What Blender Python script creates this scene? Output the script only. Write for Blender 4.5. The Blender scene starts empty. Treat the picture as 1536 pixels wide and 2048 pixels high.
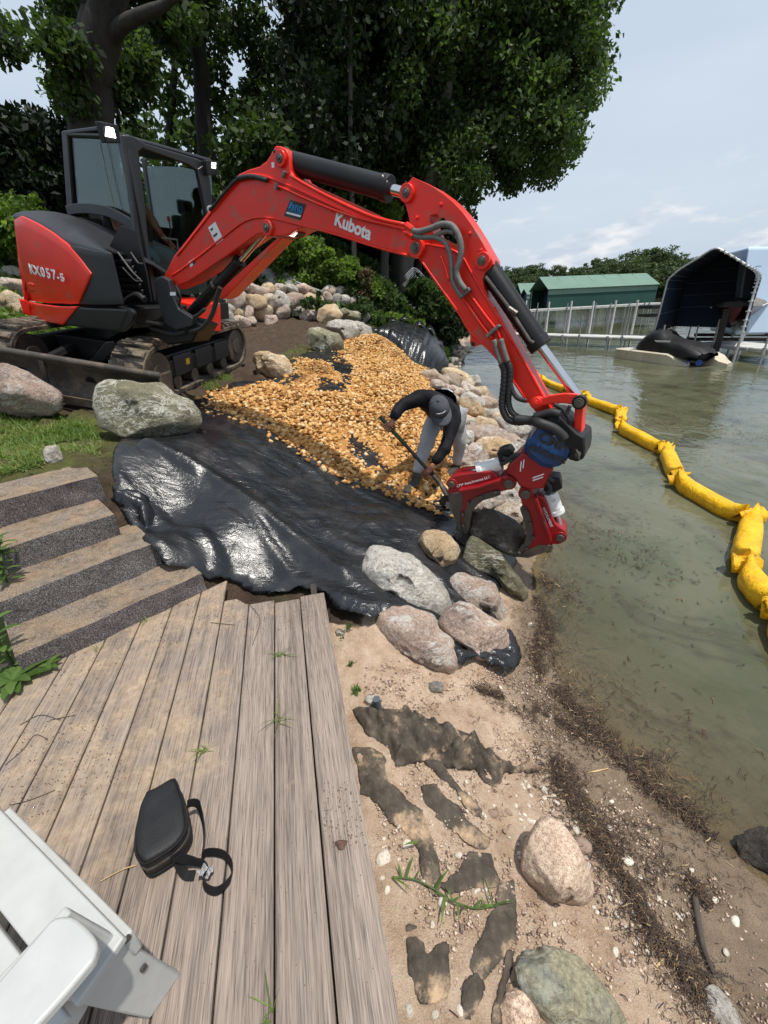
import bpy, bmesh, math, random
import numpy as np
from mathutils import Vector, Matrix, noise, geometry

# ------------------------------------------------------------------ camera, sky, sun, exposure
SC = bpy.context.scene
COL = SC.collection
random.seed(7)
RNG = np.random.default_rng(7)

FPX, CX, CY, CAMZ = 840.0, 768.0, 1024.0, 2.12      # focal length in photo pixels, principal point, eye height over the lake
PIT, ROL = math.atan(409 / 840.0), math.atan(.051)
cp, sp, cr, sr = math.cos(PIT), math.sin(PIT), math.cos(ROL), math.sin(ROL)
CAM = np.array([0, 0, CAMZ])

cd = bpy.data.cameras.new('camera')
cam = bpy.data.objects.new('camera', cd)
COL.objects.link(cam)
SC.camera = cam
cd.sensor_fit = 'VERTICAL'
cd.sensor_height = 24
cd.lens = 24 * FPX / 2048
cd.clip_start = .05
cd.clip_end = 3000
_r = Vector((cr, -sr * sp, -sr * cp)); _u = Vector((sr, cr * sp, cr * cp)); _b = Vector((0, -cp, sp))
cam.matrix_world = Matrix(((_r.x, _u.x, _b.x, 0), (_r.y, _u.y, _b.y, 0), (_r.z, _u.z, _b.z, CAMZ), (0, 0, 0, 1)))

SUN_EL, SUN_AZ = math.radians(72), math.radians(130)     # azimuth to the right of the view direction (+Y towards +X)
W = bpy.data.worlds.new('World'); SC.world = W; W.use_nodes = True
nt = W.node_tree; nt.nodes.clear()
def wn(t, **k):
    n = nt.nodes.new(t)
    for a, v in k.items(): setattr(n, a, v)
    return n
L = nt.links.new
out = wn('ShaderNodeOutputWorld')
sky = wn('ShaderNodeTexSky', sky_type='NISHITA', sun_disc=False, sun_elevation=SUN_EL, sun_rotation=SUN_AZ, air_density=1.6, dust_density=2.5, ozone_density=1.5)
b1 = wn('ShaderNodeBackground'); b1.inputs[1].default_value = .10
L(sky.outputs[0], b1.inputs[0])
tc = wn('ShaderNodeTexCoord'); sx = wn('ShaderNodeSeparateXYZ'); L(tc.outputs['Generated'], sx.inputs[0])
# thin high overcast: pale veil, brighter and bluer bands by soft noise
mp = wn('ShaderNodeMapping'); mp.inputs['Scale'].default_value = (1.2, 1.2, 4.5); L(tc.outputs['Generated'], mp.inputs[0])
nv = wn('ShaderNodeTexNoise'); nv.inputs['Scale'].default_value = 1.3; nv.inputs['Detail'].default_value = 6; nv.inputs['Roughness'].default_value = .5
L(mp.outputs[0], nv.inputs[0])
rv = wn('ShaderNodeValToRGB'); rv.color_ramp.elements[0].position = .32; rv.color_ramp.elements[1].position = .72
rv.color_ramp.elements[0].color = (.54, .65, .80, 1); rv.color_ramp.elements[1].color = (.68, .765, .875, 1)
L(nv.outputs[0], rv.inputs[0])
b2 = wn('ShaderNodeBackground'); b2.inputs[1].default_value = 1.04; L(rv.outputs[0], b2.inputs[0])
m1 = wn('ShaderNodeMixShader'); m1.inputs[0].default_value = .86
L(b1.outputs[0], m1.inputs[1]); L(b2.outputs[0], m1.inputs[2])
# low cumulus
mp2 = wn('ShaderNodeMapping'); mp2.inputs['Scale'].default_value = (3.2, 3.2, 9); mp2.inputs['Location'].default_value = (1.3, .4, 0); L(tc.outputs['Generated'], mp2.inputs[0])
nc = wn('ShaderNodeTexNoise'); nc.inputs['Scale'].default_value = 2.3; nc.inputs['Detail'].default_value = 9; nc.inputs['Roughness'].default_value = .56
L(mp2.outputs[0], nc.inputs[0])
rc = wn('ShaderNodeValToRGB'); rc.color_ramp.elements[0].position = .52; rc.color_ramp.elements[1].position = .66; L(nc.outputs[0], rc.inputs[0])
rz = wn('ShaderNodeValToRGB'); e = rz.color_ramp.elements
e[0].position = 0.0; e[0].color = (.35,) * 3 + (1,); e[1].position = .05; e[1].color = (1, 1, 1, 1)
k = e.new(.12); k.color = (.85,) * 3 + (1,); k = e.new(.21); k.color = (0, 0, 0, 1)
L(sx.outputs[2], rz.inputs[0])
mu = wn('ShaderNodeMath', operation='MULTIPLY'); L(rc.outputs[0], mu.inputs[0]); L(rz.outputs[0], mu.inputs[1])
nb = wn('ShaderNodeTexNoise'); nb.inputs['Scale'].default_value = 6; nb.inputs['Detail'].default_value = 6; L(mp2.outputs[0], nb.inputs[0])
rb = wn('ShaderNodeValToRGB'); rb.color_ramp.elements[0].position = .38; rb.color_ramp.elements[1].position = .6
rb.color_ramp.elements[0].color = (.60, .68, .80, 1); rb.color_ramp.elements[1].color = (.95, .96, .98, 1); L(nb.outputs[0], rb.inputs[0])
b3 = wn('ShaderNodeBackground'); b3.inputs[1].default_value = .95; L(rb.outputs[0], b3.inputs[0])
m2 = wn('ShaderNodeMixShader'); L(mu.outputs[0], m2.inputs[0]); L(m1.outputs[0], m2.inputs[1]); L(b3.outputs[0], m2.inputs[2])
L(m2.outputs[0], out.inputs[0])

sl = bpy.data.lights.new('sun', 'SUN'); sl.energy = 4.3; sl.angle = math.radians(1.0); sl.color = (1, .955, .88)
sun = bpy.data.objects.new('sun', sl); COL.objects.link(sun)
sd = Vector((math.sin(SUN_AZ) * math.cos(SUN_EL), math.cos(SUN_AZ) * math.cos(SUN_EL), math.sin(SUN_EL)))
sun.rotation_euler = sd.to_track_quat('Z', 'Y').to_euler()
sun.location = (8, 3, 14)

vs = SC.view_settings
vs.view_transform = 'Standard'; vs.look = 'None'; vs.gamma = 1; vs.exposure = 0; vs.use_curve_mapping = False
SC.cycles.max_bounces = 8; SC.cycles.transparent_max_bounces = 16; SC.cycles.transmission_bounces = 4
SC.cycles.diffuse_bounces = 3; SC.cycles.glossy_bounces = 3; SC.cycles.use_denoising = True
SC.cycles.sample_clamp_indirect = 6; SC.cycles.caustics_reflective = False; SC.cycles.caustics_refractive = False

# ------------------------------------------------------------------ where a photo pixel points
def ray(x, y):
    u, v = (x - CX) / FPX, (CY - y) / FPX
    a, b = u * cr + v * sr, -u * sr + v * cr
    return np.array([a, cp + b * sp, -sp + b * cp])
def at_z(x, y, z):
    d = ray(x, y); return CAM + d * ((z - CAMZ) / d[2])
def at_y(x, y, Y):
    d = ray(x, y); return CAM + d * (Y / d[1])
def at_plane(x, y, P0, n):
    d = ray(x, y); return CAM + d * (np.dot(np.asarray(P0) - CAM, n) / np.dot(d, n))
IR = np.array([cr, -sr * sp, -sr * cp]); IU = np.array([sr, cr * sp, cr * cp]); IF = np.array([0, cp, -sp])
def depth_of(P): return float(np.dot(np.asarray(P) - CAM, IF))

# ------------------------------------------------------------------ materials
MATS = {}
def hexc(r, g, b): return tuple(((c / 255) / 12.92 if c / 255 <= .04045 else ((c / 255 + .055) / 1.055) ** 2.4) for c in (r, g, b))
class NT:
    def __init__(s, m): s.m = m; m.use_nodes = True; s.t = m.node_tree; s.t.nodes.clear()
    def n(s, t, ins=None, **k):
        q = s.t.nodes.new(t)
        for a, v in k.items(): setattr(q, a, v)
        for a, v in (ins or {}).items():
            if hasattr(v, 'is_output') or isinstance(v, bpy.types.NodeSocket): s.t.links.new(v, q.inputs[a])
            else: q.inputs[a].default_value = v
        return q
    def ramp(s, fac, stops):
        q = s.n('ShaderNodeValToRGB', {0: fac}); e = q.color_ramp.elements
        while len(e) < len(stops): e.new(.5)
        for i, (p, c) in enumerate(stops):
            e[i].position = p; c = (c,) * 3 if isinstance(c, (int, float)) else c; e[i].color = tuple(c[:3]) + (1,)
        return q.outputs[0]
    def noise(s, co, scale, detail=5, rough=.55, dist=0):
        return s.n('ShaderNodeTexNoise', {'Vector': co, 'Scale': scale, 'Detail': detail, 'Roughness': rough, 'Distortion': dist}).outputs[0]
    def mix(s, fac, a, b, mode='MIX'):
        q = s.n('ShaderNodeMix', data_type='RGBA', blend_type=mode)
        for i, v in ((0, fac), (6, a), (7, b)):
            if isinstance(v, bpy.types.NodeSocket): s.t.links.new(v, q.inputs[i])
            elif i == 0: q.inputs[0].default_value = v
            else: q.inputs[i].default_value = tuple(v[:3]) + (1,)
        return q.outputs[2]
    def math(s, op, a, b=0.0, clamp=False):
        q = s.n('ShaderNodeMath', operation=op, use_clamp=clamp)
        for i, v in ((0, a), (1, b)):
            if isinstance(v, bpy.types.NodeSocket): s.t.links.new(v, q.inputs[i])
            else: q.inputs[i].default_value = v
        return q.outputs[0]
    def co(s, which='Object', scale=None, rnd=True):
        o = s.n('ShaderNodeTexCoord').outputs[which]
        if rnd:
            r = s.n('ShaderNodeObjectInfo').outputs['Random']
            c = s.n('ShaderNodeCombineXYZ', {0: s.math('MULTIPLY', r, 37.), 1: s.math('MULTIPLY', r, 71.), 2: s.math('MULTIPLY', r, 13.)}).outputs[0]
            o = s.n('ShaderNodeVectorMath', {0: o, 1: c}, operation='ADD').outputs[0]
        if scale: o = s.n('ShaderNodeMapping', {0: o, 'Scale': scale}).outputs[0]
        return o
    def rand(s): return s.n('ShaderNodeObjectInfo').outputs['Random']
    def bsdf(s, base, rough=.7, bump=None, bd=.01, metal=0, spec=.5, **kw):
        q = s.n('ShaderNodeBsdfPrincipled')
        for k, v in dict({'Base Color': base, 'Roughness': rough, 'Metallic': metal, 'Specular IOR Level': spec}, **kw).items():
            if isinstance(v, bpy.types.NodeSocket): s.t.links.new(v, q.inputs[k])
            elif k in ('Base Color', 'Emission Color'): q.inputs[k].default_value = tuple(v[:3]) + (1,)
            else: q.inputs[k].default_value = v
        if bump is not None:
            b = s.n('ShaderNodeBump', {'Height': bump, 'Distance': bd, 'Strength': 1.0}); s.t.links.new(b.outputs[0], q.inputs['Normal'])
        o = s.n('ShaderNodeOutputMaterial'); s.t.links.new(q.outputs[0], o.inputs[0]); s.p = q; s.o = o
        return q
def mat(name, c1, c2=None, scale=4, rough=.7, bump=.0, bscale=40, metal=0, spec=.5, c3=None, stretch=None, var=.0, rr=.1, dirt=None, dscale=3, damt=.55):
    """General procedural surface: 2-3 colours by noise, roughness that varies, fine relief, optional dirt patches, optional per-object tint."""
    m = bpy.data.materials.new(name); N = NT(m)
    co = N.co(scale=stretch)
    f = N.noise(co, scale, 7, .6)
    c2 = c2 or tuple(x * .8 for x in c1)
    st = [(.34, c1), (.66, c2)] if c3 is None else [(.3, c1), (.5, c2), (.7, c3)]
    col = N.ramp(f, st)
    if dirt:
        d = N.ramp(N.noise(N.co(), dscale, 9, .68), [(damt, 0.), (damt + .14, 1.)])
        col = N.mix(d, col, dirt)
    if var:
        v = N.math('ADD', N.math('MULTIPLY', N.rand(), 2 * var), 1 - var)
        vv = N.n('ShaderNodeCombineXYZ', {0: v, 1: v, 2: v}).outputs[0]
        col = N.mix(1., col, vv, 'MULTIPLY')
    rg = N.math('ADD', N.math('MULTIPLY', N.noise(co, scale * 2.3, 4), rr * 2), rough - rr)
    N.bsdf(col, rg, N.noise(co, bscale, 6, .65) if bump else None, bump, metal, spec)
    MATS[name] = m
    return m

RED = hexc(234, 44, 24)
m_red = mat('red_paint', RED, tuple(x * .86 for x in RED), 3, .34, .0008, 120, spec=.5, dirt=(.28, .12, .075), dscale=6, damt=.56)
m_redg = mat('dark_red_paint', hexc(158, 14, 22), hexc(120, 9, 16), 4, .36, .001, 90, dirt=(.07, .05, .045), dscale=6, damt=.60)
m_plastic = mat('charcoal_panel', hexc(42, 43, 47), hexc(35, 36, 40), 3, .5, .001, 200, spec=.4, dirt=(.12, .115, .11), dscale=4, damt=.66)
m_black = mat('black_paint', (.008, .008, .009), (.014, .014, .015), 5, .45, .001, 90, spec=.3, dirt=(.05, .045, .04), dscale=5, damt=.62)
m_frame = mat('cab_frame_paint', (.014, .015, .018), (.020, .021, .024), 3, .40, .0006, 120, dirt=(.07, .068, .065), dscale=5, damt=.64)
m_rubber = mat('track_rubber', (.04, .037, .034), (.075, .064, .054), 4, .88, .006, 50, spec=.15, dirt=(.20, .16, .12), dscale=4, damt=.42)
m_steel = mat('worn_steel', (.10, .085, .07), (.055, .047, .042), 3, .55, .003, 60, metal=.35, dirt=(.16, .12, .085), dscale=5, damt=.5)
m_chrome = mat('chrome_rod', (.75, .75, .75), (.6, .6, .6), 3, .12, metal=1., rr=.04)
m_pin = mat('steel_pin', (.16, .14, .12), (.07, .065, .06), 14, .45, .002, 90, metal=.6)
m_hose = mat('black_hose', (.018, .018, .018), (.03, .03, .03), 20, .5, .002, 150, spec=.35)
m_hoseg = mat('grey_hose_sleeve', (.17, .165, .15), (.11, .105, .1), 30, .55, .003, 200)
m_white = mat('white_sleeve', (.78, .78, .76), (.62, .62, .6), 4, .4, .002, 30, dirt=(.2, .18, .15), dscale=7, damt=.6)
m_blue = mat('blue_paint', hexc(16, 72, 128), hexc(9, 48, 92), 6, .38, .002, 60, dirt=(.03, .03, .035), dscale=9, damt=.54)
m_decalw = mat('white_print', (.82, .82, .82), (.76, .76, .76), 8, .4)
m_decalk = mat('black_print', (.012, .012, .014), (.018, .018, .02), 8, .4)
m_decalb = mat('blue_print', hexc(30, 140, 200), hexc(24, 120, 180), 8, .4)
m_yellow = mat('yellow_print', hexc(220, 180, 30), None, 8, .45)
m_seat = mat('seat_vinyl', (.03, .03, .032), (.05, .05, .05), 5, .6)
m_alu = mat('aluminium_post', (.5, .5, .5), (.36, .36, .36), 6, .42, .001, 60, metal=.75)
m_dockdeck = mat('dock_decking', hexc(205, 205, 200), hexc(176, 174, 168), 2, .6, .003, 40)
m_wood_dark = mat('dark_timber', (.06, .05, .042), (.035, .03, .027), 3, .85, .006, 30)
m_green_cv = mat('green_canvas', hexc(48, 82, 74), hexc(42, 74, 67), .6, .75, .004, 8, spec=.25)
m_green_cv2 = mat('pale_green_canvas', hexc(108, 134, 120), hexc(100, 126, 113), .6, .7, .004, 8, spec=.25)
m_navy_cv = mat('navy_canvas', hexc(56, 66, 88), hexc(48, 57, 78), .7, .8, .003, 8, spec=.2)
m_pale_cv = mat('pale_blue_canvas', hexc(190, 208, 228), hexc(180, 198, 220), .5, .6, .003, 6)
m_gelcoat = mat('cream_plastic', hexc(214, 206, 184), hexc(190, 180, 156), 2, .4, .002, 30, dirt=(.22, .2, .14), dscale=3, damt=.6)
m_cover = mat('black_boat_cover', (.012, .012, .013), (.022, .022, .024), 4, .5, .004, 20, spec=.35)
m_maroon = mat('maroon_hull', hexc(110, 16, 26), hexc(90, 12, 20), 2, .25)
m_greycv = mat('grey_boat_cover', hexc(122, 120, 112), hexc(96, 94, 88), 3, .8, .01, 8)
m_bootblue = mat('blue_tape', hexc(40, 84, 170), None, 6, .5)
m_chair = mat('white_poly_lumber', (.47, .475, .46), (.42, .425, .41), 12, .45, .0006, 60, spec=.35, dirt=(.36, .36, .34), dscale=55, damt=.66)
m_bag = mat('black_nylon', (.010, .010, .011), (.015, .015, .016), 12, .5, .0015, 300, spec=.4)
m_strap = mat('black_webbing', (.009, .009, .010), (.015, .015, .016), 40, .72, .001, 500, spec=.25)
m_skin = mat('skin', hexc(150, 98, 74), hexc(128, 78, 58), 12, .5, .001, 80)
m_shirt = mat('black_shirt', (.007, .007, .009), (.012, .012, .015), 5, .7, .006, 22, spec=.15)
m_pants = mat('grey_sweatpants', hexc(176, 176, 178), hexc(150, 150, 154), 5, .9, .008, 20, spec=.15, dirt=hexc(110, 104, 98), dscale=5, damt=.66)
m_cap = mat('grey_cap', hexc(84, 86, 92), hexc(66, 68, 74), 10, .85, .001, 200, spec=.2)
m_boot = mat('dark_boot', (.03, .028, .025), (.06, .055, .045), 9, .75, .004, 60)
m_green = mat('green_handle', hexc(40, 72, 34), hexc(28, 44, 24), 10, .5)
m_shaft = mat('dark_shaft', (.02, .018, .016), (.035, .03, .026), 20, .45)
m_vest = mat('beige_shirt', hexc(150, 128, 100), hexc(120, 100, 80), 8, .85)
m_jean = mat('teal_jeans', hexc(70, 108, 118), hexc(52, 84, 96), 7, .85, .004, 30)
m_redcap = mat('red_cloth', hexc(140, 30, 34), hexc(100, 20, 24), 6, .85)
m_hair = mat('dark_hair', (.012, .009, .007), (.02, .015, .012), 20, .6)
m_pvc = mat('pipe_plastic', hexc(92, 98, 104), hexc(70, 76, 82), 8, .5)

def rock_mat(name, cols, vein=(.62, .60, .55), vamt=.6, speck=None, moss=None, bump=.055, wet=None):
    m = bpy.data.materials.new(name); N = NT(m)
    co = N.co()
    a = N.noise(co, 2.6, 8, .62, .4)
    col = N.ramp(a, [(.30, cols[0]), (.5, cols[1]), (.68, cols[2])])
    fine = N.noise(co, 70, 5, .7)
    col = N.mix(.8, col, N.ramp(fine, [(.3, .22), (.7, .95)]), 'OVERLAY')
    col = N.mix(N.ramp(N.noise(co, 11, 9, .75), [(.56, 0.), (.66, .55)]), col, tuple(x * .35 for x in cols[2]))
    if speck: 
        v = N.n('ShaderNodeTexVoronoi', {'Vector': co, 'Scale': 190}).outputs['Distance']
        col = N.mix(N.ramp(v, [(.22, .75), (.36, 0.)]), col, speck)
    if vein:   # scratched, scuffed and lichen-pale patches
        w = N.noise(N.co(scale=(1, 1.6, 2.6)), 4.2, 10, .72, 1.6)
        d = N.math('ABSOLUTE', N.math('SUBTRACT', w, .5))
        vm = N.math('MULTIPLY', N.ramp(d, [(.012, 1.), (.035, 0.)]), N.ramp(N.noise(co, 3.2, 3), [(.45, 0.), (.58, 1.)]))
        pm = N.ramp(N.noise(co, 7, 9, .75), [(vamt, 0.), (vamt + .05, .9)])
        col = N.mix(N.math('MAXIMUM', vm, pm), col, vein)
    if moss: col = N.mix(N.ramp(N.noise(co, 3.7, 6, .7), [(.48, 0.), (.62, .85)]), col, moss)
    v = N.math('ADD', N.math('MULTIPLY', N.rand(), .36), .82)
    col = N.mix(1., col, N.n('ShaderNodeCombineXYZ', {0: v, 1: v, 2: v}).outputs[0], 'MULTIPLY')
    h = N.math('ADD', N.math('MULTIPLY', N.noise(co, 7, 10, .74), 1.), N.math('MULTIPLY', N.noise(co, 60, 5, .7), .2))
    N.bsdf(col, .45 if wet else .82, h, bump, 0, .5 if wet else .3)
    return m
g1, g2, g3 = hexc(128, 116, 106), hexc(154, 140, 128), hexc(112, 104, 98)
r_grey = rock_mat('grey_fieldstone', (hexc(142, 136, 128), hexc(170, 163, 152), hexc(122, 117, 113)), vamt=.60)
r_pink = rock_mat('pink_grey_granite', (hexc(154, 130, 118), hexc(176, 154, 138), hexc(128, 110, 102)), vamt=.58)
r_tan = rock_mat('tan_fieldstone', (hexc(160, 134, 100), hexc(178, 154, 122), hexc(128, 108, 84)), vein=(.66, .6, .48), vamt=.62)
r_green = rock_mat('olive_fieldstone', (hexc(104, 102, 82), hexc(126, 122, 100), hexc(84, 82, 70)), vein=(.66, .64, .56), vamt=.62)
r_dark = rock_mat('dark_wet_stone', (hexc(58, 52, 46), hexc(76, 68, 60), hexc(40, 36, 33)), vein=(.3, .28, .25), vamt=.70, wet=True)
r_moss = rock_mat('mossy_dark_stone', (hexc(88, 84, 66), hexc(128, 122, 98), hexc(66, 62, 50)), vein=(.6, .58, .48), vamt=.66, moss=hexc(74, 74, 44))
r_salmon = rock_mat('salmon_granite', (hexc(180, 154, 134), hexc(198, 172, 150), hexc(152, 128, 112)), vein=None, speck=hexc(100, 76, 66), bump=.02)
r_teal = rock_mat('blue_green_stone', (hexc(116, 124, 118), hexc(156, 148, 122), hexc(86, 98, 100)), vein=(.5, .52, .46), vamt=.66, bump=.04)
r_mix = rock_mat('riprap_stone', (hexc(146, 126, 112), hexc(170, 152, 134), hexc(118, 106, 98)), vamt=.60)
r_peb = rock_mat('pale_pebble', (hexc(176, 164, 148), hexc(200, 190, 176), hexc(150, 136, 122)), vein=None, bump=.002)
r_pebd = rock_mat('dull_pebble', (hexc(134, 118, 108), hexc(156, 130, 112), hexc(104, 102, 104)), vein=None, bump=.002)
r_white = rock_mat('whitish_stone', (hexc(170, 162, 148), hexc(190, 182, 168), hexc(140, 132, 118)), vamt=.64)
# ------------------------------------------------------------------ mesh helpers (all coordinates are world metres)
BASE = {}
A_ = np.asarray
def nrm(v): v = A_(v, float); return v / (np.linalg.norm(v) + 1e-12)
def tag(o, label=None, cat=None, group=None, kind=None):
    for k, v in (('label', label), ('category', cat), ('group', group), ('kind', kind)):
        if v: o[k] = v
    return o
def empty(name, loc, label=None, cat=None, group=None):
    o = bpy.data.objects.new(name, None); COL.objects.link(o)
    o.location = [float(c) for c in loc]; o.empty_display_size = .2
    BASE[o.name] = A_(loc, float)
    return tag(o, label, cat, group)
def link(name, me, parent=None, base=None):
    o = bpy.data.objects.new(name, me); COL.objects.link(o)
    if parent is not None: o.parent = parent; BASE[o.name] = BASE[parent.name]
    else: o.location = [float(c) for c in base]; BASE[o.name] = A_(base, float)
    return o
def mesh(name, V, F, m, parent=None, smooth=None, base=None, bev=0, mats=None, idx=None, segs=2):
    V = A_(V, float).reshape(-1, 3)
    if parent is not None: b = BASE[parent.name]
    elif base is not None: b = A_(base, float)
    else: b = np.array([V[:, 0].mean(), V[:, 1].mean(), V[:, 2].min()])
    me = bpy.data.meshes.new(name)
    if isinstance(F, np.ndarray):
        k = F.shape[1]; n = len(F)
        me.vertices.add(len(V)); me.vertices.foreach_set('co', (V - b).astype(np.float32).ravel())
        me.loops.add(n * k); me.loops.foreach_set('vertex_index', F.astype(np.int32).ravel())
        me.polygons.add(n); me.polygons.foreach_set('loop_start', np.arange(0, n * k, k, dtype=np.int32))
        me.update(calc_edges=True); me.validate()
    else:
        me.from_pydata((V - b).tolist(), [], [list(map(int, f)) for f in F])
    for q in (mats or [m]): me.materials.append(q)
    if idx is not None: me.polygons.foreach_set('material_index', A_(idx, np.int32))
    if smooth is not None:
        me.polygons.foreach_set('use_smooth', np.ones(len(me.polygons), bool))
        if smooth < 170: me.set_sharp_from_angle(angle=math.radians(smooth))
    o = link(name, me, parent, b)
    if bev:
        mo = o.modifiers.new('bevel', 'BEVEL'); mo.width = bev; mo.segments = segs; mo.limit_method = 'ANGLE'; mo.angle_limit = math.radians(35)
    return o
def catmull(P, k=6):
    P = A_(P, float)
    if len(P) < 3 or k < 2: return P
    Q = np.vstack([2 * P[0] - P[1], P, 2 * P[-1] - P[-2]]); o = []
    for i in range(1, len(Q) - 2):
        for t in np.arange(k) / k:
            a, b, c, d = Q[i - 1:i + 3]
            o.append(.5 * ((2 * b) + (c - a) * t + (2 * a - 5 * b + 4 * c - d) * t * t + (3 * b - a - 3 * c + d) * t ** 3))
    o.append(P[-1]); return A_(o)
class MB:
    def __init__(s): s.V = []; s.F = []; s.I = []
    def add(s, V, F, i=0):
        o = len(s.V); s.V += [tuple(map(float, v)) for v in V]; s.F += [tuple(int(a) + o for a in f) for f in F]; s.I += [i] * len(F); return s
    def prism(s, P, e, i=0):
        P = A_(P, float); n = len(P); e = A_(e, float)
        N = np.zeros(3)
        for k in range(n): N += np.cross(P[k] - P[0], P[(k + 1) % n] - P[0])
        if np.dot(N, e) > 0: P = P[::-1]
        return s.add(list(P) + list(P + e), [tuple(range(n)), tuple(range(2 * n - 1, n - 1, -1))] + [((k + 1) % n, k, n + k, n + (k + 1) % n) for k in range(n)], i)
    def box(s, c, ax, ay, az, i=0):
        c, ax, ay, az = map(lambda v: A_(v, float), (c, ax, ay, az))
        if np.dot(np.cross(ax, ay), az) < 0: ax = -ax
        V = [c + a * ax + b * ay + d * az for a in (-1, 1) for b in (-1, 1) for d in (-1, 1)]
        return s.add(V, [(0, 1, 3, 2), (4, 6, 7, 5), (0, 4, 5, 1), (2, 3, 7, 6), (0, 2, 6, 4), (1, 5, 7, 3)], i)
    def boxy(s, x0, x1, y0, y1, z0, z1, fr, i=0):
        o, f, l, u = fr
        return s.box(o + f * (x0 + x1) / 2 + l * (y0 + y1) / 2 + u * (z0 + z1) / 2, f * abs(x1 - x0) / 2, l * abs(y1 - y0) / 2, u * abs(z1 - z0) / 2, i)
    def tube(s, P, r, n=10, i=0, caps=True, flat=None):
        P = A_(P, float); m = len(P); r = np.full(m, r, float) if np.isscalar(r) else A_(r, float)
        T = np.gradient(P, axis=0) if m > 2 else np.array([P[1] - P[0]] * 2)
        T /= np.linalg.norm(T, axis=1)[:, None] + 1e-12
        a = A_([0, 0, 1.]) if abs(T[0][2]) < .9 else A_([1., 0, 0])
        if flat is not None: a = A_(flat, float)
        x = nrm(np.cross(a, T[0])); V = []
        for k in range(m):
            x = nrm(x - T[k] * np.dot(x, T[k])); y = np.cross(T[k], x)
            for j in range(n):
                t = 2 * math.pi * j / n; V.append(P[k] + r[k] * (x * math.cos(t) + y * math.sin(t)))
        F = [(k * n + j, k * n + (j + 1) % n, (k + 1) * n + (j + 1) % n, (k + 1) * n + j) for k in range(m - 1) for j in range(n)]
        if caps: F += [tuple(range(n - 1, -1, -1)), tuple((m - 1) * n + j for j in range(n))]
        return s.add(V, F, i)
    def cyl(s, a, b, r, n=16, i=0, r2=None): return s.tube([a, b], [r, r if r2 is None else r2], n, i)
    def ribbon(s, P, side, w, th, i=0):
        P = A_(P, float); m = len(P); S = A_(side, float)
        if S.ndim == 1: S = np.tile(S, (m, 1))
        T = np.gradient(P, axis=0); V = []
        for k in range(m):
            sd_ = nrm(S[k] - nrm(T[k]) * np.dot(S[k], nrm(T[k]))) * w / 2; n_ = nrm(np.cross(T[k], sd_)) * th / 2
            V += [P[k] - sd_ - n_, P[k] + sd_ - n_, P[k] + sd_ + n_, P[k] - sd_ + n_]
        F = [(4 * k + j, 4 * k + (j + 1) % 4, 4 * k + 4 + (j + 1) % 4, 4 * k + 4 + j) for k in range(m - 1) for j in range(4)]
        F += [(3, 2, 1, 0), tuple(4 * (m - 1) + j for j in range(4))]
        return s.add(V, F, i)
    def grid(s, G, i=0, close=False):
        G = A_(G, float); a, b = G.shape[:2]
        return s.add(G.reshape(-1, 3), [(p * b + q, p * b + q + 1, (p + 1) * b + q + 1, (p + 1) * b + q) for p in range(a - 1) for q in range(b - 1)], i)
    def sphere(s, c, r, n=8, i=0, sc=(1, 1, 1), R=np.eye(3)):
        V = []; F = []; m = 2 * n
        for p in range(n + 1):
            for q in range(m):
                t, f = math.pi * p / n, 2 * math.pi * q / m
                V.append(A_(c) + R @ (A_(sc) * r * A_([math.sin(t) * math.cos(f), math.sin(t) * math.sin(f), math.cos(t)])))
        for p in range(n):
            for q in range(m): F.append((p * m + q, (p + 1) * m + q, (p + 1) * m + (q + 1) % m, p * m + (q + 1) % m))
        return s.add(V, F, i)
    def build(s, name, m, parent=None, smooth=40, bev=0, base=None, mats=None, segs=2):
        return mesh(name, s.V, s.F, m, parent, smooth, base, bev, mats, s.I if mats else None, segs)
def px_plane(pts, P0, n): return [at_plane(x, y, P0, n) for x, y in pts]
def text(name, body, m, parent, o, ux, uy, size, ext=.001, align='CENTER', bold=0.0, sx=1.0):
    """Printed lettering: a flat font object lying on a surface, origin o, reading along ux with up uy."""
    cu = bpy.data.curves.new(name, 'FONT'); cu.body = body; cu.size = size; cu.extrude = ext; cu.align_x = align; cu.align_y = 'CENTER'; cu.offset = bold; cu.resolution_u = 3
    cu.materials.append(m)
    ob = bpy.data.objects.new(name, cu); COL.objects.link(ob)
    ux, uy = nrm(ux), A_(uy, float); uy = nrm(uy - ux * np.dot(ux, uy)); un = np.cross(ux, uy)
    b = BASE[parent.name]; p = A_(o, float) - b
    M = Matrix.Identity(4)
    for r in range(3):
        M[r][0], M[r][1], M[r][2], M[r][3] = ux[r] * sx, uy[r], un[r], p[r]
    ob.parent = parent; ob.matrix_local = M
    return ob

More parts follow.
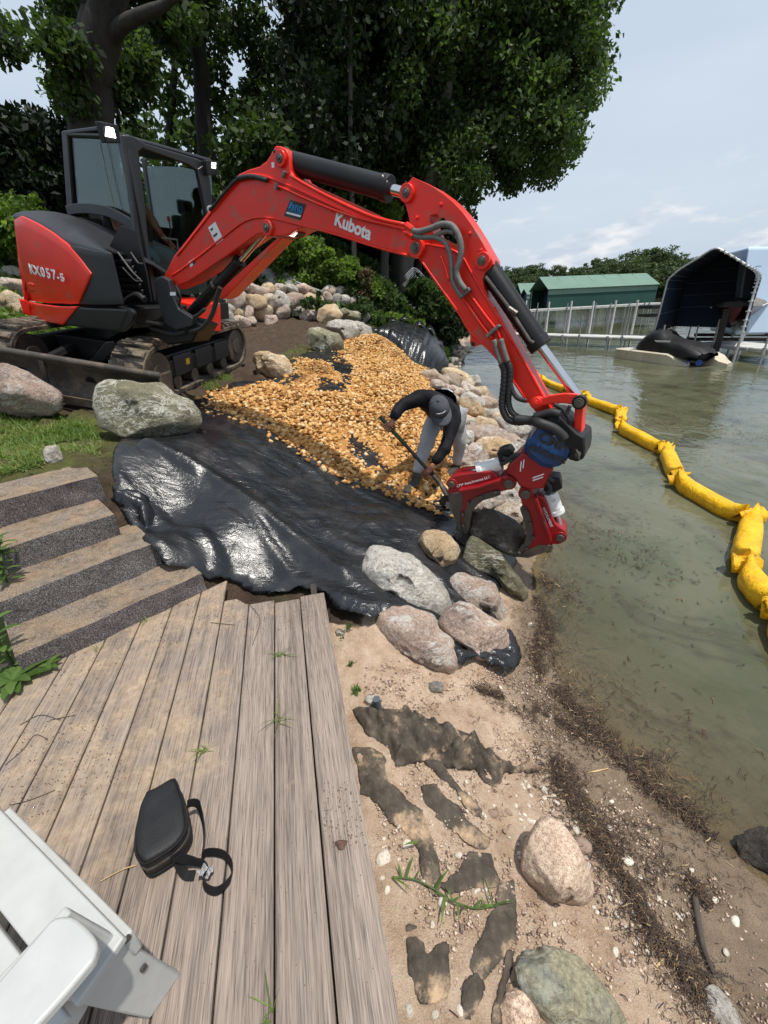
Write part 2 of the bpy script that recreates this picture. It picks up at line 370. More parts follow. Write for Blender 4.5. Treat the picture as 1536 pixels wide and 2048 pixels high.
# ------------------------------------------------------------------ value noise for arrays
_P = RNG.random((256, 256))
def vnoise(x, y, s=1.0, oct=4, rough=.5, seed=0):
    x = A_(x, float) * s + 17.3 * seed; y = A_(y, float) * s + 9.1 * seed; o = 0; a = 1; tot = 0
    for _ in range(oct):
        xi, yi = np.floor(x).astype(int), np.floor(y).astype(int); fx, fy = x - xi, y - yi
        fx, fy = fx * fx * (3 - 2 * fx), fy * fy * (3 - 2 * fy)
        g = lambda i, j: _P[(xi + i) & 255, (yi + j) & 255]
        o = o + a * ((g(0, 0) * (1 - fx) + g(1, 0) * fx) * (1 - fy) + (g(0, 1) * (1 - fx) + g(1, 1) * fx) * fy); tot += a; a *= rough; x = x * 2.03 + 5.2; y = y * 2.03 + 1.7
    return o / tot * 2 - 1
def inpoly(x, y, P):
    x = A_(x, float); y = A_(y, float); c = np.zeros(x.shape, bool); n = len(P)
    for i in range(n):
        (x1, y1), (x2, y2) = P[i][:2], P[(i + 1) % n][:2]
        if y1 == y2: continue
        k = ((y1 > y) != (y2 > y)) & (x < (x2 - x1) * (y - y1) / (y2 - y1) + x1); c ^= k
    return c
def pdist(x, y, P, closed=False):
    """distance to a polyline"""
    x = A_(x, float); y = A_(y, float); d = np.full(x.shape, 1e9); n = len(P)
    for i in range(n if closed else n - 1):
        ax, ay = P[i][:2]; bx, by = P[(i + 1) % n][:2]; ex, ey = bx - ax, by - ay
        t = np.clip(((x - ax) * ex + (y - ay) * ey) / (ex * ex + ey * ey + 1e-12), 0, 1)
        d = np.minimum(d, np.hypot(x - ax - t * ex, y - ay - t * ey))
    return d
def sstep(a, b, x): t = np.clip((x - a) / (b - a), 0, 1); return t * t * (3 - 2 * t)

# ------------------------------------------------------------------ terrain height: a smooth surface through surveyed points
CTRL = [(690,1290,.38),(740,1560,.36),(790,1850,.34),(820,2040,.33),(760,1400,.34),(900,1450,.26),(1000,1500,.18),(1100,1500,.08),(850,1700,.31),(1000,1750,.24),(1200,1750,.12),
 (1350,1800,.05),(1000,2000,.27),(1250,2000,.17),(1500,2000,.04),(1536,1800,.01),
 (1085,1250,0),(1065,1185,0),(1165,1440,0),(1278,1560,0),(1388,1660,0),(1480,1720,0),(1068,1120,0),(1090,1010,0),(1050,890,0),(1005,830,0),(960,770,0),(900,738,0.02),(925,700,0),
 (720,1230,.42),(900,1340,.20),(1000,1340,.10),(850,1050,.42),(950,1030,.32),(1000,960,.25),(810,1150,.42),
 (870,1040,.36),(820,985,.50),(915,945,.42),(760,1000,.47),(640,900,.82),(560,950,.80),(450,1050,.75),(330,1050,.93),(400,900,1.08),(560,1120,.52),(420,810,1.17),(560,770,1.2),(700,780,1.05),(800,800,.80),
 (840,760,.75),(880,860,.52),(740,740,1.15),(740,680,1.42),(690,660,1.42),(530,760,1.25),(520,690,1.5),(450,655,1.85),(600,640,1.88),(700,640,1.82),(745,650,1.7),(840,735,.45),(800,700,1.05),(640,730,1.3),
 (50,900,1.19),(150,860,1.19),(290,880,1.12),(60,815,1.3)]
CW = [(-1,1,.3),(-1.5,.5,.35),(-.5,.2,.3),(-1.8,1.7,.42),(-1.15,2.3,.42),(-2,2,.6),(-1.5,2.6,.6),(-2.25,2.4,.85),(-1.8,2.75,.88),(-2.6,2.8,1.14),(-2.0,3.05,1.12),(-3.2,2.2,1.05),(-3.2,3.2,1.2),(-5,3,1.25),(-3,1,.7),(-5,0,.9),
 (-3.48,6.26,1.47),(-4.6,5,1.5),(-2.6,5.1,1.24),(-2.4,7.3,1.40),(-4.4,7.6,1.72),(-3.5,7.4,1.58),(-2.4,6.2,1.31),(-4.8,6.2,1.66),(-6,5,1.7),(-7,8,2.2),(-9,5,2.4),(-6.5,10,2.3),(-6,13.5,2.8),(-3,14.5,3.0),(0,15,2.7),(1.5,16,1.6),(-3,20,5.0),(-8,20,6.5),(-14,12,5.5),(-20,25,9),(-16,4,4),
 (1,20,3),(3,22,1.2),(-20,60,10),(0,40,6),(-30,-10,3),(-10,-10,1.2),(5,40,2.0),(9,47,0),(5.2,27,0),(3.6,20,0),(0,-4,.2),(2,-3,-.1),
 (2.6,3,-.35),(3.2,5,-.45),(3.6,8,-.5),(4.3,12,-.5),(4,17,-.5),(2.4,2,-.3),(2.2,.5,-.18),(4,1,-.6),(6,5,-.9),(6,-4,-.9),(10,10,-1.2),(7,20,-.8),(9,30,-.8),(16,60,-1.2),(20,30,-1.5),(40,40,-2),(30,5,-1.6),(60,90,-2),(20,-10,-1.5)]
_cp = [at_z(*c) for c in CTRL] + [A_(c, float) for c in CW]
_cp = A_(_cp); _K = lambda d2: np.sqrt(d2 + .12)
_D2 = ((_cp[:, None, :2] - _cp[None, :, :2]) ** 2).sum(-1)
_n = len(_cp); _M = np.zeros((_n + 3, _n + 3)); _M[:_n, :_n] = _K(_D2) - np.eye(_n) * .02; _M[:_n, _n] = 1; _M[:_n, _n + 1:] = _cp[:, :2]; _M[_n:, :_n] = _M[:_n, _n:].T
_w = np.linalg.solve(_M, np.concatenate([_cp[:, 2], np.zeros(3)]))
def T(x, y):
    x = np.atleast_1d(A_(x, float)); y = np.atleast_1d(A_(y, float)); sh = x.shape; x = x.ravel(); y = y.ravel(); o = np.empty(len(x))
    for a in range(0, len(x), 20000):
        X, Y = x[a:a + 20000], y[a:a + 20000]
        o[a:a + 20000] = _K((X[:, None] - _cp[None, :, 0]) ** 2 + (Y[:, None] - _cp[None, :, 1]) ** 2) @ _w[:_n] + _w[_n] + _w[_n + 1] * X + _w[_n + 2] * Y
    return np.clip(o, -2.5, 14).reshape(sh)
def Tz(x, y): return float(T(x, y)[0])
def ground(px, py):
    """where the sight line of a photo pixel meets the terrain"""
    d = ray(px, py); t = np.concatenate([np.arange(.4, 8, .05), np.arange(8, 60, .25)])
    P = CAM[None] + d[None] * t[:, None]; h = P[:, 2] - T(P[:, 0], P[:, 1]); k = np.where(h < 0)[0]
    if len(k) == 0: return P[-1]
    k = k[0]; a, b = t[max(k - 1, 0)], t[k]
    for _ in range(18):
        m = (a + b) / 2; Q = CAM + d * m
        if Q[2] > Tz(Q[0], Q[1]): a = m
        else: b = m
    return CAM + d * b
def gpoly(pts): return [ground(x, y)[:2] for x, y in pts]
# ------------------------------------------------------------------ ground
def axis(lo, a, b, hi, step, g):
    v = list(np.arange(a, b + 1e-6, step)); s = step
    while v[-1] < hi: s *= g; v.append(v[-1] + s)
    s = step
    while v[0] > lo: s *= g; v.insert(0, v[0] - s)
    return A_(v)
gx, gy = axis(-320, -3.4, 2.0, 420, .03, 1.05), axis(-40, .25, 5.0, 420, .03, 1.045)
GX, GY = np.meshgrid(gx, gy, indexing='ij')
GZ = T(GX, GY)
sea = (GX > 14) | (GY > 56)
GZ = np.where(sea & (GX > .05 * GY - 6), np.minimum(GZ, -1.4), GZ)
GZ = np.where((GY < -9) & (GX > -.3), np.minimum(GZ, -.8), GZ)
mudP = [(-7, 4.5), (-2.25, 4.15), (-1.3, 5.6), (-1.0, 8), (-.4, 12.3), (-4.2, 13.4), (-7.5, 10)]
soilP = [(-2.35, 3.3), (-2.05, 2.7), (-1.55, 2.2), (-1.0, 2.0), (-.2, 2.0), (.2, 2.6), (-.5, 4), (-2.0, 4.3)]
graP = [(-7, 2.5), (-3.0, 2.2), (-2.35, 3.05), (-2.25, 4.1), (-3.3, 4.45), (-7, 4.6)]
def soft(P, w, x=GX, y=GY): return np.where(inpoly(x, y, P), 1, 1 - sstep(0, w, pdist(x, y, P, True)))
mud = soft(mudP, .5); gra = soft(graP, .35)
sand = (1 - sstep(-1.6, -.9, GX - .18 * (GY - 2))) * 0 + sstep(-1.5, -.8, GX) * (1 - sstep(.46, .62, GZ)) * (1 - sstep(8, 12, GY))
mud = np.maximum(mud, soft(soilP, .3)); sand = np.where(inpoly(GX, GY, soilP), 0, sand)
sand = np.maximum(sand, (GZ < .12) * 1.) * (GY < 40)
hill = np.clip((1 - sand) * (1 - mud) * (1 - gra), 0, 1)
n1 = vnoise(GX, GY, 6, 5, .6, 1); n2 = vnoise(GX, GY, 18, 4, .6, 2)
near = 1 - sstep(14, 30, np.hypot(GX, GY))
GZ = GZ + near * (mud * (.045 * n1 + .028 * n2) + sand * (GZ > -.05) * (.016 * n1 + .015 * n2 * sstep(.06, .2, GZ)) + gra * .02 * n1 + hill * .05 * n1)
ruts = mud * near * .05 * np.sin((GX * .5 + GY) * 9 + 2 * n1) * vnoise(GX, GY, 1.2, 2, .5, 5)
GZ += ruts
# keep the ground under the deck, the steps and the machine
dk = inpoly(GX, GY, [(-2.4, -1), (.04, -1), (-.02, .45), (-.4, 2.1), (-1.1, 2.2), (-2.6, .9)])
GZ = np.where(dk, np.minimum(GZ, .36), GZ)
_d1, _d2 = at_z(61, 1347, .55), at_z(416, 1178, .55); _sd = nrm(_d2 - _d1); _bk = A_([-_sd[1], _sd[0], 0]); _bk = _bk if _bk[0] < 0 else -_bk
_l = (GX - _d1[0]) * _sd[0] + (GY - _d1[1]) * _sd[1]; _o = (GX - _d1[0]) * _bk[0] + (GY - _d1[1]) * _bk[1]
GZ = np.where((_l > -.5) & (_l < .98 - .34 * _o) & (_o > -.05) & (_o < 1.33), np.minimum(GZ, .46 + .42 * _o), GZ)
nx_, ny_ = len(gx), len(gy)
I = np.arange(nx_ * ny_).reshape(nx_, ny_)
QF = np.stack([I[:-1, :-1], I[1:, :-1], I[1:, 1:], I[:-1, 1:]], -1).reshape(-1, 4)
gv = np.stack([GX, GY, GZ], -1).reshape(-1, 3)
m_ground = bpy.data.materials.new('ground_soil'); N = NT(m_ground)
zone = N.n('ShaderNodeVertexColor', layer_name='zone'); sep = N.n('ShaderNodeSeparateColor', {0: zone.outputs[0]})
wet = N.n('ShaderNodeVertexColor', layer_name='wet').outputs[0]
co = N.co(rnd=False)
big, med, fin, gr = N.noise(co, 1.6, 6), N.noise(co, 9, 8, .65), N.noise(co, 60, 6, .7), N.noise(co, 240, 3, .7)
sandc = N.ramp(N.math('ADD', N.math('MULTIPLY', med, .6), N.math('MULTIPLY', gr, .4)), [(.30, hexc(140, 112, 90)), (.45, hexc(196, 167, 140)), (.57, hexc(220, 194, 168)), (.72, hexc(232, 212, 190))])
vor = N.n('ShaderNodeTexVoronoi', {'Vector': co, 'Scale': 95.})
peb = N.ramp(vor.outputs['Distance'], [(.16, 1.), (.24, 0.)])
sandc = N.mix(N.math('MULTIPLY', peb, N.ramp(N.noise(co, 12, 3), [(.46, 0.), (.6, .85)])), sandc, N.mix(.45, vor.outputs['Color'], hexc(200, 176, 156)))
wetc = N.ramp(med, [(.3, hexc(128, 109, 90)), (.7, hexc(166, 146, 124))])
sandc = N.mix(wet, sandc, wetc)
mudc = N.ramp(N.math('ADD', N.math('MULTIPLY', med, .5), N.math('MULTIPLY', fin, .5)), [(.32, hexc(44, 34, 27)), (.52, hexc(82, 66, 54)), (.70, hexc(112, 94, 78))])
mudc = N.mix(N.ramp(N.noise(co, 2.4, 6, .7), [(.55, 0.), (.7, .7)]), mudc, hexc(70, 72, 40))
grac = N.ramp(N.math('ADD', N.math('MULTIPLY', med, .5), N.math('MULTIPLY', fin, .5)), [(.35, hexc(66, 52, 40)), (.5, hexc(86, 84, 46)), (.66, hexc(104, 116, 56))])
hilc = N.ramp(med, [(.3, (.012, .016, .006)), (.5, (.022, .034, .010)), (.7, (.04, .058, .018))])
c = N.mix(sep.outputs[0], hilc, sandc); c = N.mix(sep.outputs[1], c, mudc); c = N.mix(sep.outputs[2], c, grac)
h = N.math('ADD', N.math('ADD', N.math('MULTIPLY', fin, .5), N.math('MULTIPLY', med, .6)), N.math('MULTIPLY', gr, .12))
rg = N.math('SUBTRACT', .93, N.math('MULTIPLY', wet, .5))
N.bsdf(c, rg, h, .04, 0, .3)
ground_ob = mesh('ground', gv, QF, m_ground, smooth=180, base=(0, 0, 0))
tag(ground_ob, kind='structure')
def vcol(ob, name, r, g, b):
    a = ob.data.color_attributes.new(name, 'FLOAT_COLOR', 'POINT')
    a.data.foreach_set('color', np.stack([A_(r, float).ravel(), A_(g, float).ravel(), A_(b, float).ravel(), np.ones(A_(r).size)], -1).astype(np.float32).ravel())
wn1 = vnoise(GX, GY, 3, 4, .6, 9) * .05
vcol(ground_ob, 'zone', sand, mud * (1 - sand), gra)
w_ = 1 - sstep(.05, .13, GZ + wn1 * .7)
vcol(ground_ob, 'wet', w_, w_, w_)

# ------------------------------------------------------------------ lake
lx, ly = axis(-30, 0.6, 6, 900, .08, 1.06), axis(-60, .2, 8, 1100, .08, 1.06)
LX, LY = np.meshgrid(lx, ly, indexing='ij')
dep = -T(LX, LY); dep = np.where((LX > 14) | (LY > 50), 2., dep)
J = np.arange(LX.size).reshape(LX.shape)
LF = np.stack([J[:-1, :-1], J[1:, :-1], J[1:, 1:], J[:-1, 1:]], -1).reshape(-1, 4)
keep = (dep.ravel()[LF].max(1) > -.12)
m_water = bpy.data.materials.new('lake_water'); N = NT(m_water)
dp = N.n('ShaderNodeVertexColor', layer_name='depth').outputs[0]
co = N.co(rnd=False)
w1 = N.noise(N.co(rnd=False, scale=(1, .55, 1)), 2.6, 3, .5, .6); w2 = N.noise(N.co(rnd=False, scale=(.8, 1.3, 1)), 11, 3, .5, .3); w3 = N.noise(N.co(rnd=False, scale=(.5, 1, 1)), .5, 3)
hh = N.math('ADD', N.math('ADD', N.math('MULTIPLY', w1, .55), N.math('MULTIPLY', w2, .10)), N.math('MULTIPLY', w3, .9))
bp = N.n('ShaderNodeBump', {'Height': hh, 'Distance': .042, 'Strength': 1.})
fr = N.n('ShaderNodeFresnel', {'IOR': 1.36, 'Normal': bp.outputs[0]})
patch = N.ramp(N.noise(co, .9, 6, .62, .5), [(.42, hexc(102, 102, 80)), (.6, hexc(84, 88, 64)), (.72, hexc(70, 70, 52))])
wd = N.ramp(N.noise(N.co(rnd=False, scale=(1, .7, 1)), 1.5, 8, .72, .8), [(.53, 0.), (.63, .62)])
patch = N.mix(wd, patch, hexc(66, 58, 50))
dif = N.n('ShaderNodeBsdfDiffuse', {'Color': patch})
tr = N.n('ShaderNodeBsdfTransparent', {'Color': (.86, .85, .74, 1)})
mA = N.n('ShaderNodeMixShader', {0: dp, 1: tr.outputs[0], 2: dif.outputs[0]})
gl = N.n('ShaderNodeBsdfGlossy', {'Color': (.95, .97, 1, 1), 'Roughness': .025, 'Normal': bp.outputs[0]})
mB = N.n('ShaderNodeMixShader', {0: fr.outputs[0], 1: mA.outputs[0], 2: gl.outputs[0]})
o = N.n('ShaderNodeOutputMaterial'); N.t.links.new(mB.outputs[0], o.inputs[0])
lake = mesh('lake_water', np.stack([LX, LY, LX * 0], -1).reshape(-1, 3), LF[keep], m_water, smooth=180, base=(0, 0, 0))
tag(lake, kind='structure')
mk = np.clip(1 - np.exp(-np.maximum(dep, 0) / .17), 0, .96)
vcol(lake, 'depth', mk, mk, mk)

# far shore: a low hill ridge across the lake
fx = np.linspace(-60, 420, 90); fy = np.linspace(200, 420, 24)
FX, FY = np.meshgrid(fx, fy, indexing='ij')
FZ = 9 * sstep(200, 250, FY) * (.8 + .4 * vnoise(FX, FY, .012, 3, .5, 3)) - 1.0
K2 = np.arange(FX.size).reshape(FX.shape)
tag(mesh('hill', np.stack([FX, FY, FZ], -1).reshape(-1, 3), np.stack([K2[:-1, :-1], K2[1:, :-1], K2[1:, 1:], K2[:-1, 1:]], -1).reshape(-1, 4), mat('far_grass', (.03, .05, .016), (.05, .07, .025), .05, .95), smooth=180, base=(0, 0, 0)), kind='structure')

# ------------------------------------------------------------------ deck of composite boards
m_board = bpy.data.materials.new('composite_decking'); N = NT(m_board)
st = N.n('ShaderNodeUVMap', uv_map='board')
sep = N.n('ShaderNodeSeparateXYZ', {0: st.outputs[0]})
rr = N.rand()
cmb = N.n('ShaderNodeCombineXYZ', {0: N.math('MULTIPLY', sep.outputs[0], 70.), 1: N.math('MULTIPLY', sep.outputs[1], 1.6), 2: N.math('MULTIPLY', rr, 50.)}).outputs[0]
gra1 = N.noise(cmb, 1.0, 5, .7, .25)
cmb2 = N.n('ShaderNodeCombineXYZ', {0: N.math('MULTIPLY', sep.outputs[0], 330.), 1: N.math('MULTIPLY', sep.outputs[1], 9.), 2: N.math('MULTIPLY', rr, 80.)}).outputs[0]
gra2 = N.noise(cmb2, 1.0, 3, .6)
cmb3 = N.n('ShaderNodeCombineXYZ', {0: N.math('MULTIPLY', sep.outputs[0], 12.), 1: N.math('MULTIPLY', sep.outputs[1], .8), 2: N.math('MULTIPLY', rr, 20.)}).outputs[0]
gra3 = N.noise(cmb3, 1.0, 3, .5)
f = N.math('ADD', N.math('ADD', N.math('MULTIPLY', gra1, .42), N.math('MULTIPLY', gra2, .42)), N.math('MULTIPLY', gra3, .19))
bc = N.ramp(f, [(.36, hexc(76, 68, 62)), (.46, hexc(114, 102, 94)), (.55, hexc(142, 128, 117)), (.68, hexc(168, 153, 141))])
v = N.math('ADD', N.math('MULTIPLY', rr, .2), .88)
bc = N.mix(1., bc, N.n('ShaderNodeCombineXYZ', {0: v, 1: v, 2: v}).outputs[0], 'MULTIPLY')
wc = N.co(rnd=False)
dirtm = N.ramp(N.noise(wc, 2.2, 8, .68, .3), [(.52, 0.), (.68, .62)])
dz = N.n('ShaderNodeVertexColor', layer_name='dirt').outputs[0]
dn = N.ramp(N.math('ADD', N.noise(wc, 7, 8, .7), N.math('MULTIPLY', dz, .26)), [(.62, 0.), (.84, .72)])
bc = N.mix(dn, bc, N.ramp(N.noise(wc, 30, 6, .7), [(.35, hexc(146, 124, 100)), (.65, hexc(186, 164, 136))]))
bc = N.mix(N.ramp(N.noise(wc, 16, 9, .75), [(.66, 0.), (.72, .7)]), bc, hexc(112, 88, 70))
bc = N.mix(N.math('MULTIPLY', N.ramp(gra2, [(.30, 1.), (.40, 0.)]), .6), bc, hexc(70, 60, 54))
N.bsdf(bc, .72, N.math('ADD', N.math('MULTIPLY', gra1, .6), N.math('MULTIPLY', gra2, .5)), .0035, 0, .35)
m_under = mat('deck_underside', (.03, .026, .022), (.05, .043, .036), 3, .9)
E0, E1 = at_z(648, 1185, .55), at_z(800, 2047, .55)
bd = nrm(E0 - E1); bq = np.array([-bd[1], bd[0], 0])      # along the boards (away), and to the left
s1a, s1b = at_z(61, 1347, .55), at_z(416, 1178, .55); sdv = nrm(s1b - s1a); sn = np.array([sdv[1], -sdv[0], 0])    # foot of the lowest step
deck = empty('deck', (-.6, 1, .55), 'weathered grey brown composite board deck under the white chair and the bag', 'deck')
zt, pitch, bw = .55, .152, .1455
Lfar0 = np.dot(E0 - E1, bd)
ends = {0: Lfar0, 1: Lfar0 - .02, 2: Lfar0 + .01}
def board(k):
    """one deck board with rounded top edges; UV 0 = across, 1 = along; cut by the line of the steps"""
    a0, a1 = k * pitch, k * pitch + bw
    def farend(off):
        L0 = ends.get(k, None)
        q = E1 + bq * off
        t = np.dot(s1a - q, sn) / np.dot(bd, sn) - .004        # where the board meets the step riser
        if L0 is None: L0 = Lfar0 + .02 if k == 3 else 99
        if k == 3: return min(t, Lfar0 + .02 - max(0, off - a0) * .0) if off < a0 + .06 else min(t, Lfar0 + .09)
        return min(L0, t)
    y0 = -1.5
    prof = [(a0, -.022), (a0, -.004), (a0 + .004, -.0005), (a0 + .012, 0), (a0 + bw * .5, .0006), (a1 - .012, 0), (a1 - .004, -.0005), (a1, -.004), (a1, -.022)]
    V = []; uv = []; ns = 26
    for s in range(ns):
        for (o_, z_) in prof:
            ye = farend(o_); y = y0 + (ye - y0) * s / (ns - 1)
            p = E1 + bq * o_ + bd * y; V.append((p[0], p[1], zt + z_)); uv.append((o_ - a0 + .3 * k, y))
    n = len(prof); F = [(s * n + j, s * n + j + 1, (s + 1) * n + j + 1, (s + 1) * n + j) for s in range(ns - 1) for j in range(n - 1)]
    F = [f[::-1] for f in F]
    F += [tuple(range(n)), tuple((ns - 1) * n + j for j in range(n - 1, -1, -1)), ]
    F += [(s * n, (s + 1) * n, (s + 1) * n + n - 1, s * n + n - 1) for s in range(ns - 1)]
    b = mesh('board', V, F, m_board, deck, smooth=30)
    ul = b.data.uv_layers.new(name='board'); uv = A_(uv)
    vi = np.empty(len(b.data.loops), np.int32); b.data.loops.foreach_get('vertex_index', vi)
    ul.data.foreach_set('uv', uv[vi].astype(np.float32).ravel())
    VV = A_(V); d_ = 1 - sstep(.0, 1.0, np.abs(np.dot(VV - s1a, sn))); d_ = np.maximum(d_, .9 * (1 - sstep(.25, .9, np.hypot(VV[:, 0] + 1.15, VV[:, 1] - 1.1)))); d_ *= .25 + .75 * sstep(-.5, -.8, VV[:, 0])
    vcol(b, 'dirt', d_, d_, d_)
    return b
for k in range(0, 16): board(k)
q = MB()
for t in (.3, 1.2, 2.0):
    c = E1 + bd * (t - .3) + bq * 1.2; q.box((c[0], c[1], .44), bq * 1.15, bd * .02, (0, 0, .07))
q.build('joist', m_under, deck)
q = MB(); c = E1 + bd * .6 + bq * .06; q.box((c[0], c[1], .45), bq * .018, bd * 1.35, (0, 0, .07)); q.build('edge_beam', m_under, deck)

# ------------------------------------------------------------------ granite block steps
m_gran = bpy.data.materials.new('granite_block'); N = NT(m_gran)
co = N.co()
sep = N.n('ShaderNodeSeparateXYZ', {0: N.n('ShaderNodeNewGeometry').outputs['Normal']})
up = N.ramp(sep.outputs[2], [(.55, 0.), (.8, 1.)])
sp1 = N.noise(co, 170, 5, .8)
face = N.ramp(sp1, [(.36, hexc(34, 32, 33)), (.5, hexc(104, 99, 98)), (.64, hexc(200, 194, 190))])
face = N.mix(N.math('MULTIPLY', N.rand(), .35), face, N.mix(1., face, hexc(200, 165, 178), 'MULTIPLY'))
tread = N.ramp(N.noise(co, 160, 4, .7), [(.38, hexc(84, 74, 66)), (.5, hexc(144, 130, 116)), (.64, hexc(190, 174, 156))])
tread = N.mix(N.ramp(N.noise(co, 5, 9, .68), [(.42, 0.), (.62, .6)]), tread, N.ramp(N.noise(co, 25, 6, .7), [(.35, hexc(142, 114, 84)), (.65, hexc(190, 162, 126))]))
tread = N.mix(N.ramp(N.noise(co, 8, 9, .75), [(.60, 0.), (.66, .8)]), tread, hexc(92, 70, 54))
face = N.mix(1., face, N.ramp(N.noise(co, 7, 8, .7), [(.32, .55), (.5, .95), (.68, 1.)]), 'MULTIPLY')
face = N.mix(N.ramp(N.noise(co, 4, 8, .7), [(.58, 0.), (.70, .5)]), face, hexc(146, 122, 98))
tread = N.mix(1., tread, N.ramp(N.noise(co, 12, 9, .75), [(.34, .55), (.52, 1.)]), 'MULTIPLY')
cc = N.mix(up, face, tread)
N.bsdf(cc, .8, N.math('ADD', N.math('MULTIPLY', N.noise(co, 26, 7, .75), .8), N.math('MULTIPLY', sp1, .35)), .022, 0, .4)
back = -sn if np.dot(-sn, A_([-1, 1, 0])) > 0 else sn
def granite(off, l0, l1, z0, z1, dep_, lab, seed):
    """a sawn top, split rough front; origin at the foot of its riser"""
    rg = np.random.default_rng(seed); nu, nv = 56, 8
    o = s1a + back * off
    P = []; nd = 14
    # cross-section loop: riser bottom -> riser top -> tread back -> bottom back
    loop = [(0, z0 + (z1 - z0) * t) for t in np.linspace(0, 1, nv)] + [(.012 + dep_ * t, z1) for t in np.linspace(0, 1, nd)] + [(dep_, z0), (dep_ * .5, z0)]
    G = []
    for u in np.linspace(0, 1, nu):
        row = []
        for (d, z) in loop:
            l = l0 + (l1 - l0) * u; rough = vnoise(l * 9 + seed, z * 9, 1, 4, .6, seed % 7) * .022 + vnoise(l * 2.2 + seed, z * 3, 1, 2, .5, 3) * .022
            dd = d - .0
            if d == 0: dd = -rough * (1 if z < z1 - .001 else .5)
            zz = z + (vnoise(l * 3, d * 5, 1, 3, .5, seed % 5) * .005 if z == z1 else 0)
            e = 1
            row.append((o[0] + sdv[0] * l + back[0] * dd, o[1] + sdv[1] * l + back[1] * dd, zz))
        G.append(row)
    G = A_(G); n = len(loop)
    V = G.reshape(-1, 3); F = [(i * n + j, (i + 1) * n + j, (i + 1) * n + (j + 1) % n, i * n + (j + 1) % n) for i in range(nu - 1) for j in range(n)]
    F += [tuple(range(n)), tuple((nu - 1) * n + j for j in range(n - 1, -1, -1))]
    F = [f[::-1] for f in F]
    return tag(mesh('granite_step', V, F, m_gran, smooth=38), lab, 'stone step', 'granite block steps beside the deck')
def lenof(p): return float(np.dot(A_(p) - s1a, sdv))
granite(.0, -.02, lenof(s1b) - .01, .40, .675, .38, 'lowest granite block step, its rough grey riser meeting the deck boards', 11)
granite(.30, lenof(at_z(20, 1262, .68)), lenof(at_z(318, 1121, .68)), .52, .84, .42, 'second granite block step up from the deck, longest riser', 12)
granite(.60, lenof(at_z(-40, 1200, .84)), lenof(at_z(236, 1063, .84)), .68, .995, .44, 'third granite block step up, riser tinged purple', 13)
granite(.97, lenof(at_z(-60, 1090, 1.0)), lenof(at_z(206, 989, 1.0)), .84, 1.158, .40, 'topmost granite block step, next to the cut grass', 14)

# ------------------------------------------------------------------ sheets of plastic and fabric lying on the ground
m_liner = bpy.data.materials.new('black_poly_sheet'); N = NT(m_liner)
co = N.co(rnd=False)
dust = N.ramp(N.noise(co, 3.0, 9, .7, .5), [(.48, 0.), (.80, .34)])
col = N.mix(dust, (.011, .012, .014), hexc(92, 88, 84))
spk = N.ramp(N.noise(co, 110, 3, .6), [(.70, 0.), (.76, .5)])
col = N.mix(spk, col, hexc(150, 140, 126))
cr1 = N.noise(N.co(rnd=False, scale=(1.0, 2.6, 1)), 4.5, 5, .6, .8)
cr2 = N.noise(co, 26, 5, .7, .6)
cr3 = N.n('ShaderNodeTexVoronoi', {'Vector': co, 'Scale': 7.}, feature='SMOOTH_F1').outputs[0]
hh = N.math('ADD', N.math('ADD', N.math('MULTIPLY', cr1, .9), N.math('MULTIPLY', cr2, .16)), N.math('MULTIPLY', cr3, .0))
rgh = N.math('ADD', N.math('MULTIPLY', dust, .45), .25)
N.bsdf(col, rgh, hh, .016, 0, .6)
m_fab = bpy.data.materials.new('woven_landscape_fabric'); N = NT(m_fab)
co = N.co(rnd=False)
col = N.ramp(N.noise(co, 9, 8, .7), [(.30, hexc(56, 51, 46)), (.5, hexc(86, 78, 69)), (.66, hexc(122, 110, 95))])
col = N.mix(N.ramp(N.noise(co, 5, 9, .7), [(.53, 0.), (.63, .95)]), col, hexc(196, 166, 136))
N.bsdf(col, .9, N.math('ADD', N.noise(co, 300, 2), N.math('MULTIPLY', N.noise(co, 30, 5, .7), 2.)), .004, 0, .2)

def sheet(name, poly, m, step, lift, parent=None, hfun=None, thick=.003, ragged=0.0, edge=.02):
    """cloth that follows the terrain inside a plan outline, with folds from hfun(x, y, distance to edge)"""
    P = [tuple(p[:2]) for p in poly]; xs = [p[0] for p in P]; ys = [p[1] for p in P]
    X, Y = np.meshgrid(np.arange(min(xs), max(xs) + step, step), np.arange(min(ys), max(ys) + step, step), indexing='ij')
    d = pdist(X, Y, P, True); ins = inpoly(X, Y, P); sd_ = np.where(ins, d, -d)
    if ragged: sd_ = sd_ + ragged * vnoise(X, Y, 7, 4, .6, 4)
    K = np.arange(X.size).reshape(X.shape); Q = np.stack([K[:-1, :-1], K[1:, :-1], K[1:, 1:], K[:-1, 1:]], -1).reshape(-1, 4)
    ok = (sd_.ravel()[Q] > -step).all(1); Q = Q[ok]
    # pull the outermost vertices onto the outline so that the hem is clean
    gxd, gyd = np.gradient(sd_, step); gm = gxd ** 2 + gyd ** 2 + 1e-9
    out_ = sd_ < 0; X = np.where(out_, X - sd_ * gxd / gm, X); Y = np.where(out_, Y - sd_ * gyd / gm, Y)
    e = np.maximum(sd_, 0)
    Z = T(X, Y) + lift * np.clip(e / edge, .0, 1) + .012
    if hfun is not None: Z = Z + hfun(X, Y, e)
    u, inv = np.unique(Q, return_inverse=True)
    V = np.stack([X, Y, Z], -1).reshape(-1, 3)[u]; Q = inv.reshape(Q.shape)
    o = mesh(name, V, Q, m, parent, smooth=180)
    so = o.modifiers.new('solid', 'SOLIDIFY'); so.thickness = thick; so.offset = 0
    return o
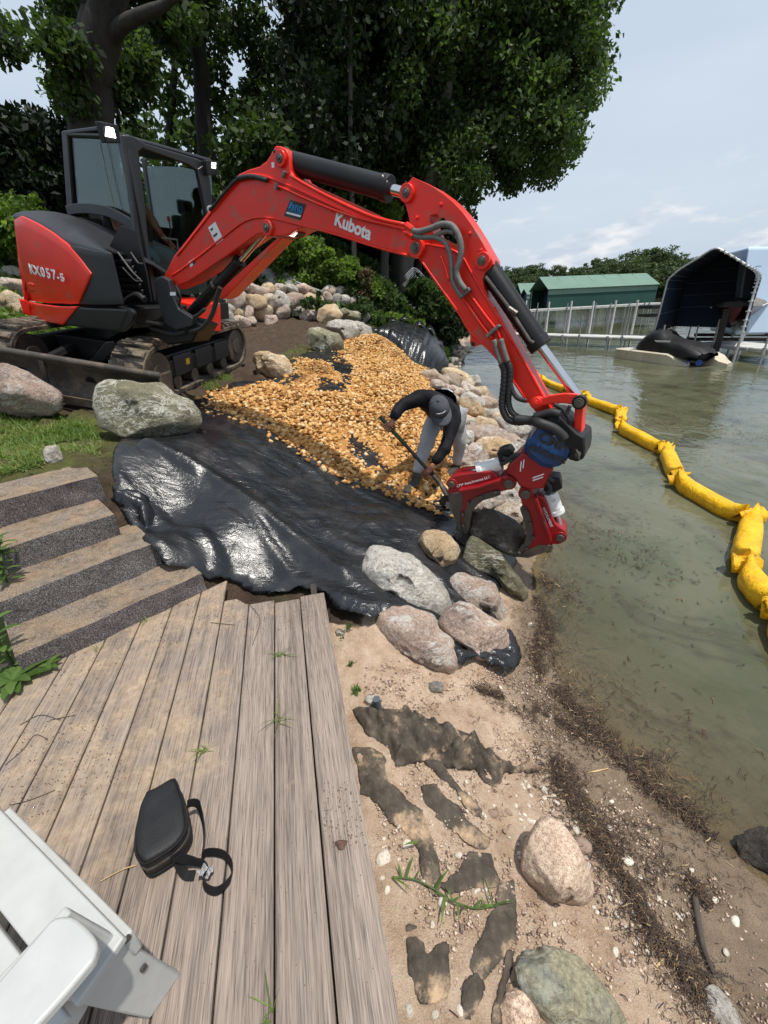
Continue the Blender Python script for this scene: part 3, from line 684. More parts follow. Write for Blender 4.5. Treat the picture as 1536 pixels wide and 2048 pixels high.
# ------------------------------------------------------------------ excavator: upper frame turned to the lake and tipped down the bank
yaw, tau = math.radians(-33), math.radians(10)
f0 = A_([math.cos(yaw), math.sin(yaw), 0]); ll = A_([-math.sin(yaw), math.cos(yaw), 0]); uz = A_([0, 0, 1.])
ff = f0 * math.cos(tau) - uz * math.sin(tau); uu = uz * math.cos(tau) + f0 * math.sin(tau)
PA = CAM + ray(250, 268) * 4.25                       # upper front right corner of the cab
EO = PA - .85 * ff + .02 * ll - 2.5 * uu              # swing axis at track level
FR = (EO, ff, ll, uu)
def Lc(x, y, z): return EO + ff * x + ll * y + uu * z
def Z1(p): return [(x * .3385, 200 + y * .3385) for x, y in p]
def Z2(p): return [(300 + x * .3646, 260 + y * .3646) for x, y in p]
def Z3(p): return [(760 + x * .3255, 320 + y * .3255) for x, y in p]
def Z4(p): return [(680 + x * .3385, 740 + y * .3385) for x, y in p]
def Z6(p): return [(200 + x * .1953, 240 + y * .1953) for x, y in p]
def Sd(pts, off): return px_plane(pts, EO + ll * off, ll)         # on a fore-aft plane, off metres left of the axis
def Fd(pts, X): return px_plane(pts, EO + ff * X, ff)             # on a plane across the machine
exc = empty('excavator', EO, 'red tracked mini excavator with black cab, reaching its boom out over the bank', 'excavator')

# --- tracks and blade
ud = nrm(at_plane(469, 740, EO, uu) - at_plane(375, 784, EO, uu)); ur = nrm(np.cross(ud, uu)); 
UO = at_plane(375, 784, EO, uu) + ud * .55 - ur * 1.0
UF = (UO, -ud, -ur, uu)                                # x towards the blade, y to the machine's left, z up
def Uc(x, y, z): return UO - ud * x - ur * y + uu * z
def stadium(s):
    """track path: s in 0..1 -> (x, z, angle)"""
    r, Lh = .27, .98; per = 4 * Lh + 2 * math.pi * r; d = (s % 1) * per
    if d < 2 * Lh: return Lh - d, .04 + 2 * r, math.pi
    d -= 2 * Lh
    if d < math.pi * r: a = math.pi / 2 + d / r; return -Lh + r * math.cos(a), .04 + r + r * math.sin(a), a + math.pi / 2
    d -= math.pi * r
    if d < 2 * Lh: return -Lh + d, .04, 0.
    d -= 2 * Lh; a = -math.pi / 2 + d / r; return Lh + r * math.cos(a), .04 + r + r * math.sin(a), a + math.pi / 2
for side in (-1, 1):                                   # -1 = the track on the lake side
    yc = side * .78
    q = MB(); n = 96; G = []
    for k in range(n + 1):
        x, z, a = stadium(k / n); nx, nz = math.sin(a), -math.cos(a)
        G.append([Uc(x + nx * o, yc + w, z + nz * o) for o, w in ((.0, -.2), (.03, -.2), (.03, .2), (.0, .2), (-.012, .2), (-.012, -.2), (0, -.2))])
    q.grid(G); tr_ = q.build('track', m_rubber, exc, smooth=30)
    q = MB(); q.box((0, 0, 0), (.038, 0, 0), (0, .185, 0), (0, 0, .017)); q.box((.012, .09, .018), (.022, 0, 0), (0, .085, 0), (0, 0, .008)); q.box((-.012, -.09, .018), (.022, 0, 0), (0, .085, 0), (0, 0, .008))
    sm = None
    for k in range(44):
        x, z, a = stadium((k + .5) / 44); nx, nz = math.sin(a), -math.cos(a)
        if sm is None:
            sm = bpy.data.meshes.new('track_shoe'); sm.from_pydata(q.V, [], q.F); sm.materials.append(m_rubber)
        o = bpy.data.objects.new('track_shoe', sm); COL.objects.link(o); o.parent = tr_
        tx = (-ud) * math.cos(a) + uu * math.sin(a); tn = (-ud) * nx + uu * nz; p = Uc(x + nx * .046, yc, z + nz * .046) - BASE[exc.name]; ty = np.cross(tn, tx)
        M = Matrix.Identity(4)
        for r in range(3): M[r][0], M[r][1], M[r][2], M[r][3] = tx[r], ty[r], tn[r], p[r]
        o.matrix_local = M
        md = None
    q = MB(); q.boxy(-.86, .86, yc - side * .0 - .12, yc + .12, .16, .46, UF); q.boxy(-.8, .8, yc + side * .13 - .02, yc + side * .13 + .02, .2, .40, UF)
    fr_ = q.build('track_frame', m_black, exc, bev=.02)
    for x in (-.98, .98):
        q = MB(); q.cyl(Uc(x, yc - .17, .31), Uc(x, yc + .17, .31), .235, 28); q.cyl(Uc(x, yc - .185, .31), Uc(x, yc + .185, .31), .11, 20)
        q.build('idler' if x > 0 else 'sprocket', m_steel, exc, smooth=30, bev=.01)
    for x in (-.6, -.2, .2, .6):
        q = MB(); q.cyl(Uc(x, yc - .15, .13), Uc(x, yc + .15, .13), .085, 18); q.build('track_roller', m_steel, exc, smooth=30, bev=.008)
    for x in (-.55, -.05, .45):
        q = MB(); q.boxy(x - .2, x + .2, yc + side * .15 - .012, yc + side * .15 + .012, .20, .44, UF); q.build('side_cover', m_plastic, fr_, bev=.012)
q = MB(); q.boxy(.32, .40, -.945, -.93, .30, .37, UF); q.build('marker', m_yellow, exc)
q = MB(); q.boxy(-.6, .6, -.62, .62, .26, .5, UF); q.cyl(Uc(0, 0, .45), EO + uu * .78, .48, 32); q.build('undercarriage', m_black, exc, smooth=30, bev=.02)
# blade: traced across its own plane 1.62 m ahead of the axis
BP = UO - ud * 1.36
e1, e0 = at_plane(332, 748, BP, ud), at_plane(0, 694, BP, ud)
bx = nrm(e1 - e0); bz = nrm(np.cross(-bx, ud)); bz = bz if bz[2] > 0 else -bz
q = MB(); G = []
for t in np.linspace(0, 1, 9):
    fwd = .10 * (2 * t - 1) ** 2; c = e1 - bz * (.02 + .40 * t); G.append([c - ud * fwd, c - bx * 2.15 - ud * fwd])
q.grid(G); bl = q.build('blade', m_steel, exc); so = bl.modifiers.new('solid', 'SOLIDIFY'); so.thickness = .03
q = MB(); q.tube([e1 - ud * .09, e1 - bx * 2.15 - ud * .09], .035, 10); q.build('top_rail', m_steel, bl)
q = MB(); c = e1 - bz * .22; q.box(c - ud * .02, bx * .016, bz * .24, ud * .10); q.build('end_plate', m_steel, bl, bev=.01)
q = MB(); c = e1 - bz * .42; q.box(c - bx * 1.07 - ud * .12, bx * 1.07, bz * .045, ud * .012); q.build('cutting_edge', m_steel, bl, bev=.004)
g0 = at_plane(100, 745, BP, ud); q = MB(); q.box(g0 - ud * .07, bx * .03, bz * .15, ud * .012); q.build('stiffener', m_steel, bl, bev=.01)
for s in (-.4, .4):
    q = MB(); q.tube([BP + uu * .22 + ur * s, UO - ud * .5 + uu * .38 + ur * s], .07, 8); q.build('blade_arm', m_black, exc)
P_ = px_plane([(183, 720), (210, 685), (226, 683), (228, 697), (206, 722)], UO - ud * 1.05, nrm(ud + .35 * uu))
q = MB(); q.prism(P_, ud * .02); q.build('cylinder_cover', m_plastic, exc, bev=.005)
q = MB(); q.tube(catmull(px_plane([(228, 693), (250, 694), (268, 700), (275, 695), (266, 682)], UO - ud * .9, ud)), .012); q.build('hydraulic_pipe', m_hoseg, exc)

# --- house
PLAN = [(1.75, -.75), (.9, -.75), (.2, -.75), (-.2, -.735), (-.6, -.66), (-.9, -.50), (-1.12, -.25), (-1.22, .1), (-1.18, .5), (-.95, .88), (-.55, 1.05), (.95, 1.05)]
PLC = catmull(A_(PLAN), 5)
def wall_hit(px, py, grow=0.0):
    """sight line against the upright skin of the house"""
    d = ray(px, py); o = CAM - EO; o2 = A_([o @ ff, o @ ll]); d2 = A_([d @ ff, d @ ll]); best = None; C0 = A_([0, .1])
    for a, b in zip(PLC[:-1], PLC[1:]):
        a = a + nrm(a - C0) * grow; b = b + nrm(b - C0) * grow
        e = b - a; den = d2[0] * -e[1] + d2[1] * e[0]
        if abs(den) < 1e-9: continue
        w = a - o2; t = (w[0] * -e[1] + w[1] * e[0]) / den; s = (d2[0] * w[1] - d2[1] * w[0]) / den
        if -1e-6 <= s <= 1 + 1e-6 and t > 0 and (best is None or t < best): best = t
    if best is None:
        dn = d2 / np.linalg.norm(d2); w = PLC - o2; ds = np.abs(w[:, 0] * dn[1] - w[:, 1] * dn[0]); k = ds.argmin(); best = np.dot(w[k], dn) / np.linalg.norm(d2)
    return CAM + d * best
def coons(top, bot, n=14, m=9):
    """pixel net between an upper and a lower traced edge"""
    def rs(P, n):
        P = A_(P, float); s = np.r_[0, np.cumsum(np.linalg.norm(np.diff(P, axis=0), axis=1))]; t = np.linspace(0, s[-1], n)
        return np.stack([np.interp(t, s, P[:, 0]), np.interp(t, s, P[:, 1])], -1)
    a, b = rs(top, n), rs(bot, n); return [[a[i] * (1 - j / (m - 1)) + b[i] * j / (m - 1) for i in range(n)] for j in range(m)]
def skin(name, top, bot, m, grow=0.0, inward=.03, n=18, mm=9, par=exc, dish=0.0):
    G = []
    for j, row in enumerate(coons(top, bot, n, mm)): G.append([wall_hit(x, y, grow + dish * math.sin(math.pi * j / (mm - 1))) for x, y in row])
    q = MB(); q.grid(G); o = q.build(name, m, par, smooth=180)
    so = o.modifiers.new('solid', 'SOLIDIFY'); so.thickness = inward; so.offset = 0; b = o.modifiers.new('bevel', 'BEVEL'); b.width = .008; b.segments = 2; b.limit_method = 'ANGLE'
    return o
rp = skin('rear_panel', [(31, 440), (45, 432), (75, 446), (105, 464), (140, 491), (165, 520), (186, 548)], [(48, 600), (75, 603), (100, 606), (130, 607), (145, 608), (160, 607)], m_red, .012, n=26, dish=.012)
skin('engine_cover', [(140, 491), (160, 494), (190, 501), (222, 506)], [(160, 608), (185, 610), (215, 610), (247, 609)], m_plastic, 0)
skin('engine_cover', [(140, 491), (150, 502), (165, 518), (187, 548)], [(142, 493), (152, 506), (166, 524), (160, 607)], m_plastic, -.004)
skin('counterweight', [(38, 597), (80, 608), (120, 613), (160, 613)], [(46, 626), (75, 638), (105, 645), (131, 650)], m_red, .035, inward=.05)
skin('lower_skirt', [(140, 613), (190, 617), (240, 618), (262, 620)], [(132, 650), (170, 655), (210, 660), (244, 664)], m_black, .03, inward=.04)
skin('lower_skirt', [(262, 618), (268, 622), (270, 626), (271, 630)], [(244, 664), (250, 662), (262, 650), (268, 640)], m_black, .025, inward=.04)
skin('panel_handle', [(50, 561), (58, 559), (66, 561), (71, 566)], [(53, 580), (60, 584), (68, 585), (72, 582)], mat('red_recess_shade', tuple(x * .55 for x in RED), None, 4, .5), .026, inward=.012, par=rp, n=5, mm=4)  # shade of the handle recess painted in, a darkened copy of the red
skin('handle_bar', [(55, 566), (60, 565), (65, 566), (69, 569)], [(55, 571), (60, 571), (65, 572), (69, 574)], m_red, .035, inward=.012, par=rp, n=5, mm=3)
# curved black hood over the engine
low = [wall_hit(x, y) for x, y in A_(coons([(31, 438), (45, 432), (75, 446), (105, 464), (140, 491), (180, 499), (222, 506)], [(0, 0), (1, 1)], 22, 2)[0])]
upx = A_(coons([(40, 431), (62, 424), (90, 422), (115, 424), (150, 437), (185, 462), (226, 504)], [(0, 0), (1, 1)], 22, 2)[0])
upq = [at_plane(x, y, EO + ll * (-.62 + .45 * math.sin(math.pi * (.12 + .80 * i / 21))), ll) for i, (x, y) in enumerate(upx)]
G = []
for t in np.linspace(0, 1, 8):
    G.append([a * (1 - t) + b * t + uu * .05 * math.sin(math.pi * t) * (.3 + .7 * math.sin(math.pi * i / 21)) - ll * .05 * math.sin(math.pi * t) for i, (a, b) in enumerate(zip(low, upq))])
for t in (.3, .6, 1.): G.append([b + ll * .7 * t - uu * .25 * t * t + (ff * .3 * t * (1 - i / 21)) for i, b in enumerate(upq)])
q = MB(); q.grid(G); o = q.build('engine_hood', m_plastic, exc, smooth=180); so = o.modifiers.new('solid', 'SOLIDIFY'); so.thickness = .02; so.offset = -1
for body, a, b, sz in (('K', (58, 538), (69, 541), .13), ('X', (68, 541), (80, 544), .13), ('0', (80, 544), (91, 547), .13), ('5', (91, 546.5), (102, 549.5), .13), ('7', (102, 549), (113, 552), .13), ('-', (113, 553), (119, 555), .10), ('5', (119, 555), (130, 557), .10)):
    pa, pb = wall_hit(*a, .03), wall_hit(*b, .03); c = (pa + pb) / 2
    cyl_ = text('lettering', body, m_decalw, rp, wall_hit((a[0] + b[0]) / 2, (a[1] + b[1]) / 2, .075), pb - pa, uu, sz, .002, bold=.004, sx=np.linalg.norm(pb - pa) / (sz * (.72 if body != '-' else .5)))
# floor frame, engine bay and swing post
q = MB(); q.prism([Lc(x, y, .76) for x, y in [(1.25, -.55), (.2, -.68), (-.5, -.62), (-.95, -.4), (-1.1, .1), (-.95, .7), (-.5, .98), (1.0, .98)]], uu * .2)
q.build('swing_frame', m_black, exc, bev=.01)
q = MB(); q.boxy(-.85, .45, -.52, .0, .95, 1.45, FR); q.build('engine_block', m_black, exc, bev=.02)
gr_ = Sd([(215, 500), (232, 540), (246, 606), (302, 604), (292, 545), (270, 462), (240, 450)], -.40)
q = MB(); q.prism(gr_, ll * .02); gp = q.build('grille_panel', m_black, exc)
for k in range(7):
    a, b = (226 + k * 3.2, 522 + k * 12), (262 + k * 4.6, 524 + k * 12); P_ = Sd([a, b], -.43)
    q = MB(); q.box((A_(P_[0]) + P_[1]) / 2, (A_(P_[1]) - P_[0]) / 2, uu * .016, ll * .014 + uu * .01); q.build('grille_slat', m_frame, gp, bev=.003)
for k, pts in enumerate(([(236, 505), (262, 540), (282, 560)], [(246, 535), (270, 560), (284, 562)], [(262, 505), (276, 525), (285, 527)])):
    q = MB(); q.tube(catmull(Sd(pts, -.45)), .008, 6); q.build('linkage_rod', m_hoseg if k < 2 else m_pin, gp)
q = MB(); q.prism(Sd([(300, 640), (330, 628), (385, 642), (402, 650), (384, 684), (335, 690), (300, 668)], -.46), ll * .22); q.build('swing_casting', m_black, exc, bev=.015)
q = MB(); q.prism(Sd([(308, 562), (322, 552), (336, 560), (345, 594), (356, 618), (384, 636), (384, 652), (352, 660), (330, 648), (316, 606)], -.50), ll * .06)
q.prism(Sd([(308, 562), (322, 552), (336, 560), (345, 594), (356, 618), (384, 636), (384, 652), (352, 660), (330, 648), (316, 606)], -.22), ll * .06); q.build('boom_bracket', m_plastic, exc, bev=.008)
for pts, r in (([(252, 603), (262, 594), (276, 590), (290, 600)], .03), ([(268, 640), (300, 646), (330, 650)], .022), ([(300, 655), (345, 668), (372, 664)], .02), ([(345, 610), (362, 640), (392, 632), (410, 618)], .016), ([(382, 664), (405, 655), (424, 630), (434, 595), (440, 575)], .022),
               ([(338, 650), (360, 600), (352, 570)], .012), ([(330, 645), (345, 640), (370, 655), (384, 648)], .014)):
    q = MB(); q.tube(catmull(Sd(pts, -.47)), r, 8); q.build('hose', m_hose, exc)
q = MB(); q.prism(Fd([(383, 608), (441, 606), (443, 663), (378, 663)], 1.2), -ff * .5); q.build('tool_box', m_red, exc, bev=.012)
q = MB(); q.prism(Sd([(340, 584), (351, 584), (351, 591), (340, 591)], -.505), ll * .004); q.build('sticker', m_decalw, exc)

# --- cab
SO = -.02
cabm = m_frame
def post(name, pl, m=cabm, par=exc, dep=None):
    q = MB(); q.prism(pl, dep); return q.build(name, m, par, bev=.012)
post('cab_post', Sd([(122, 262), (133, 262), (146, 418), (133, 418)], SO), dep=ll * .05)
post('cab_post', Sd(Z1([(690, 240), (735, 205), (830, 700), (905, 1190), (850, 1190), (790, 730)]), SO - .01), dep=ll * .06)
post('cab_post', Fd(Z6([(230, 150), (330, 160), (400, 330), (470, 900), (545, 1800), (440, 1800), (350, 1000)]), .86), dep=-ff * .07)
post('cab_rail', Fd(Z6([(270, 140), (350, 170), (460, 238), (1000, 398), (1095, 440), (1085, 530), (1000, 520), (900, 455), (440, 292), (398, 330), (330, 330)]), .85), dep=-ff * .07)
post('cab_post', Fd(Z6([(1000, 500), (1095, 440), (1130, 640), (1165, 950), (1215, 1750), (1140, 1750), (1088, 940)]), .86), dep=-ff * .07)
post('cab_post', Fd(Z6([(760, 480), (845, 500), (885, 1290), (822, 1290)]), -.25), dep=-ff * .05)
post('cab_rail', Sd(Z1([(365, 180), (590, 150), (740, 205), (700, 240), (585, 182), (375, 206)]), SO), dep=ll * .05)
q = MB(); q.ribbon(catmull(Sd(Z1([(405, 655), (470, 642), (560, 645), (660, 668), (800, 745)]), SO - .015), 5), uu, .10, .05); q.build('cab_rail', cabm, exc, bev=.006)
q = MB(); a = Sd([(122, 262)], SO)[0]; b = Sd([(250, 266)], SO)[0]; w = ll * 1.10
G = [[a, b], [a + w, b + w]]
q.prism([a, a, b][0:1] + [b - ff * .04, b + w - ff * .04, a + w], -uu * .05); q.build('roof', cabm, exc, bev=.025, segs=3)
q = MB(); q.boxy(-.50, .82, .0, 1.06, .86, .97, FR); q.build('cab_floor', m_black, exc, bev=.01)
q = MB(); q.boxy(-.56, -.52, .0, 1.06, .9, 1.75, FR); q.build('rear_wall', m_black, exc)
for yy in (1.03,):
    q = MB(); q.boxy(-.55, -.48, yy, yy + .05, .9, 2.5, FR); q.build('cab_post', cabm, exc, bev=.01)
    q = MB(); q.boxy(-.5, .84, yy, yy + .05, 1.45, 1.52, FR); q.boxy(-.5, .84, yy, yy + .05, .9, .98, FR); q.build('door_frame', cabm, exc, bev=.008)
m_glass = bpy.data.materials.new('tinted_glass'); N = NT(m_glass)
frn = N.n('ShaderNodeFresnel', {'IOR': 1.5}); tr2 = N.n('ShaderNodeBsdfTransparent', {'Color': (.55, .62, .60, 1)}); gl2 = N.n('ShaderNodeBsdfGlossy', {'Color': (.9, .95, .95, 1), 'Roughness': .03})
mx = N.n('ShaderNodeMixShader', {0: N.math('MULTIPLY', frn.outputs[0], .8), 1: tr2.outputs[0], 2: gl2.outputs[0]}); o = N.n('ShaderNodeOutputMaterial'); N.t.links.new(mx.outputs[0], o.inputs[0])
q = MB(); q.prism(Sd(Z1([(375, 205), (585, 180), (700, 240), (795, 735), (660, 665), (560, 642), (470, 640), (410, 650)]), SO + .03), ll * .005); q.build('side_window', m_glass, exc)
q = MB(); q.prism(Fd(Z6([(545, 1230), (780, 1330), (1110, 1500), (1180, 1750), (880, 1790), (560, 1700)]), .82), -ff * .005); q.build('lower_windscreen', m_glass, exc)
q = MB(); q.boxy(-.5, .8, 1.04, 1.045, 1.0, 2.42, FR); q.build('door_window', m_glass, exc)
q = MB(); q.tube(Sd(Z1([(590, 240), (640, 480), (685, 660)]), SO - .01), .004, 5); q.build('wiper', m_pin, exc)
m_lamp = bpy.data.materials.new('lamp_lens'); N = NT(m_lamp); N.bsdf((.9, .9, .9), .2, **{'Emission Color': (1, .98, .95), 'Emission Strength': 9.})
m_lamp2 = bpy.data.materials.new('lamp_lens_dim'); N = NT(m_lamp2); N.bsdf((.9, .9, .9), .2, **{'Emission Color': (1, .98, .95), 'Emission Strength': 1.6})
for (pts, X, lens, mm_) in ((Z6([(-10, 10), (190, 50), (215, 240), (60, 235)]), .93, [[(70, 65), (140, 85), (165, 185), (60, 165)]], m_lamp), (Z6([(1090, 410), (1215, 425), (1215, 560), (1100, 570)]), .93, [[(1148, 432), (1192, 438), (1190, 465), (1146, 460)], [(1146, 468), (1190, 472), (1188, 500), (1148, 495)]], m_lamp2)):
    q = MB(); q.prism(Fd(pts, X), -ff * .08); wl = q.build('work_light', m_black, exc, bev=.008)
    for ls in lens:
        q = MB(); q.prism(Fd(Z6(ls), X + .012), -ff * .014); q.build('lens', mm_, wl, bev=.003)
# seat and levers
q = MB(); q.boxy(-.42, .12, .28, .80, 1.22, 1.36, FR); q.build('seat', m_seat, exc, bev=.05, segs=3)
q = MB(); q.boxy(-.50, -.38, .30, .78, 1.36, 1.92, FR); q.build('seat_back', m_seat, exc, bev=.05, segs=3)
q = MB(); q.boxy(-.48, -.40, .42, .66, 1.94, 2.12, FR); q.build('headrest', m_seat, exc, bev=.03, segs=3)
for y in (.22, .80):
    q = MB(); q.boxy(-.2, .25, y - .05, y + .05, 1.36, 1.44, FR); q.build('armrest', m_seat, exc, bev=.02)
q = MB(); q.tube(Fd(Z6([(695, 1250), (730, 1140), (705, 1030)]), .45), .008, 6); lv = q.build('control_lever', m_black, exc)
q = MB(); q.tube(Fd(Z6([(708, 1040), (698, 985)]), .45), .018, 8); q.build('lever_grip', m_redcap, lv)
q = MB(); q.tube(Fd(Z6([(630, 1205), (790, 1225), (800, 1330)]), .55), .012, 6); q.build('grab_rail', m_hoseg, exc)
q = MB(); q.tube(catmull(Fd(Z6([(1130, 970), (1105, 930), (1110, 890), (1145, 885), (1160, 920)]), 1.35)), .010, 6); q.build('lifting_shackle', m_alu, exc)

# --- boom, arm and their cylinders, each a shape in the fore-aft plane of the machine
BO = -.33
boomP = Z2([(108, 872), (215, 828), (420, 690), (560, 590), (590, 570), (615, 568), (640, 585), (665, 582), (700, 582), (760, 575), (800, 548), (850, 530), (1000, 565), (1250, 642), (1400, 684), (1450, 694), (1480, 686), (1502, 662), (1505, 630), (1485, 600), (1440, 580), (1320, 508), (1185, 452), (830, 287), (790, 262), (770, 225), (765, 150), (748, 108), (715, 88), (690, 86), (676, 105), (662, 135), (640, 170), (600, 200), (545, 215), (490, 240), (440, 295), (330, 435), (230, 565), (130, 692), (78, 800), (88, 840)])
q = MB(); q.prism(Sd(boomP, BO - .10), ll * .20); boom = q.build('boom', m_red, exc, bev=.007)
for ln in (Z2([(120, 800), (200, 745), (330, 645), (480, 525), (540, 492), (600, 480), (680, 486), (760, 505), (1000, 568), (1250, 645), (1420, 690)]), Z2([(150, 690), (330, 460), (440, 320), (500, 262), (560, 245), (640, 258), (760, 305), (900, 370), (1100, 462), (1185, 500), (1330, 525)])):
    q = MB(); q.tube(catmull(Sd(ln, BO - .105), 5), .008, 6); q.build('weld_lip', m_red, boom, smooth=180)
for i_, (ln, r, m) in enumerate(((Z2([(770, 250), (900, 325), (1100, 425), (1250, 485), (1400, 520)]), .012, m_red), (Z2([(480, 265), (560, 255), (640, 275)]), .016, m_hose), (Z2([(330, 440), (420, 330), (480, 270), (540, 255), (600, 262)]), .012, m_hose), (Z2([(690, 300), (900, 395), (1100, 470), (1300, 520), (1400, 545)]), .010, m_red))):
    q = MB(); q.tube(catmull(Sd(ln, BO - .12), 5), r, 7); q.build('hydraulic_pipe', m, boom, smooth=180)
def pin(px, off, r, h, par, m=m_pin, boss=None, bm=m_red):
    c = Sd([px], off)[0]
    if boss:
        q = MB(); q.cyl(c - ll * h * .8, c + ll * .03, boss, 22); q.build('pin_boss', bm, par, smooth=30, bev=.004)
    q = MB(); q.cyl(c - ll * (h + .004), c + ll * .03, r, 14); q.cyl(c - ll * (h + .012), c, r * .55, 6); q.build('pin', m, par, smooth=30, bev=.002)
pin(Z2([(722, 158)])[0], BO - .10, .028, .03, boom, boss=.052); pin(Z2([(650, 538)])[0], BO - .10, .030, .03, boom, boss=.055); pin(Z2([(1460, 648)])[0], BO - .10, .034, .02, boom, boss=.058)
pin(Z2([(687, 118)])[0], BO - .10, .012, .006, boom, m_decalk)
q = MB()
for c in Z2([(183, 720), (175, 712)]): pass
q.build('boom_bolt', m_pin, boom) if q.V else None
for pts, nm in ((Z2([(715, 255), (728, 222), (738, 228), (726, 262)]), 'pipe_clamp'), (Z2([(675, 320), (688, 288), (702, 294), (690, 328)]), 'pipe_clamp')):
    q = MB(); q.prism(Sd(pts, BO - .13), ll * .03); q.build(nm, m_hoseg, boom, bev=.003)
def sticker(pts, m, name='sticker', off=BO - .1032, par=None, th=.0015):
    q = MB(); q.prism(Sd(pts, off), ll * th); return q.build(name, m, par or boom)
sticker(Z2([(318, 535), (358, 503), (402, 600), (363, 630)]), m_decalw)
for p in ([(330, 545), (342, 535), (346, 545), (334, 555)], [(345, 580), (366, 563), (370, 572), (350, 590)]): sticker(Z2(p), m_decalk, 'print_mark', BO - .105)
sticker(Z2([(210, 725), (244, 702), (250, 732), (222, 753)]), m_decalw); sticker(Z2([(228, 715), (244, 704), (249, 731), (236, 740)]), m_decalk, 'print_mark', BO - .105)
sticker(Z2([(666, 178), (682, 176), (682, 206), (668, 208)]), m_decalw)
lano = sticker(Z2([(768, 384), (856, 406), (826, 494), (735, 470)]), m_decalk)
q4 = A_(Sd(Z2([(768, 384), (856, 406), (826, 494), (735, 470)]), BO - .1052)); LU = lambda a, b: (q4[0] * (1 - a) + q4[1] * a) * (1 - b) + (q4[3] * (1 - a) + q4[2] * a) * b
for (a0, a1, b0, b1, m) in ((.07, .20, .08, .62, m_decalb), (.07, .93, .52, .68, m_decalb), (.07, .93, .72, .84, m_decalw)):
    q = MB(); q.prism([LU(a0, b0), LU(a1, b0), LU(a1, b1), LU(a0, b1)], ll * .001); q.build('print_mark', m, boom)
text('lettering', 'ano', m_decalb, boom, LU(.58, .32) - ll * .001, q4[1] - q4[0], -(q4[3] - q4[0]), .075, .001, bold=.001)
text('lettering', 'EQUIPMENT', m_decalk, boom, LU(.5, .60) - ll * .0015, q4[1] - q4[0], -(q4[3] - q4[0]), .026, .0005)
ka, kb = Sd(Z2([(1010, 492), (1210, 580)]), BO - .104); kw = np.linalg.norm(kb - ka)
kt = text('lettering', 'Kubota', m_decalw, boom, Sd(Z2([(1112, 530)]), BO - .104)[0], kb - ka, nrm(np.cross(kb - ka, ll)) * (1 if np.cross(kb - ka, ll)[2] > 0 else -1), kw / 3.0, .0015, bold=.004)
for c in ((775, 572),):
    q = MB(); q.prism(Sd(Z2([(752, 575), (775, 556), (812, 562), (790, 588)]), BO - .06), ll * .10); bl_ = q.build('boom_light', m_black, boom, bev=.004)
    q = MB(); q.prism(Sd(Z2([(752, 577), (775, 558), (810, 564), (788, 588)]), BO - .064), ll * .003); q.build('lens', m_lamp2, bl_)

armP = Z3([(200, 104), (240, 122), (330, 168), (400, 218), (455, 265), (510, 325), (560, 395), (610, 475), (655, 555), (690, 615), (694, 640), (672, 668), (645, 692), (632, 735), (640, 790), (660, 850), (700, 905), (760, 1010), (890, 1245), (1000, 1438), (1058, 1545), (1052, 1580), (1020, 1595), (965, 1560), (912, 1492), (800, 1335), (720, 1222), (650, 1145), (612, 1128), (600, 1140), (578, 1150), (558, 1140), (552, 1118), (556, 1080), (545, 1035), (480, 930), (330, 725), (240, 610), (215, 560), (205, 500), (175, 345), (150, 250), (138, 205), (150, 165)])
hole = Z3([(300, 370), (310, 340), (345, 330), (390, 355), (440, 410), (475, 480), (478, 515), (440, 520), (340, 470), (318, 430)])
near, nh = A_(Sd(armP, BO - .075)), A_(Sd(hole, BO - .075)); w = ll * .15
tri = geometry.tessellate_polygon([[Vector(p) for p in near], [Vector(p) for p in nh]])
n1_, n2_ = len(near), len(nh); VV = list(near) + list(nh); n_ = n1_ + n2_
F = [tuple(t) for t in tri] + [tuple(n_ + i for i in t[::-1]) for t in tri] + [((k + 1) % n1_, k, n_ + k, n_ + (k + 1) % n1_) for k in range(n1_)] + [(n1_ + k, n1_ + (k + 1) % n2_, n_ + n1_ + (k + 1) % n2_, n_ + n1_ + k) for k in range(n2_)]
me_arm = mesh('arm', VV + [v + w for v in VV], F, m_red, exc)
bm = bmesh.new(); bm.from_mesh(me_arm.data); bmesh.ops.recalc_face_normals(bm, faces=bm.faces); bmesh.ops.dissolve_limit(bm, angle_limit=.02, verts=bm.verts, edges=bm.edges); bm.to_mesh(me_arm.data); bm.free()
bv = me_arm.modifiers.new('bevel', 'BEVEL'); bv.width = .006; bv.segments = 2; bv.limit_method = 'ANGLE'; bv.angle_limit = math.radians(35)
arm = me_arm
for ln in (Z3([(255, 620), (340, 740), (480, 935), (560, 1060), (720, 1220), (910, 1490)]), Z3([(700, 905), (890, 1245), (1050, 1540)]), Z3([(265, 515), (350, 530), (420, 545), (500, 590), (560, 690), (640, 830), (720, 960), (820, 1130)]), Z3([(375, 590), (400, 660), (420, 740)])):
    q = MB(); q.tube(catmull(Sd(ln, BO - .078), 5), .008, 6); q.build('weld_lip', m_red, arm, smooth=180)
pin(Z3([(172, 205)])[0], BO - .075, .026, .035, arm, boss=.052); pin(Z3([(635, 620)])[0], BO - .075, .026, .035, arm, boss=.050); pin(Z3([(975, 1490)])[0], BO - .075, .026, .035, arm, m_red, boss=.045); pin(Z3([(572, 1130)])[0], BO - .075, .014, .004, arm, m_decalk)
for c in ((375, 275), (228, 355), (553, 452), (620, 555)): pin(Z3([c])[0], BO - .075, .012, .006, arm, m_red)
for ln in (Z3([(520, 860), (600, 980), (690, 1100)]), Z3([(555, 830), (650, 960), (720, 1050), (740, 1105)])):
    q = MB(); q.tube(catmull(Sd(ln, BO - .095), 4), .010, 7); q.build('hydraulic_pipe', m_red, arm, smooth=180)
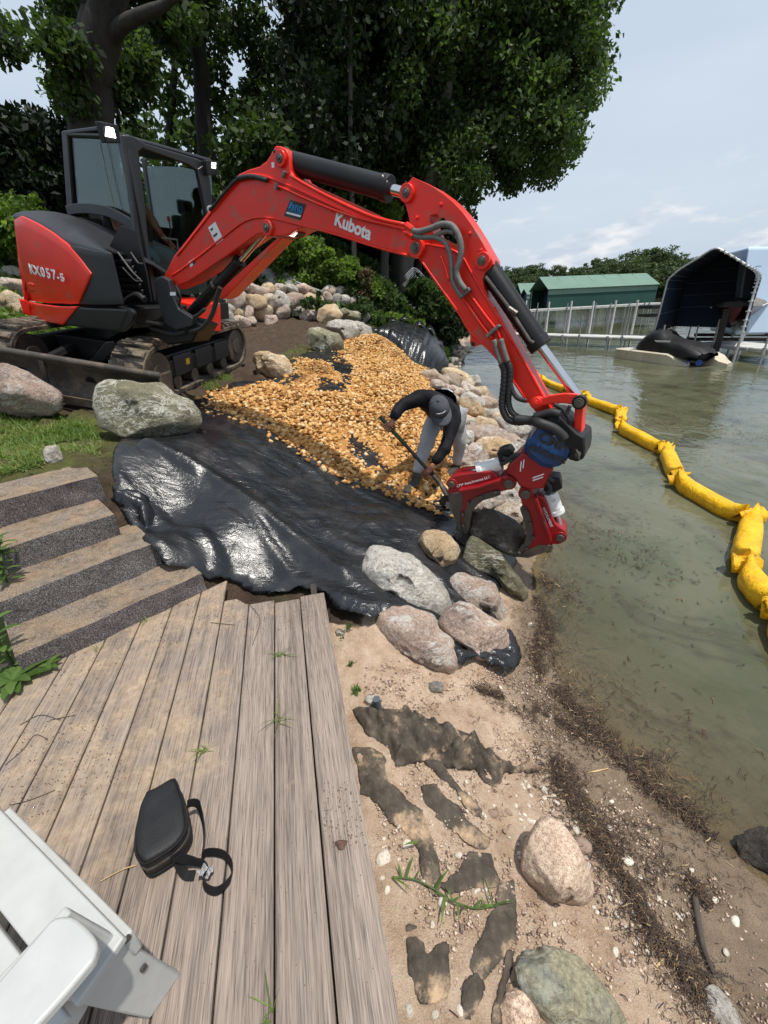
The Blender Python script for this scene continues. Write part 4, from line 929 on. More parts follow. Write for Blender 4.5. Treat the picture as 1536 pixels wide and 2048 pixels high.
for pts in (Z3([(645, 1078), (722, 1010), (738, 1022), (655, 1095)]), Z3([(480, 835), (540, 780), (552, 800), (495, 852)])):
    q = MB(); q.prism(Sd(pts, BO - .125), ll * .05); q.build('pipe_clamp', m_hoseg, arm, bev=.004)
for ln, r, m in ((Z3([(165, 410), (220, 440), (300, 425), (380, 395), (440, 405), (480, 460), (498, 540), (488, 620), (470, 690), (490, 750), (525, 800)]), .019, m_hoseg), (Z3([(175, 455), (250, 475), (330, 475), (390, 500), (425, 560), (438, 640), (445, 740), (480, 810), (505, 845)]), .015, m_hoseg), (Z3([(340, 465), (400, 440), (450, 445)]), .013, m_hoseg),
                 (Z3([(700, 1105), (720, 1180), (745, 1250)]), .017, m_hoseg), (Z3([(742, 1100), (765, 1180), (785, 1240)]), .017, m_hoseg)):
    q = MB(); q.tube(catmull(Sd(ln, BO - .15), 6), r, 9); q.build('hose', m, arm, smooth=180)
for ln, r in ((Z3([(748, 1250), (765, 1300), (760, 1400), (750, 1500), (765, 1560), (800, 1600), (870, 1610), (960, 1585), (1020, 1560)]), .024), (Z3([(785, 1240), (800, 1290), (795, 1400), (790, 1490), (810, 1550), (850, 1580), (910, 1600), (980, 1620), (1060, 1660)]), .020), (Z3([(800, 1380), (820, 1430), (850, 1465), (900, 1480)]), .016), (Z3([(1070, 1500), (1120, 1530), (1150, 1570), (1170, 1610)]), .014), (Z3([(1168, 1510), (1150, 1560), (1180, 1600)]), .012)):
    P_ = catmull(Sd(ln, BO - .14), 12); q = MB(); q.tube(P_, [r * (1 + .10 * math.sin(k * 2.1)) for k in range(len(P_))], 10); q.build('hose', m_hose, arm, smooth=180)
for a, b in (((160, 400), (200, 430)), ((165, 445), (205, 470))):
    q = MB(); q.tube(Sd(Z3([a, b]), BO - .15), .022, 8); q.build('hose_fitting', m_red, arm, smooth=40)
def cylinder(name, a, m_, b, off, r, rr, z):
    pa, pm, pb = Sd(z([a, m_, b]), off); d = nrm(pb - pa)
    q = MB(); q.cyl(pa - d * .02, pm, r, 24); o = q.build(name, m_black, exc, smooth=30, bev=.006)
    q = MB(); q.cyl(pm - d * .05, pm + d * .012, r * 1.10, 24); q.build('gland', m_black, o, smooth=30, bev=.005)
    q = MB(); q.cyl(pm, pb, rr, 18); q.build('rod', m_chrome, o, smooth=30)
    return o, pa, pm, pb
c1, *_ = cylinder('arm_cylinder', (735, 168), (1308, 322), (1415, 350), BO, .072, .034, Z2)
q = MB(); q.tube(Sd(Z2([(1262, 275), (1275, 255), (1300, 290)]), BO - .05), .012, 7); q.build('port_fitting', m_pin, c1)
c2, *_ = cylinder('bucket_cylinder', (645, 640), (985, 1140), (1218, 1458), BO, .066, .030, Z3)
q = MB(); q.tube(Sd(Z3([(648, 718), (780, 890), (920, 1110), (945, 1125)]), BO - .08), .011, 8); q.tube(Sd(Z3([(790, 910), (840, 945)]), BO - .09), .016, 7); q.build('port_pipe', m_pin, c2, smooth=40)
c3, *_ = cylinder('boom_cylinder', (165, 1085), (492, 722), (645, 545), BO, .050, .026, Z2)
q = MB(); q.prism(Sd(Z2([(700, 588), (722, 592), (420, 912), (388, 928), (358, 905)]), BO - .075), ll * .15); q.build('cylinder_guard', m_red, c3, bev=.006)
q = MB(); q.tube(catmull(Sd(Z2([(180, 1020), (270, 920), (335, 850), (352, 862)]), BO - .09)), .014, 7); q.tube(Sd(Z2([(335, 835), (350, 865)]), BO - .1), .02, 8); q.build('port_pipe', m_hose, c3, smooth=40)

# --- linkage between arm, bucket cylinder and coupler
G4 = Z4
lk = G4([(1135, 195), (1150, 170), (1180, 168), (1240, 150), (1320, 138), (1400, 142), (1440, 160), (1448, 195), (1420, 212), (1390, 208), (1320, 196), (1250, 202), (1190, 215), (1160, 218)])
for off in (BO - .12, BO + .08):
    q = MB(); q.prism(Sd(lk, off), ll * .03); o = q.build('guide_link', m_red, exc, bev=.006)
pin(G4([(1157, 195)])[0], BO - .12, .024, .012, exc, m_red, boss=.038); pin(G4([(1415, 190)])[0], BO - .12, .030, .02, exc, m_pin, boss=.044, bm=m_black)
q = MB(); q.prism(Sd(G4([(1388, 205), (1440, 205), (1428, 380), (1445, 420), (1380, 410), (1378, 370)]), BO - .09), ll * .14); q.build('coupler_link', m_red, exc, bev=.006)
pin(G4([(1398, 425)])[0], BO - .12, .034, .02, exc, m_black, boss=.052, bm=m_black)
q = MB(); q.prism(Sd(G4([(1185, 330), (1195, 285), (1235, 258), (1290, 262), (1330, 305), (1400, 375), (1445, 400), (1448, 470), (1440, 525), (1400, 545), (1345, 530), (1360, 470), (1300, 420), (1200, 370)]), BO - .16), ll * .30); cpl = q.build('quick_coupler', m_black, exc, bev=.012)
pin(G4([(1258, 300)])[0], BO - .16, .03, .015, exc, m_black, boss=.045, bm=m_black); pin(G4([(1408, 495)])[0], BO - .16, .018, .035, exc, m_pin)
q = MB(); q.tube(Sd(G4([(1395, 470), (1410, 495), (1412, 535)]), BO - .2), .007, 6); q.build('safety_pin', m_pin, cpl)

# ------------------------------------------------------------------ rock grapple hanging from the coupler
GP = Sd(Z3([(1075, 1520)]), BO)[0]; gn = nrm(A_([GP[0], GP[1], 0])) * -1          # faces the shore
gP0 = GP + A_([0, 0, 0]); 
def Gp(pts, o=0.0): return px_plane(pts, gP0 + gn * o, gn)
gr = empty('rock_grapple', Gp([(1050, 1110)])[0], 'dark red two jawed rock grapple under a blue rotator, closing on a dark boulder', 'grapple')
def gpris(name, pts, o, th, m, par=gr, bev=.006):
    q = MB(); q.prism(Gp(pts, o), -gn * th); return q.build(name, m, par, bev=bev)
rot = gpris('rotator', G4([(1100, 455), (1112, 420), (1150, 365), (1165, 340), (1195, 330), (1345, 405), (1372, 440), (1372, 490), (1345, 530), (1300, 570), (1265, 578), (1195, 560), (1120, 500)]), .16, .32, m_blue, bev=.02)
gpris('rotator_ring', G4([(1085, 470), (1095, 425), (1125, 400), (1150, 500), (1270, 560), (1255, 590), (1190, 575), (1110, 520)]), .13, .26, m_blue, bev=.02)
gpris('face_plate', G4([(1190, 355), (1345, 425), (1330, 500), (1300, 548), (1145, 480)]), .17, .02, mat('blue_plate', hexc(22, 92, 158), hexc(12, 62, 112), 8, .4, .002, 80), rot, .004)
ta, tb = Gp(G4([(1195, 405), (1312, 458)]), .176); tv = nrm(np.cross(gn, tb - ta))
text('lettering', 'CMP', m_decalk, rot, Gp(G4([(1258, 428)]), .176)[0], tb - ta, tv, .098, .002, bold=.003)
text('lettering', 'achments', m_decalk, rot, Gp(G4([(1228, 492)]), .176)[0], tb - ta, tv, .068, .002, bold=.002)
hub = gpris('hub', G4([(975, 605), (1000, 560), (1075, 490), (1120, 505), (1190, 562), (1265, 585), (1240, 625), (1205, 700), (1130, 710), (1060, 690), (1035, 645), (1000, 620)]), .12, .24, m_redg, bev=.012)
jl = gpris('jaw', G4([(636, 672), (645, 645), (662, 632), (700, 618), (800, 606), (890, 598), (915, 606), (932, 635), (945, 640), (990, 622), (1020, 630), (1040, 655), (1038, 685), (1020, 702), (985, 712), (945, 722), (900, 735), (840, 752), (800, 785), (772, 825), (762, 880), (755, 955), (738, 972), (720, 955), (695, 925), (668, 830), (640, 760)]), .09, .18, m_redg, bev=.008)
ws = gpris('wear_strip', G4([(945, 712), (948, 740), (905, 755), (845, 772), (808, 800), (782, 840), (770, 890), (762, 950), (745, 972), (728, 962), (716, 930), (722, 890), (732, 840), (755, 795), (790, 758), (840, 735), (900, 718)]), .105, .03, m_steel, jl, .004)
gpris('tooth_plate', G4([(636, 742), (655, 730), (708, 722), (722, 730), (725, 790), (712, 860), (716, 930), (728, 962), (712, 960), (690, 925), (665, 850), (645, 790)]), .097, .03, m_steel, jl, .004)
gpris('jaw_rib', G4([(700, 712), (820, 690), (920, 655), (946, 648), (946, 660), (822, 704), (702, 726)]), .16, .08, m_redg, jl, .004)
jr = gpris('jaw', G4([(1058, 722), (1068, 700), (1095, 688), (1125, 698), (1142, 725), (1150, 752), (1172, 744), (1205, 752), (1225, 790), (1245, 850), (1275, 910), (1300, 930), (1335, 955), (1342, 985), (1325, 1018), (1290, 1032), (1256, 1030), (1252, 1055), (1215, 1076), (1110, 1110), (1008, 1100), (1060, 1070), (1102, 1020), (1110, 960), (1098, 880), (1078, 810)]), .09, .18, m_redg, bev=.008)
gpris('wear_strip', G4([(1062, 822), (1075, 808), (1098, 812), (1118, 845), (1136, 905), (1142, 965), (1134, 1020), (1100, 1062), (1050, 1090), (1008, 1102), (996, 1096), (1048, 1068), (1090, 1025), (1100, 965), (1090, 900)]), .105, .03, m_steel, jr, .004)
gpris('tooth_plate', G4([(1010, 1103), (1060, 1088), (1110, 1062), (1180, 1035), (1252, 1036), (1250, 1056), (1215, 1078), (1110, 1112)]), .098, .03, m_steel, jr, .004)
gpris('jaw_rib', G4([(1148, 765), (1166, 760), (1200, 860), (1250, 1000), (1250, 1020), (1240, 1020), (1190, 880)]), .16, .08, m_redg, jr, .004)
def gpin(px, r, o, par, m=m_pin, boss=None):
    c = Gp(G4([px]), o)[0]
    if boss:
        q = MB(); q.cyl(c - gn * .06, c, boss, 22); q.build('pin_boss', m_redg, par, smooth=30, bev=.004)
    q = MB(); q.cyl(c - gn * .02, c + gn * .022, r, 6 if r < .02 else 14); q.build('bolt', m, par, smooth=30, bev=.003)
for px in ((918, 722), (838, 748), (760, 785), (728, 850), (730, 915)): gpin(px, .013, .108, jl)
for px in ((1098, 828), (1124, 902), (1140, 985), (1102, 1050), (1060, 1075)): gpin(px, .013, .108, jr)
gpin((660, 674), .026, .10, jl, boss=.042); gpin((998, 670), .034, .10, jl, boss=.052); gpin((1096, 732), .034, .10, jr, boss=.052); gpin((1302, 990), .028, .10, jr, boss=.044)
m_dp = m_decalw
a, b = Gp(G4([(718, 680), (858, 640)]), .095); text('lettering', 'CMP Attachments LLC', m_decalw, jl, (a + b) / 2, b - a, np.cross(gn, b - a), .029, .001)
a, b = Gp(G4([(1198, 805), (1260, 950)]), .095); text('lettering', 'HYDRAMAX', m_decalw, jr, a * .55 + b * .45, b - a, np.cross(gn, b - a), .030, .001)
for p in (([(1062, 600), (1068, 540), (1074, 541), (1068, 601)]), ([(1078, 580), (1084, 530), (1090, 531), (1084, 581)]), ([(1138, 635), (1205, 612), (1206, 618), (1139, 642)]), ([(1138, 650), (1200, 630), (1201, 636), (1139, 657)])):
    gpris('print_mark', G4(p), .123, .003, m_decalw, hub, 0)
for (a, b, c, d) in (((700, 632), (812, 595), (815, 592), (955, 552)), ((1302, 935), (1278, 850), (1280, 848), (1238, 725))):
    P_ = Gp(G4([a, b, c, d]), .02)
    q = MB(); q.cyl(P_[0], P_[2], .020, 12); jc = q.build('jaw_cylinder', m_chrome, gr, smooth=30)
    q = MB(); q.cyl(P_[2], P_[3], .055, 18); q.cyl(P_[2], P_[2] + (P_[3] - P_[2]) * .22, .062, 18); q.build('barrel', m_white, jc, smooth=30, bev=.006)
for base_ in ([(940, 545), (925, 490), (965, 470), (1000, 465), (1025, 500), (1000, 540), (955, 560)], [(1200, 720), (1215, 650), (1255, 635), (1300, 640), (1315, 700), (1270, 725)]):
    sl_ = gpris('cylinder_shield', G4(base_), .07, .14, m_black, gr, .008)
for ln in ([(1075, 500), (1020, 510), (985, 540), (950, 560)], [(1180, 640), (1220, 660), (1240, 700), (1225, 735)], [(1060, 560), (1000, 530), (960, 520)], [(1150, 590), (1190, 630), (1230, 640), (1260, 660)]):
    q = MB(); q.tube(catmull(Gp(G4(ln), .10), 6), .016, 8); q.build('hose', m_hose, gr, smooth=180)
q = MB(); q.tube(catmull(list(Sd(G4([(1030, 290), (1130, 300)]), BO - .16)) + list(Gp(G4([(1180, 315), (1260, 345), (1310, 385), (1325, 408)]), .22)), 8), .032, 12); q.build('hose', m_hose, gr, smooth=180)
q = MB(); q.tube(catmull(list(Sd(G4([(1150, 275), (1200, 262), (1250, 250), (1300, 262)]), BO - .17)), 6), .026, 10); q.build('hose', m_hose, gr, smooth=180)
# ------------------------------------------------------------------ stones
def vn3(P, s, oct=4, rough=.55, seed=0):
    P = A_(P) * s
    return (vnoise(P[:, 0] + .71 * P[:, 2], P[:, 1] - .53 * P[:, 2], 1, oct, rough, seed) + vnoise(P[:, 1] + .47 * P[:, 0], P[:, 2] + .33 * P[:, 0], 1, oct, rough, seed + 3)) * .62
_ico = {}
def ico(n):
    if n not in _ico:
        bm = bmesh.new(); bmesh.ops.create_icosphere(bm, subdivisions=n, radius=1); bm.verts.ensure_lookup_table()
        _ico[n] = (A_([v.co[:] for v in bm.verts]), A_([[v.index for v in f.verts] for f in bm.faces])); bm.free()
    return _ico[n]
def cut(V, rg, k, lo=.72, hi=.95, front=False):
    V = V.copy()
    for _ in range(k):
        n = nrm(rg.normal(size=3))
        if front:
            n[2] = -abs(n[2]) - .25; n = nrm(n)
        h = rg.uniform(lo, hi); d = V @ n - h
        V = V - np.where(d > 0, d * .93, 0)[:, None] * n
    return V
def traced_rock(poly, m, label, cat='boulder', group=None, seed=1, name='boulder', sub=5, cut_n=7, back=.42, par=None, base=None, depth=None, rough=1., thick=.8):
    """a boulder whose outline is known: given its own distance from where it meets the ground, its real size and a full round body"""
    rg = np.random.default_rng(seed); P = A_(poly, float); P = P.mean(0) + (P - P.mean(0)) * 1.08
    if depth is None:
        b = P[P[:, 1].argmax()] if base is None else A_(base, float)
        depth = depth_of(ground(b[0], b[1]))
    c = (P.max(0) + P.min(0)) / 2; q = P - c; q[:, 1] *= -1
    size = .5 * (np.ptp(P[:, 0]) + np.ptp(P[:, 1])) / 2
    depth = depth + back * size * depth / FPX
    an = np.arctan2(q[:, 1], q[:, 0]); o = np.argsort(an); an, ra = an[o], np.hypot(q[:, 0], q[:, 1])[o]
    V, F = ico(sub); th = np.arctan2(V[:, 1], V[:, 0])
    N_ = 180; tt = np.linspace(-math.pi, math.pi, N_, endpoint=False); cx_ = []
    # radius by true intersection with the straight outline edges
    k = len(q); qq = q[o]
    R = np.full(N_, np.nan)
    for i in range(k):
        a, b = qq[i], qq[(i + 1) % k]
        for j, t in enumerate(tt):
            d = (math.cos(t), math.sin(t)); e = b - a; den = d[0] * -e[1] + d[1] * e[0]
            if abs(den) < 1e-9: continue
            r_ = (a[0] * -e[1] + a[1] * e[0]) / den; s = (d[0] * a[1] - d[1] * a[0]) / den
            if -1e-6 <= s <= 1 + 1e-6 and r_ > 0: R[j] = r_ if np.isnan(R[j]) else max(R[j], r_)
    R = np.where(np.isnan(R), np.interp(tt, an, ra, period=2 * math.pi), R)
    R = (np.roll(R, 1) + 2 * R + np.roll(R, -1)) / 4
    V2 = cut(V, rg, cut_n + 5, .38, .78, True) if cut_n else V
    rho = np.hypot(V2[:, 0], V2[:, 1]); r = np.interp(th, np.r_[tt, math.pi], np.r_[R, R[0]])
    sc = depth / FPX
    rh = np.clip(rho, 0, 1) ** .86
    X, Y, Zc = np.cos(th) * r * rh * sc, np.sin(th) * r * rh * sc, V2[:, 2] * size * thick * sc
    S = size * sc
    U = np.stack([X, Y, Zc], -1); nn = U / (np.linalg.norm(U, axis=1)[:, None] + 1e-9)
    dis = vn3(U / S, 1.1, 3, .5, seed) * .11 + vn3(U / S, 3.2, 4, .6, seed + 1) * .075 * rough - np.abs(vn3(U / S, 2.1, 4, .55, seed + 5)) * .115 * rough + vn3(U / S, 14, 3, .6, seed + 2) * .022 * rough
    dis *= .45 + .55 * np.clip(np.abs(V2[:, 2]) * 1.4, 0, 1)
    U = U + nn * (dis * S)[:, None]
    ccen = CAM + ray(*c) * depth
    W_ = ccen + U[:, :1] * IR + U[:, 1:2] * IU + U[:, 2:] * IF
    o = mesh(name, W_, F[:, ::-1], m, par, smooth=180)
    if par is None: tag(o, label, cat, group)
    return o
def blob(cx, cy, w, h, rot=0, seed=0, k=14):
    rg = np.random.default_rng(seed + 100); t = np.linspace(0, 2 * math.pi, k, endpoint=False); c, s = math.cos(math.radians(rot)), math.sin(math.radians(rot))
    e = 2.5; x = np.sign(np.cos(t)) * np.abs(np.cos(t)) ** (2 / e) * w / 2; y = np.sign(np.sin(t)) * np.abs(np.sin(t)) ** (2 / e) * h / 2
    f = 1 + rg.uniform(-.10, .08, k); x, y = x * f, y * f
    return np.stack([cx + x * c - y * s, cy + x * s + y * c], -1)
def ZB(p): return [(380 + x * .2474, 640 + y * .2474) for x, y in p]
def ZS(p): return [(640 + x * .3906, 1000 + y * .3906) for x, y in p]
def ZP(p): return [(660 + x * .4167, 1380 + y * .4167) for x, y in p]
traced_rock([(178, 790), (183, 768), (200, 755), (250, 745), (300, 752), (340, 765), (375, 785), (392, 815), (390, 840), (380, 858), (345, 880), (310, 886), (260, 876), (215, 858), (195, 835), (180, 812)], r_green, 'big olive boulder with pale scratches in front of the excavator blade', seed=3)
traced_rock([(-60, 760), (0, 730), (30, 735), (65, 755), (100, 775), (112, 795), (110, 812), (85, 830), (40, 833), (0, 828), (-50, 815)], r_pink, 'pinkish boulder at the left edge, on the grass before the blade', seed=4, depth=depth_of(at_plane(50, 790, BP, ud)) - .62, back=.1)
traced_rock(ZB([(425, 235), (445, 200), (500, 180), (560, 190), (680, 220), (750, 250), (800, 300), (825, 370), (815, 440), (770, 480), (700, 490), (610, 480), (520, 450), (480, 410), (465, 340), (430, 290)]), r_tan, 'pale tan boulder alone beside the end of the excavator track', seed=5)
traced_rock(ZB([(945, 120), (970, 70), (1030, 55), (1130, 75), (1210, 120), (1250, 180), (1255, 220), (1215, 265), (1160, 280), (1080, 265), (1000, 230), (955, 180)]), r_green, 'grey green boulder at the upper edge of the sheet, nearest of three in a row', seed=6)
traced_rock(ZB([(1090, 50), (1120, 10), (1180, -10), (1260, -10), (1330, 20), (1365, 90), (1350, 130), (1300, 200), (1260, 200), (1230, 130), (1140, 70)]), r_grey, 'brown grey boulder, middle of three in a row by the gravel peak', seed=7)
traced_rock(ZB([(1290, 10), (1330, -15), (1400, 0), (1460, 50), (1470, 100), (1440, 150), (1380, 160), (1350, 100)]), r_grey, 'small pale boulder touching the gravel peak, last of three in a row', seed=8)
def W7(x, y, w, h): return (380 + x * .4036, 460 + y * .4036, w * .4036, h * .4036)
for i, (a, lab, m) in enumerate((((592, 415, 100, 65), 'low flattish boulder on the mud in front of the stone wall', r_pink), ((690, 412, 125, 112), 'tall rounded boulder on the mud before the wall, largest there', r_tan), ((785, 425, 130, 66), 'long flat boulder right of the tall rounded one', r_green), ((870, 428, 74, 64), 'small boulder at the right end of the mud, by the greenery', r_grey), ((398, 445, 66, 60), 'small boulder on the mud at the foot of the wall', r_pink))):
    traced_rock(blob(*W7(*a), 0, i), m, lab, seed=20 + i, sub=4)
for i, (b, lab, m) in enumerate(((blob(16, 610, 62, 56), 'round boulder behind the counterweight at the left edge', r_tan), (blob(20, 572, 70, 44), 'pale boulder at the left edge, above a round one', r_pink), (blob(52, 610, 34, 42), 'small boulder tucked behind the counterweight', r_grey), (blob(12, 545, 60, 26), 'flat grey slab at the left edge on top of the boulders', r_grey), (blob(18, 522, 64, 18), 'dark flat slab topmost at the left edge under the weeds', r_grey))):
    traced_rock(b, m, lab, seed=40 + i, sub=4, back=.1)
# shore boulders on the sheet
traced_rock(ZS([(195, 270), (225, 210), (270, 210), (350, 215), (420, 260), (480, 275), (560, 340), (620, 410), (660, 470), (672, 530), (660, 580), (610, 600), (520, 570), (430, 545), (340, 555), (260, 500), (215, 430), (190, 340)]), r_grey, 'large angular grey boulder with a flat top at the sheet edge', seed=51, base=ZS([(340, 552)])[0])
traced_rock(ZS([(475, 240), (490, 190), (530, 155), (600, 135), (660, 140), (700, 180), (720, 230), (715, 300), (690, 370), (660, 420), (630, 400), (570, 330), (490, 275)]), r_tan, 'rounded golden tan boulder behind the angular grey one', seed=52, cut_n=3, base=ZS([(660, 400)])[0])
traced_rock(ZS([(745, 280), (760, 220), (785, 190), (820, 205), (900, 260), (970, 300), (1010, 340), (1040, 400), (1065, 490), (1045, 540), (1000, 530), (980, 480), (900, 420), (800, 375), (735, 360), (725, 320)]), r_moss, 'dark mossy wedge shaped boulder at the waterline under the grapple', seed=53, base=ZS([(1000, 525)])[0])
traced_rock(ZS([(660, 420), (690, 380), (740, 370), (820, 390), (900, 430), (970, 490), (998, 550), (1000, 640), (985, 690), (930, 670), (860, 640), (780, 600), (700, 560), (670, 490)]), r_pink, 'pinkish boulder with white streaks between the mossy and the brown one', seed=54, base=ZS([(985, 690)])[0])
traced_rock(ZS([(610, 630), (680, 560), (730, 530), (800, 550), (870, 600), (930, 640), (970, 700), (985, 760), (970, 830), (900, 890), (850, 905), (790, 870), (740, 800), (660, 720)]), r_pink, 'flat brown boulder sitting on the tucked sheet end at the beach', seed=55, base=ZS([(860, 900)])[0])
traced_rock(ZS([(285, 660), (310, 600), (370, 555), (440, 545), (520, 570), (600, 610), (680, 690), (740, 760), (785, 830), (770, 890), (700, 910), (600, 890), (500, 850), (420, 820), (340, 780), (295, 720)]), r_pink, 'long boulder with an orange end, nearest to the deck on the sand', seed=56, base=ZS([(640, 895)])[0])
traced_rock(Z4([(760, 870), (790, 830), (870, 820), (960, 850), (1040, 890), (1090, 930), (1105, 1000), (1060, 1060), (1000, 1085), (900, 1050), (820, 1000), (775, 960)]), r_dark, 'dark wet boulder held between the jaws of the grapple', seed=57, depth=depth_of(Gp(Z4([(930, 950)]))[0]) - .02, back=0, thick=.75)
traced_rock(blob(936, 1078, 66, 62, 0, 5), r_dark, 'dark wet stone in the gap behind the golden tan boulder', seed=58, sub=4, base=(936, 1106))
# beach stones
traced_rock(ZP([(935, 880), (940, 820), (980, 740), (1020, 690), (1080, 660), (1130, 680), (1180, 750), (1225, 850), (1250, 950), (1255, 1020), (1240, 1060), (1160, 1085), (1100, 1075), (1050, 1095), (1000, 1120), (970, 1050), (940, 960)]), r_salmon, 'salmon pink granite boulder half buried in the beach sand', seed=61, cut_n=5, base=ZP([(1100, 1060)])[0], back=.25, rough=.6)
traced_rock(ZP([(900, 1370), (960, 1350), (1100, 1340), (1180, 1350), (1260, 1390), (1340, 1480), (1400, 1560), (1440, 1680), (1300, 1720), (1000, 1720), (990, 1600), (960, 1500), (915, 1430)]), r_teal, 'blue green layered stone at the bottom edge of the beach', seed=62, base=ZP([(1200, 1640)])[0], back=.25, rough=1.5)
traced_rock(ZP([(820, 1570), (860, 1510), (920, 1490), (980, 1500), (1030, 1550), (1050, 1640), (1000, 1720), (840, 1720)]), r_salmon, 'small reddish stone beside the blue green one', seed=63, base=ZP([(930, 1640)])[0], back=.2)
traced_rock([(1488, 1702), (1510, 1685), (1560, 1670), (1640, 1690), (1640, 1770), (1570, 1785), (1520, 1765), (1495, 1735)], r_dark, 'dark brown boulder in the shallows at the right edge', seed=64, base=(1530, 1762), back=.2)
traced_rock([(1408, 2020), (1418, 1998), (1445, 1988), (1472, 2012), (1492, 2060), (1440, 2090), (1405, 2055)], r_grey, 'small grey cobble at the bottom edge among the dry weed', seed=65, sub=4, base=(1445, 2040), back=.2)
traced_rock([(84, 905), (92, 893), (108, 890), (120, 904), (122, 920), (105, 930), (88, 920)], r_white, 'whitish stone lying in the cut grass above the steps', seed=66, sub=4, cut_n=5)
traced_rock(blob(245, 902, 14, 14), r_pink, 'small pinkish stone at the top corner of the sheet', seed=67, sub=3)
traced_rock(blob(100 * .3906 + 640, 680 * .3906 + 1000, 22, 18), r_green, 'small greenish round stone at the foot of the sheet by the deck', seed=68, sub=3)
traced_rock(blob(597 * .3906 + 640, 960 * .3906 + 1000, 28, 24), r_grey, 'round grey brown stone on the sand below the orange ended boulder', seed=69, sub=3, cut_n=2)
# riprap along the waterline behind the worker
RIP = [(870, 757, 48, 30, 20), (915, 755, 58, 24, 20), (948, 760, 30, 18, 0), (930, 776, 62, 24, 28), (905, 782, 44, 22, 20), (965, 786, 34, 22, 25), (945, 800, 44, 26, 30), (918, 806, 40, 20, 10), (980, 806, 36, 22, 35), (948, 822, 60, 28, 15), (985, 828, 40, 24, 20), (1005, 836, 34, 24, 20), (940, 845, 44, 24, 10), (975, 850, 50, 26, 15), (1015, 856, 50, 28, 25), (972, 874, 96, 40, 18), (1030, 884, 46, 30, 20), (985, 902, 66, 44, -10), (1026, 900, 46, 40, 20), (946, 920, 54, 56, 60), (1020, 935, 60, 36, 10), (985, 945, 60, 34, 5), (1015, 992, 70, 46, 20), (975, 1006, 66, 36, 0), (1018, 1026, 90, 42, 12), (1062, 935, 40, 34, 0), (1052, 975, 44, 38, 0), (958, 985, 40, 34, 30), (890, 735, 30, 18, 10), (930, 738, 34, 16, 0), (905, 722, 26, 14, 0), (915, 708, 30, 14, 0), (900, 760, 40, 24, 15), (1072, 1050, 40, 36, 0), (1085, 1085, 40, 30, 20), (886, 776, 44, 26, 20), (896, 800, 40, 24, 10), (912, 824, 40, 24, 10), (930, 872, 40, 28, 20), (928, 898, 36, 30, 20), (942, 950, 40, 36, 10), (1000, 846, 36, 26, 20), (1038, 862, 40, 28, 20), (945, 1012, 40, 30, 0)]
mts = [r_mix, r_tan, r_grey, r_pink]
RL = {9: 'long riprap stone touching the back of the worker from behind', 12: 'small riprap stone right against the right side of the worker', 13: 'broad riprap stone level with the hips of the worker', 14: 'pinkish riprap stone nearest the water level with the hips of the worker', 15: 'largest flat riprap slab beside the bent worker', 16: 'riprap stone at the waterline right of the largest flat slab', 17: 'grey riprap boulder between the flat slab and the grapple jaw', 18: 'round riprap stone at the waterline above the white jaw cylinder', 19: 'upright riprap stone beside the leg of the worker', 20: 'riprap stone half hidden behind the white jaw cylinder', 21: 'riprap stone behind the upper jaw of the grapple', 22: 'riprap stone framed by the two open jaws', 23: 'pale riprap stone under the upper jaw beside the dark held boulder', 24: 'wide pinkish riprap stone right behind the dark held boulder', 33: 'mossy riprap stone behind the lower jaw of the grapple', 34: 'small mossy riprap stone under the lower jaw at the waterline'}
for i, (x, y, w, h, r) in enumerate(RIP):
    traced_rock(blob(x, y, w * 1.2, h * 1.3, r, i), mts[i % 4] if y < 1040 else r_moss, RL.get(i, 'weathered riprap stone piled along the waterline between the gravel and the lake'), 'rock', 'riprap stones along the shoreline', seed=80 + i, sub=4, name='riprap_stone', back=.3)
for i in range(26):        # the far end of the riprap, small beyond the heaped sheet
    y = 695 + 42 * RNG.random(); x = 905 + (745 - y) * .55 + RNG.normal() * 9
    traced_rock(blob(x, y, 16, 10, 0, 200 + i), mts[i % 4], 'weathered riprap stone piled along the waterline between the gravel and the lake', 'rock', 'riprap stones along the shoreline', seed=120 + i, sub=2, cut_n=3, name='riprap_stone', back=.2)
# dry-stacked fieldstone wall, each stone a part
WALLS = [(270, 275, 52, 44), (320, 297, 128, 52), (384, 292, 64, 60), (437, 291, 84, 46), (502, 290, 78, 42), (562, 288, 78, 42), (596, 306, 110, 46), (686, 298, 64, 42), (735, 300, 74, 44), (772, 302, 52, 44), (820, 300, 66, 44), (868, 312, 66, 46), (912, 316, 36, 34),
 (225, 332, 92, 92), (318, 346, 110, 76), (393, 352, 78, 66), (450, 346, 92, 72), (512, 342, 92, 74), (598, 342, 112, 54), (668, 332, 66, 62), (745, 346, 84, 66), (797, 352, 54, 60), (848, 346, 66, 56), (892, 347, 54, 54),
 (190, 397, 76, 66), (270, 402, 84, 76), (350, 406, 104, 80), (445, 406, 96, 60), (522, 392, 86, 56), (575, 376, 84, 54), (632, 384, 70, 50), (690, 384, 90, 54), (750, 388, 60, 50), (805, 388, 76, 46), (850, 390, 60, 46), (895, 388, 54, 44),
 (170, 432, 84, 74), (246, 452, 104, 64), (228, 402, 64, 56), (300, 447, 50, 40), (120, 420, 80, 70), (60, 430, 90, 70), (130, 360, 90, 70), (60, 370, 90, 60), (10, 400, 90, 80), (160, 300, 80, 56), (90, 310, 80, 50)]
wa, wb = ground(440, 655), ground(705, 642)
wd_ = wb - wa; wd_[2] = 0; wnm = nrm(A_([wd_[1], -wd_[0], 0]))
wall_t = empty('stone_wall', (wa + wb) / 2, 'dry stacked fieldstone retaining wall below the ferny slope', 'stone wall')
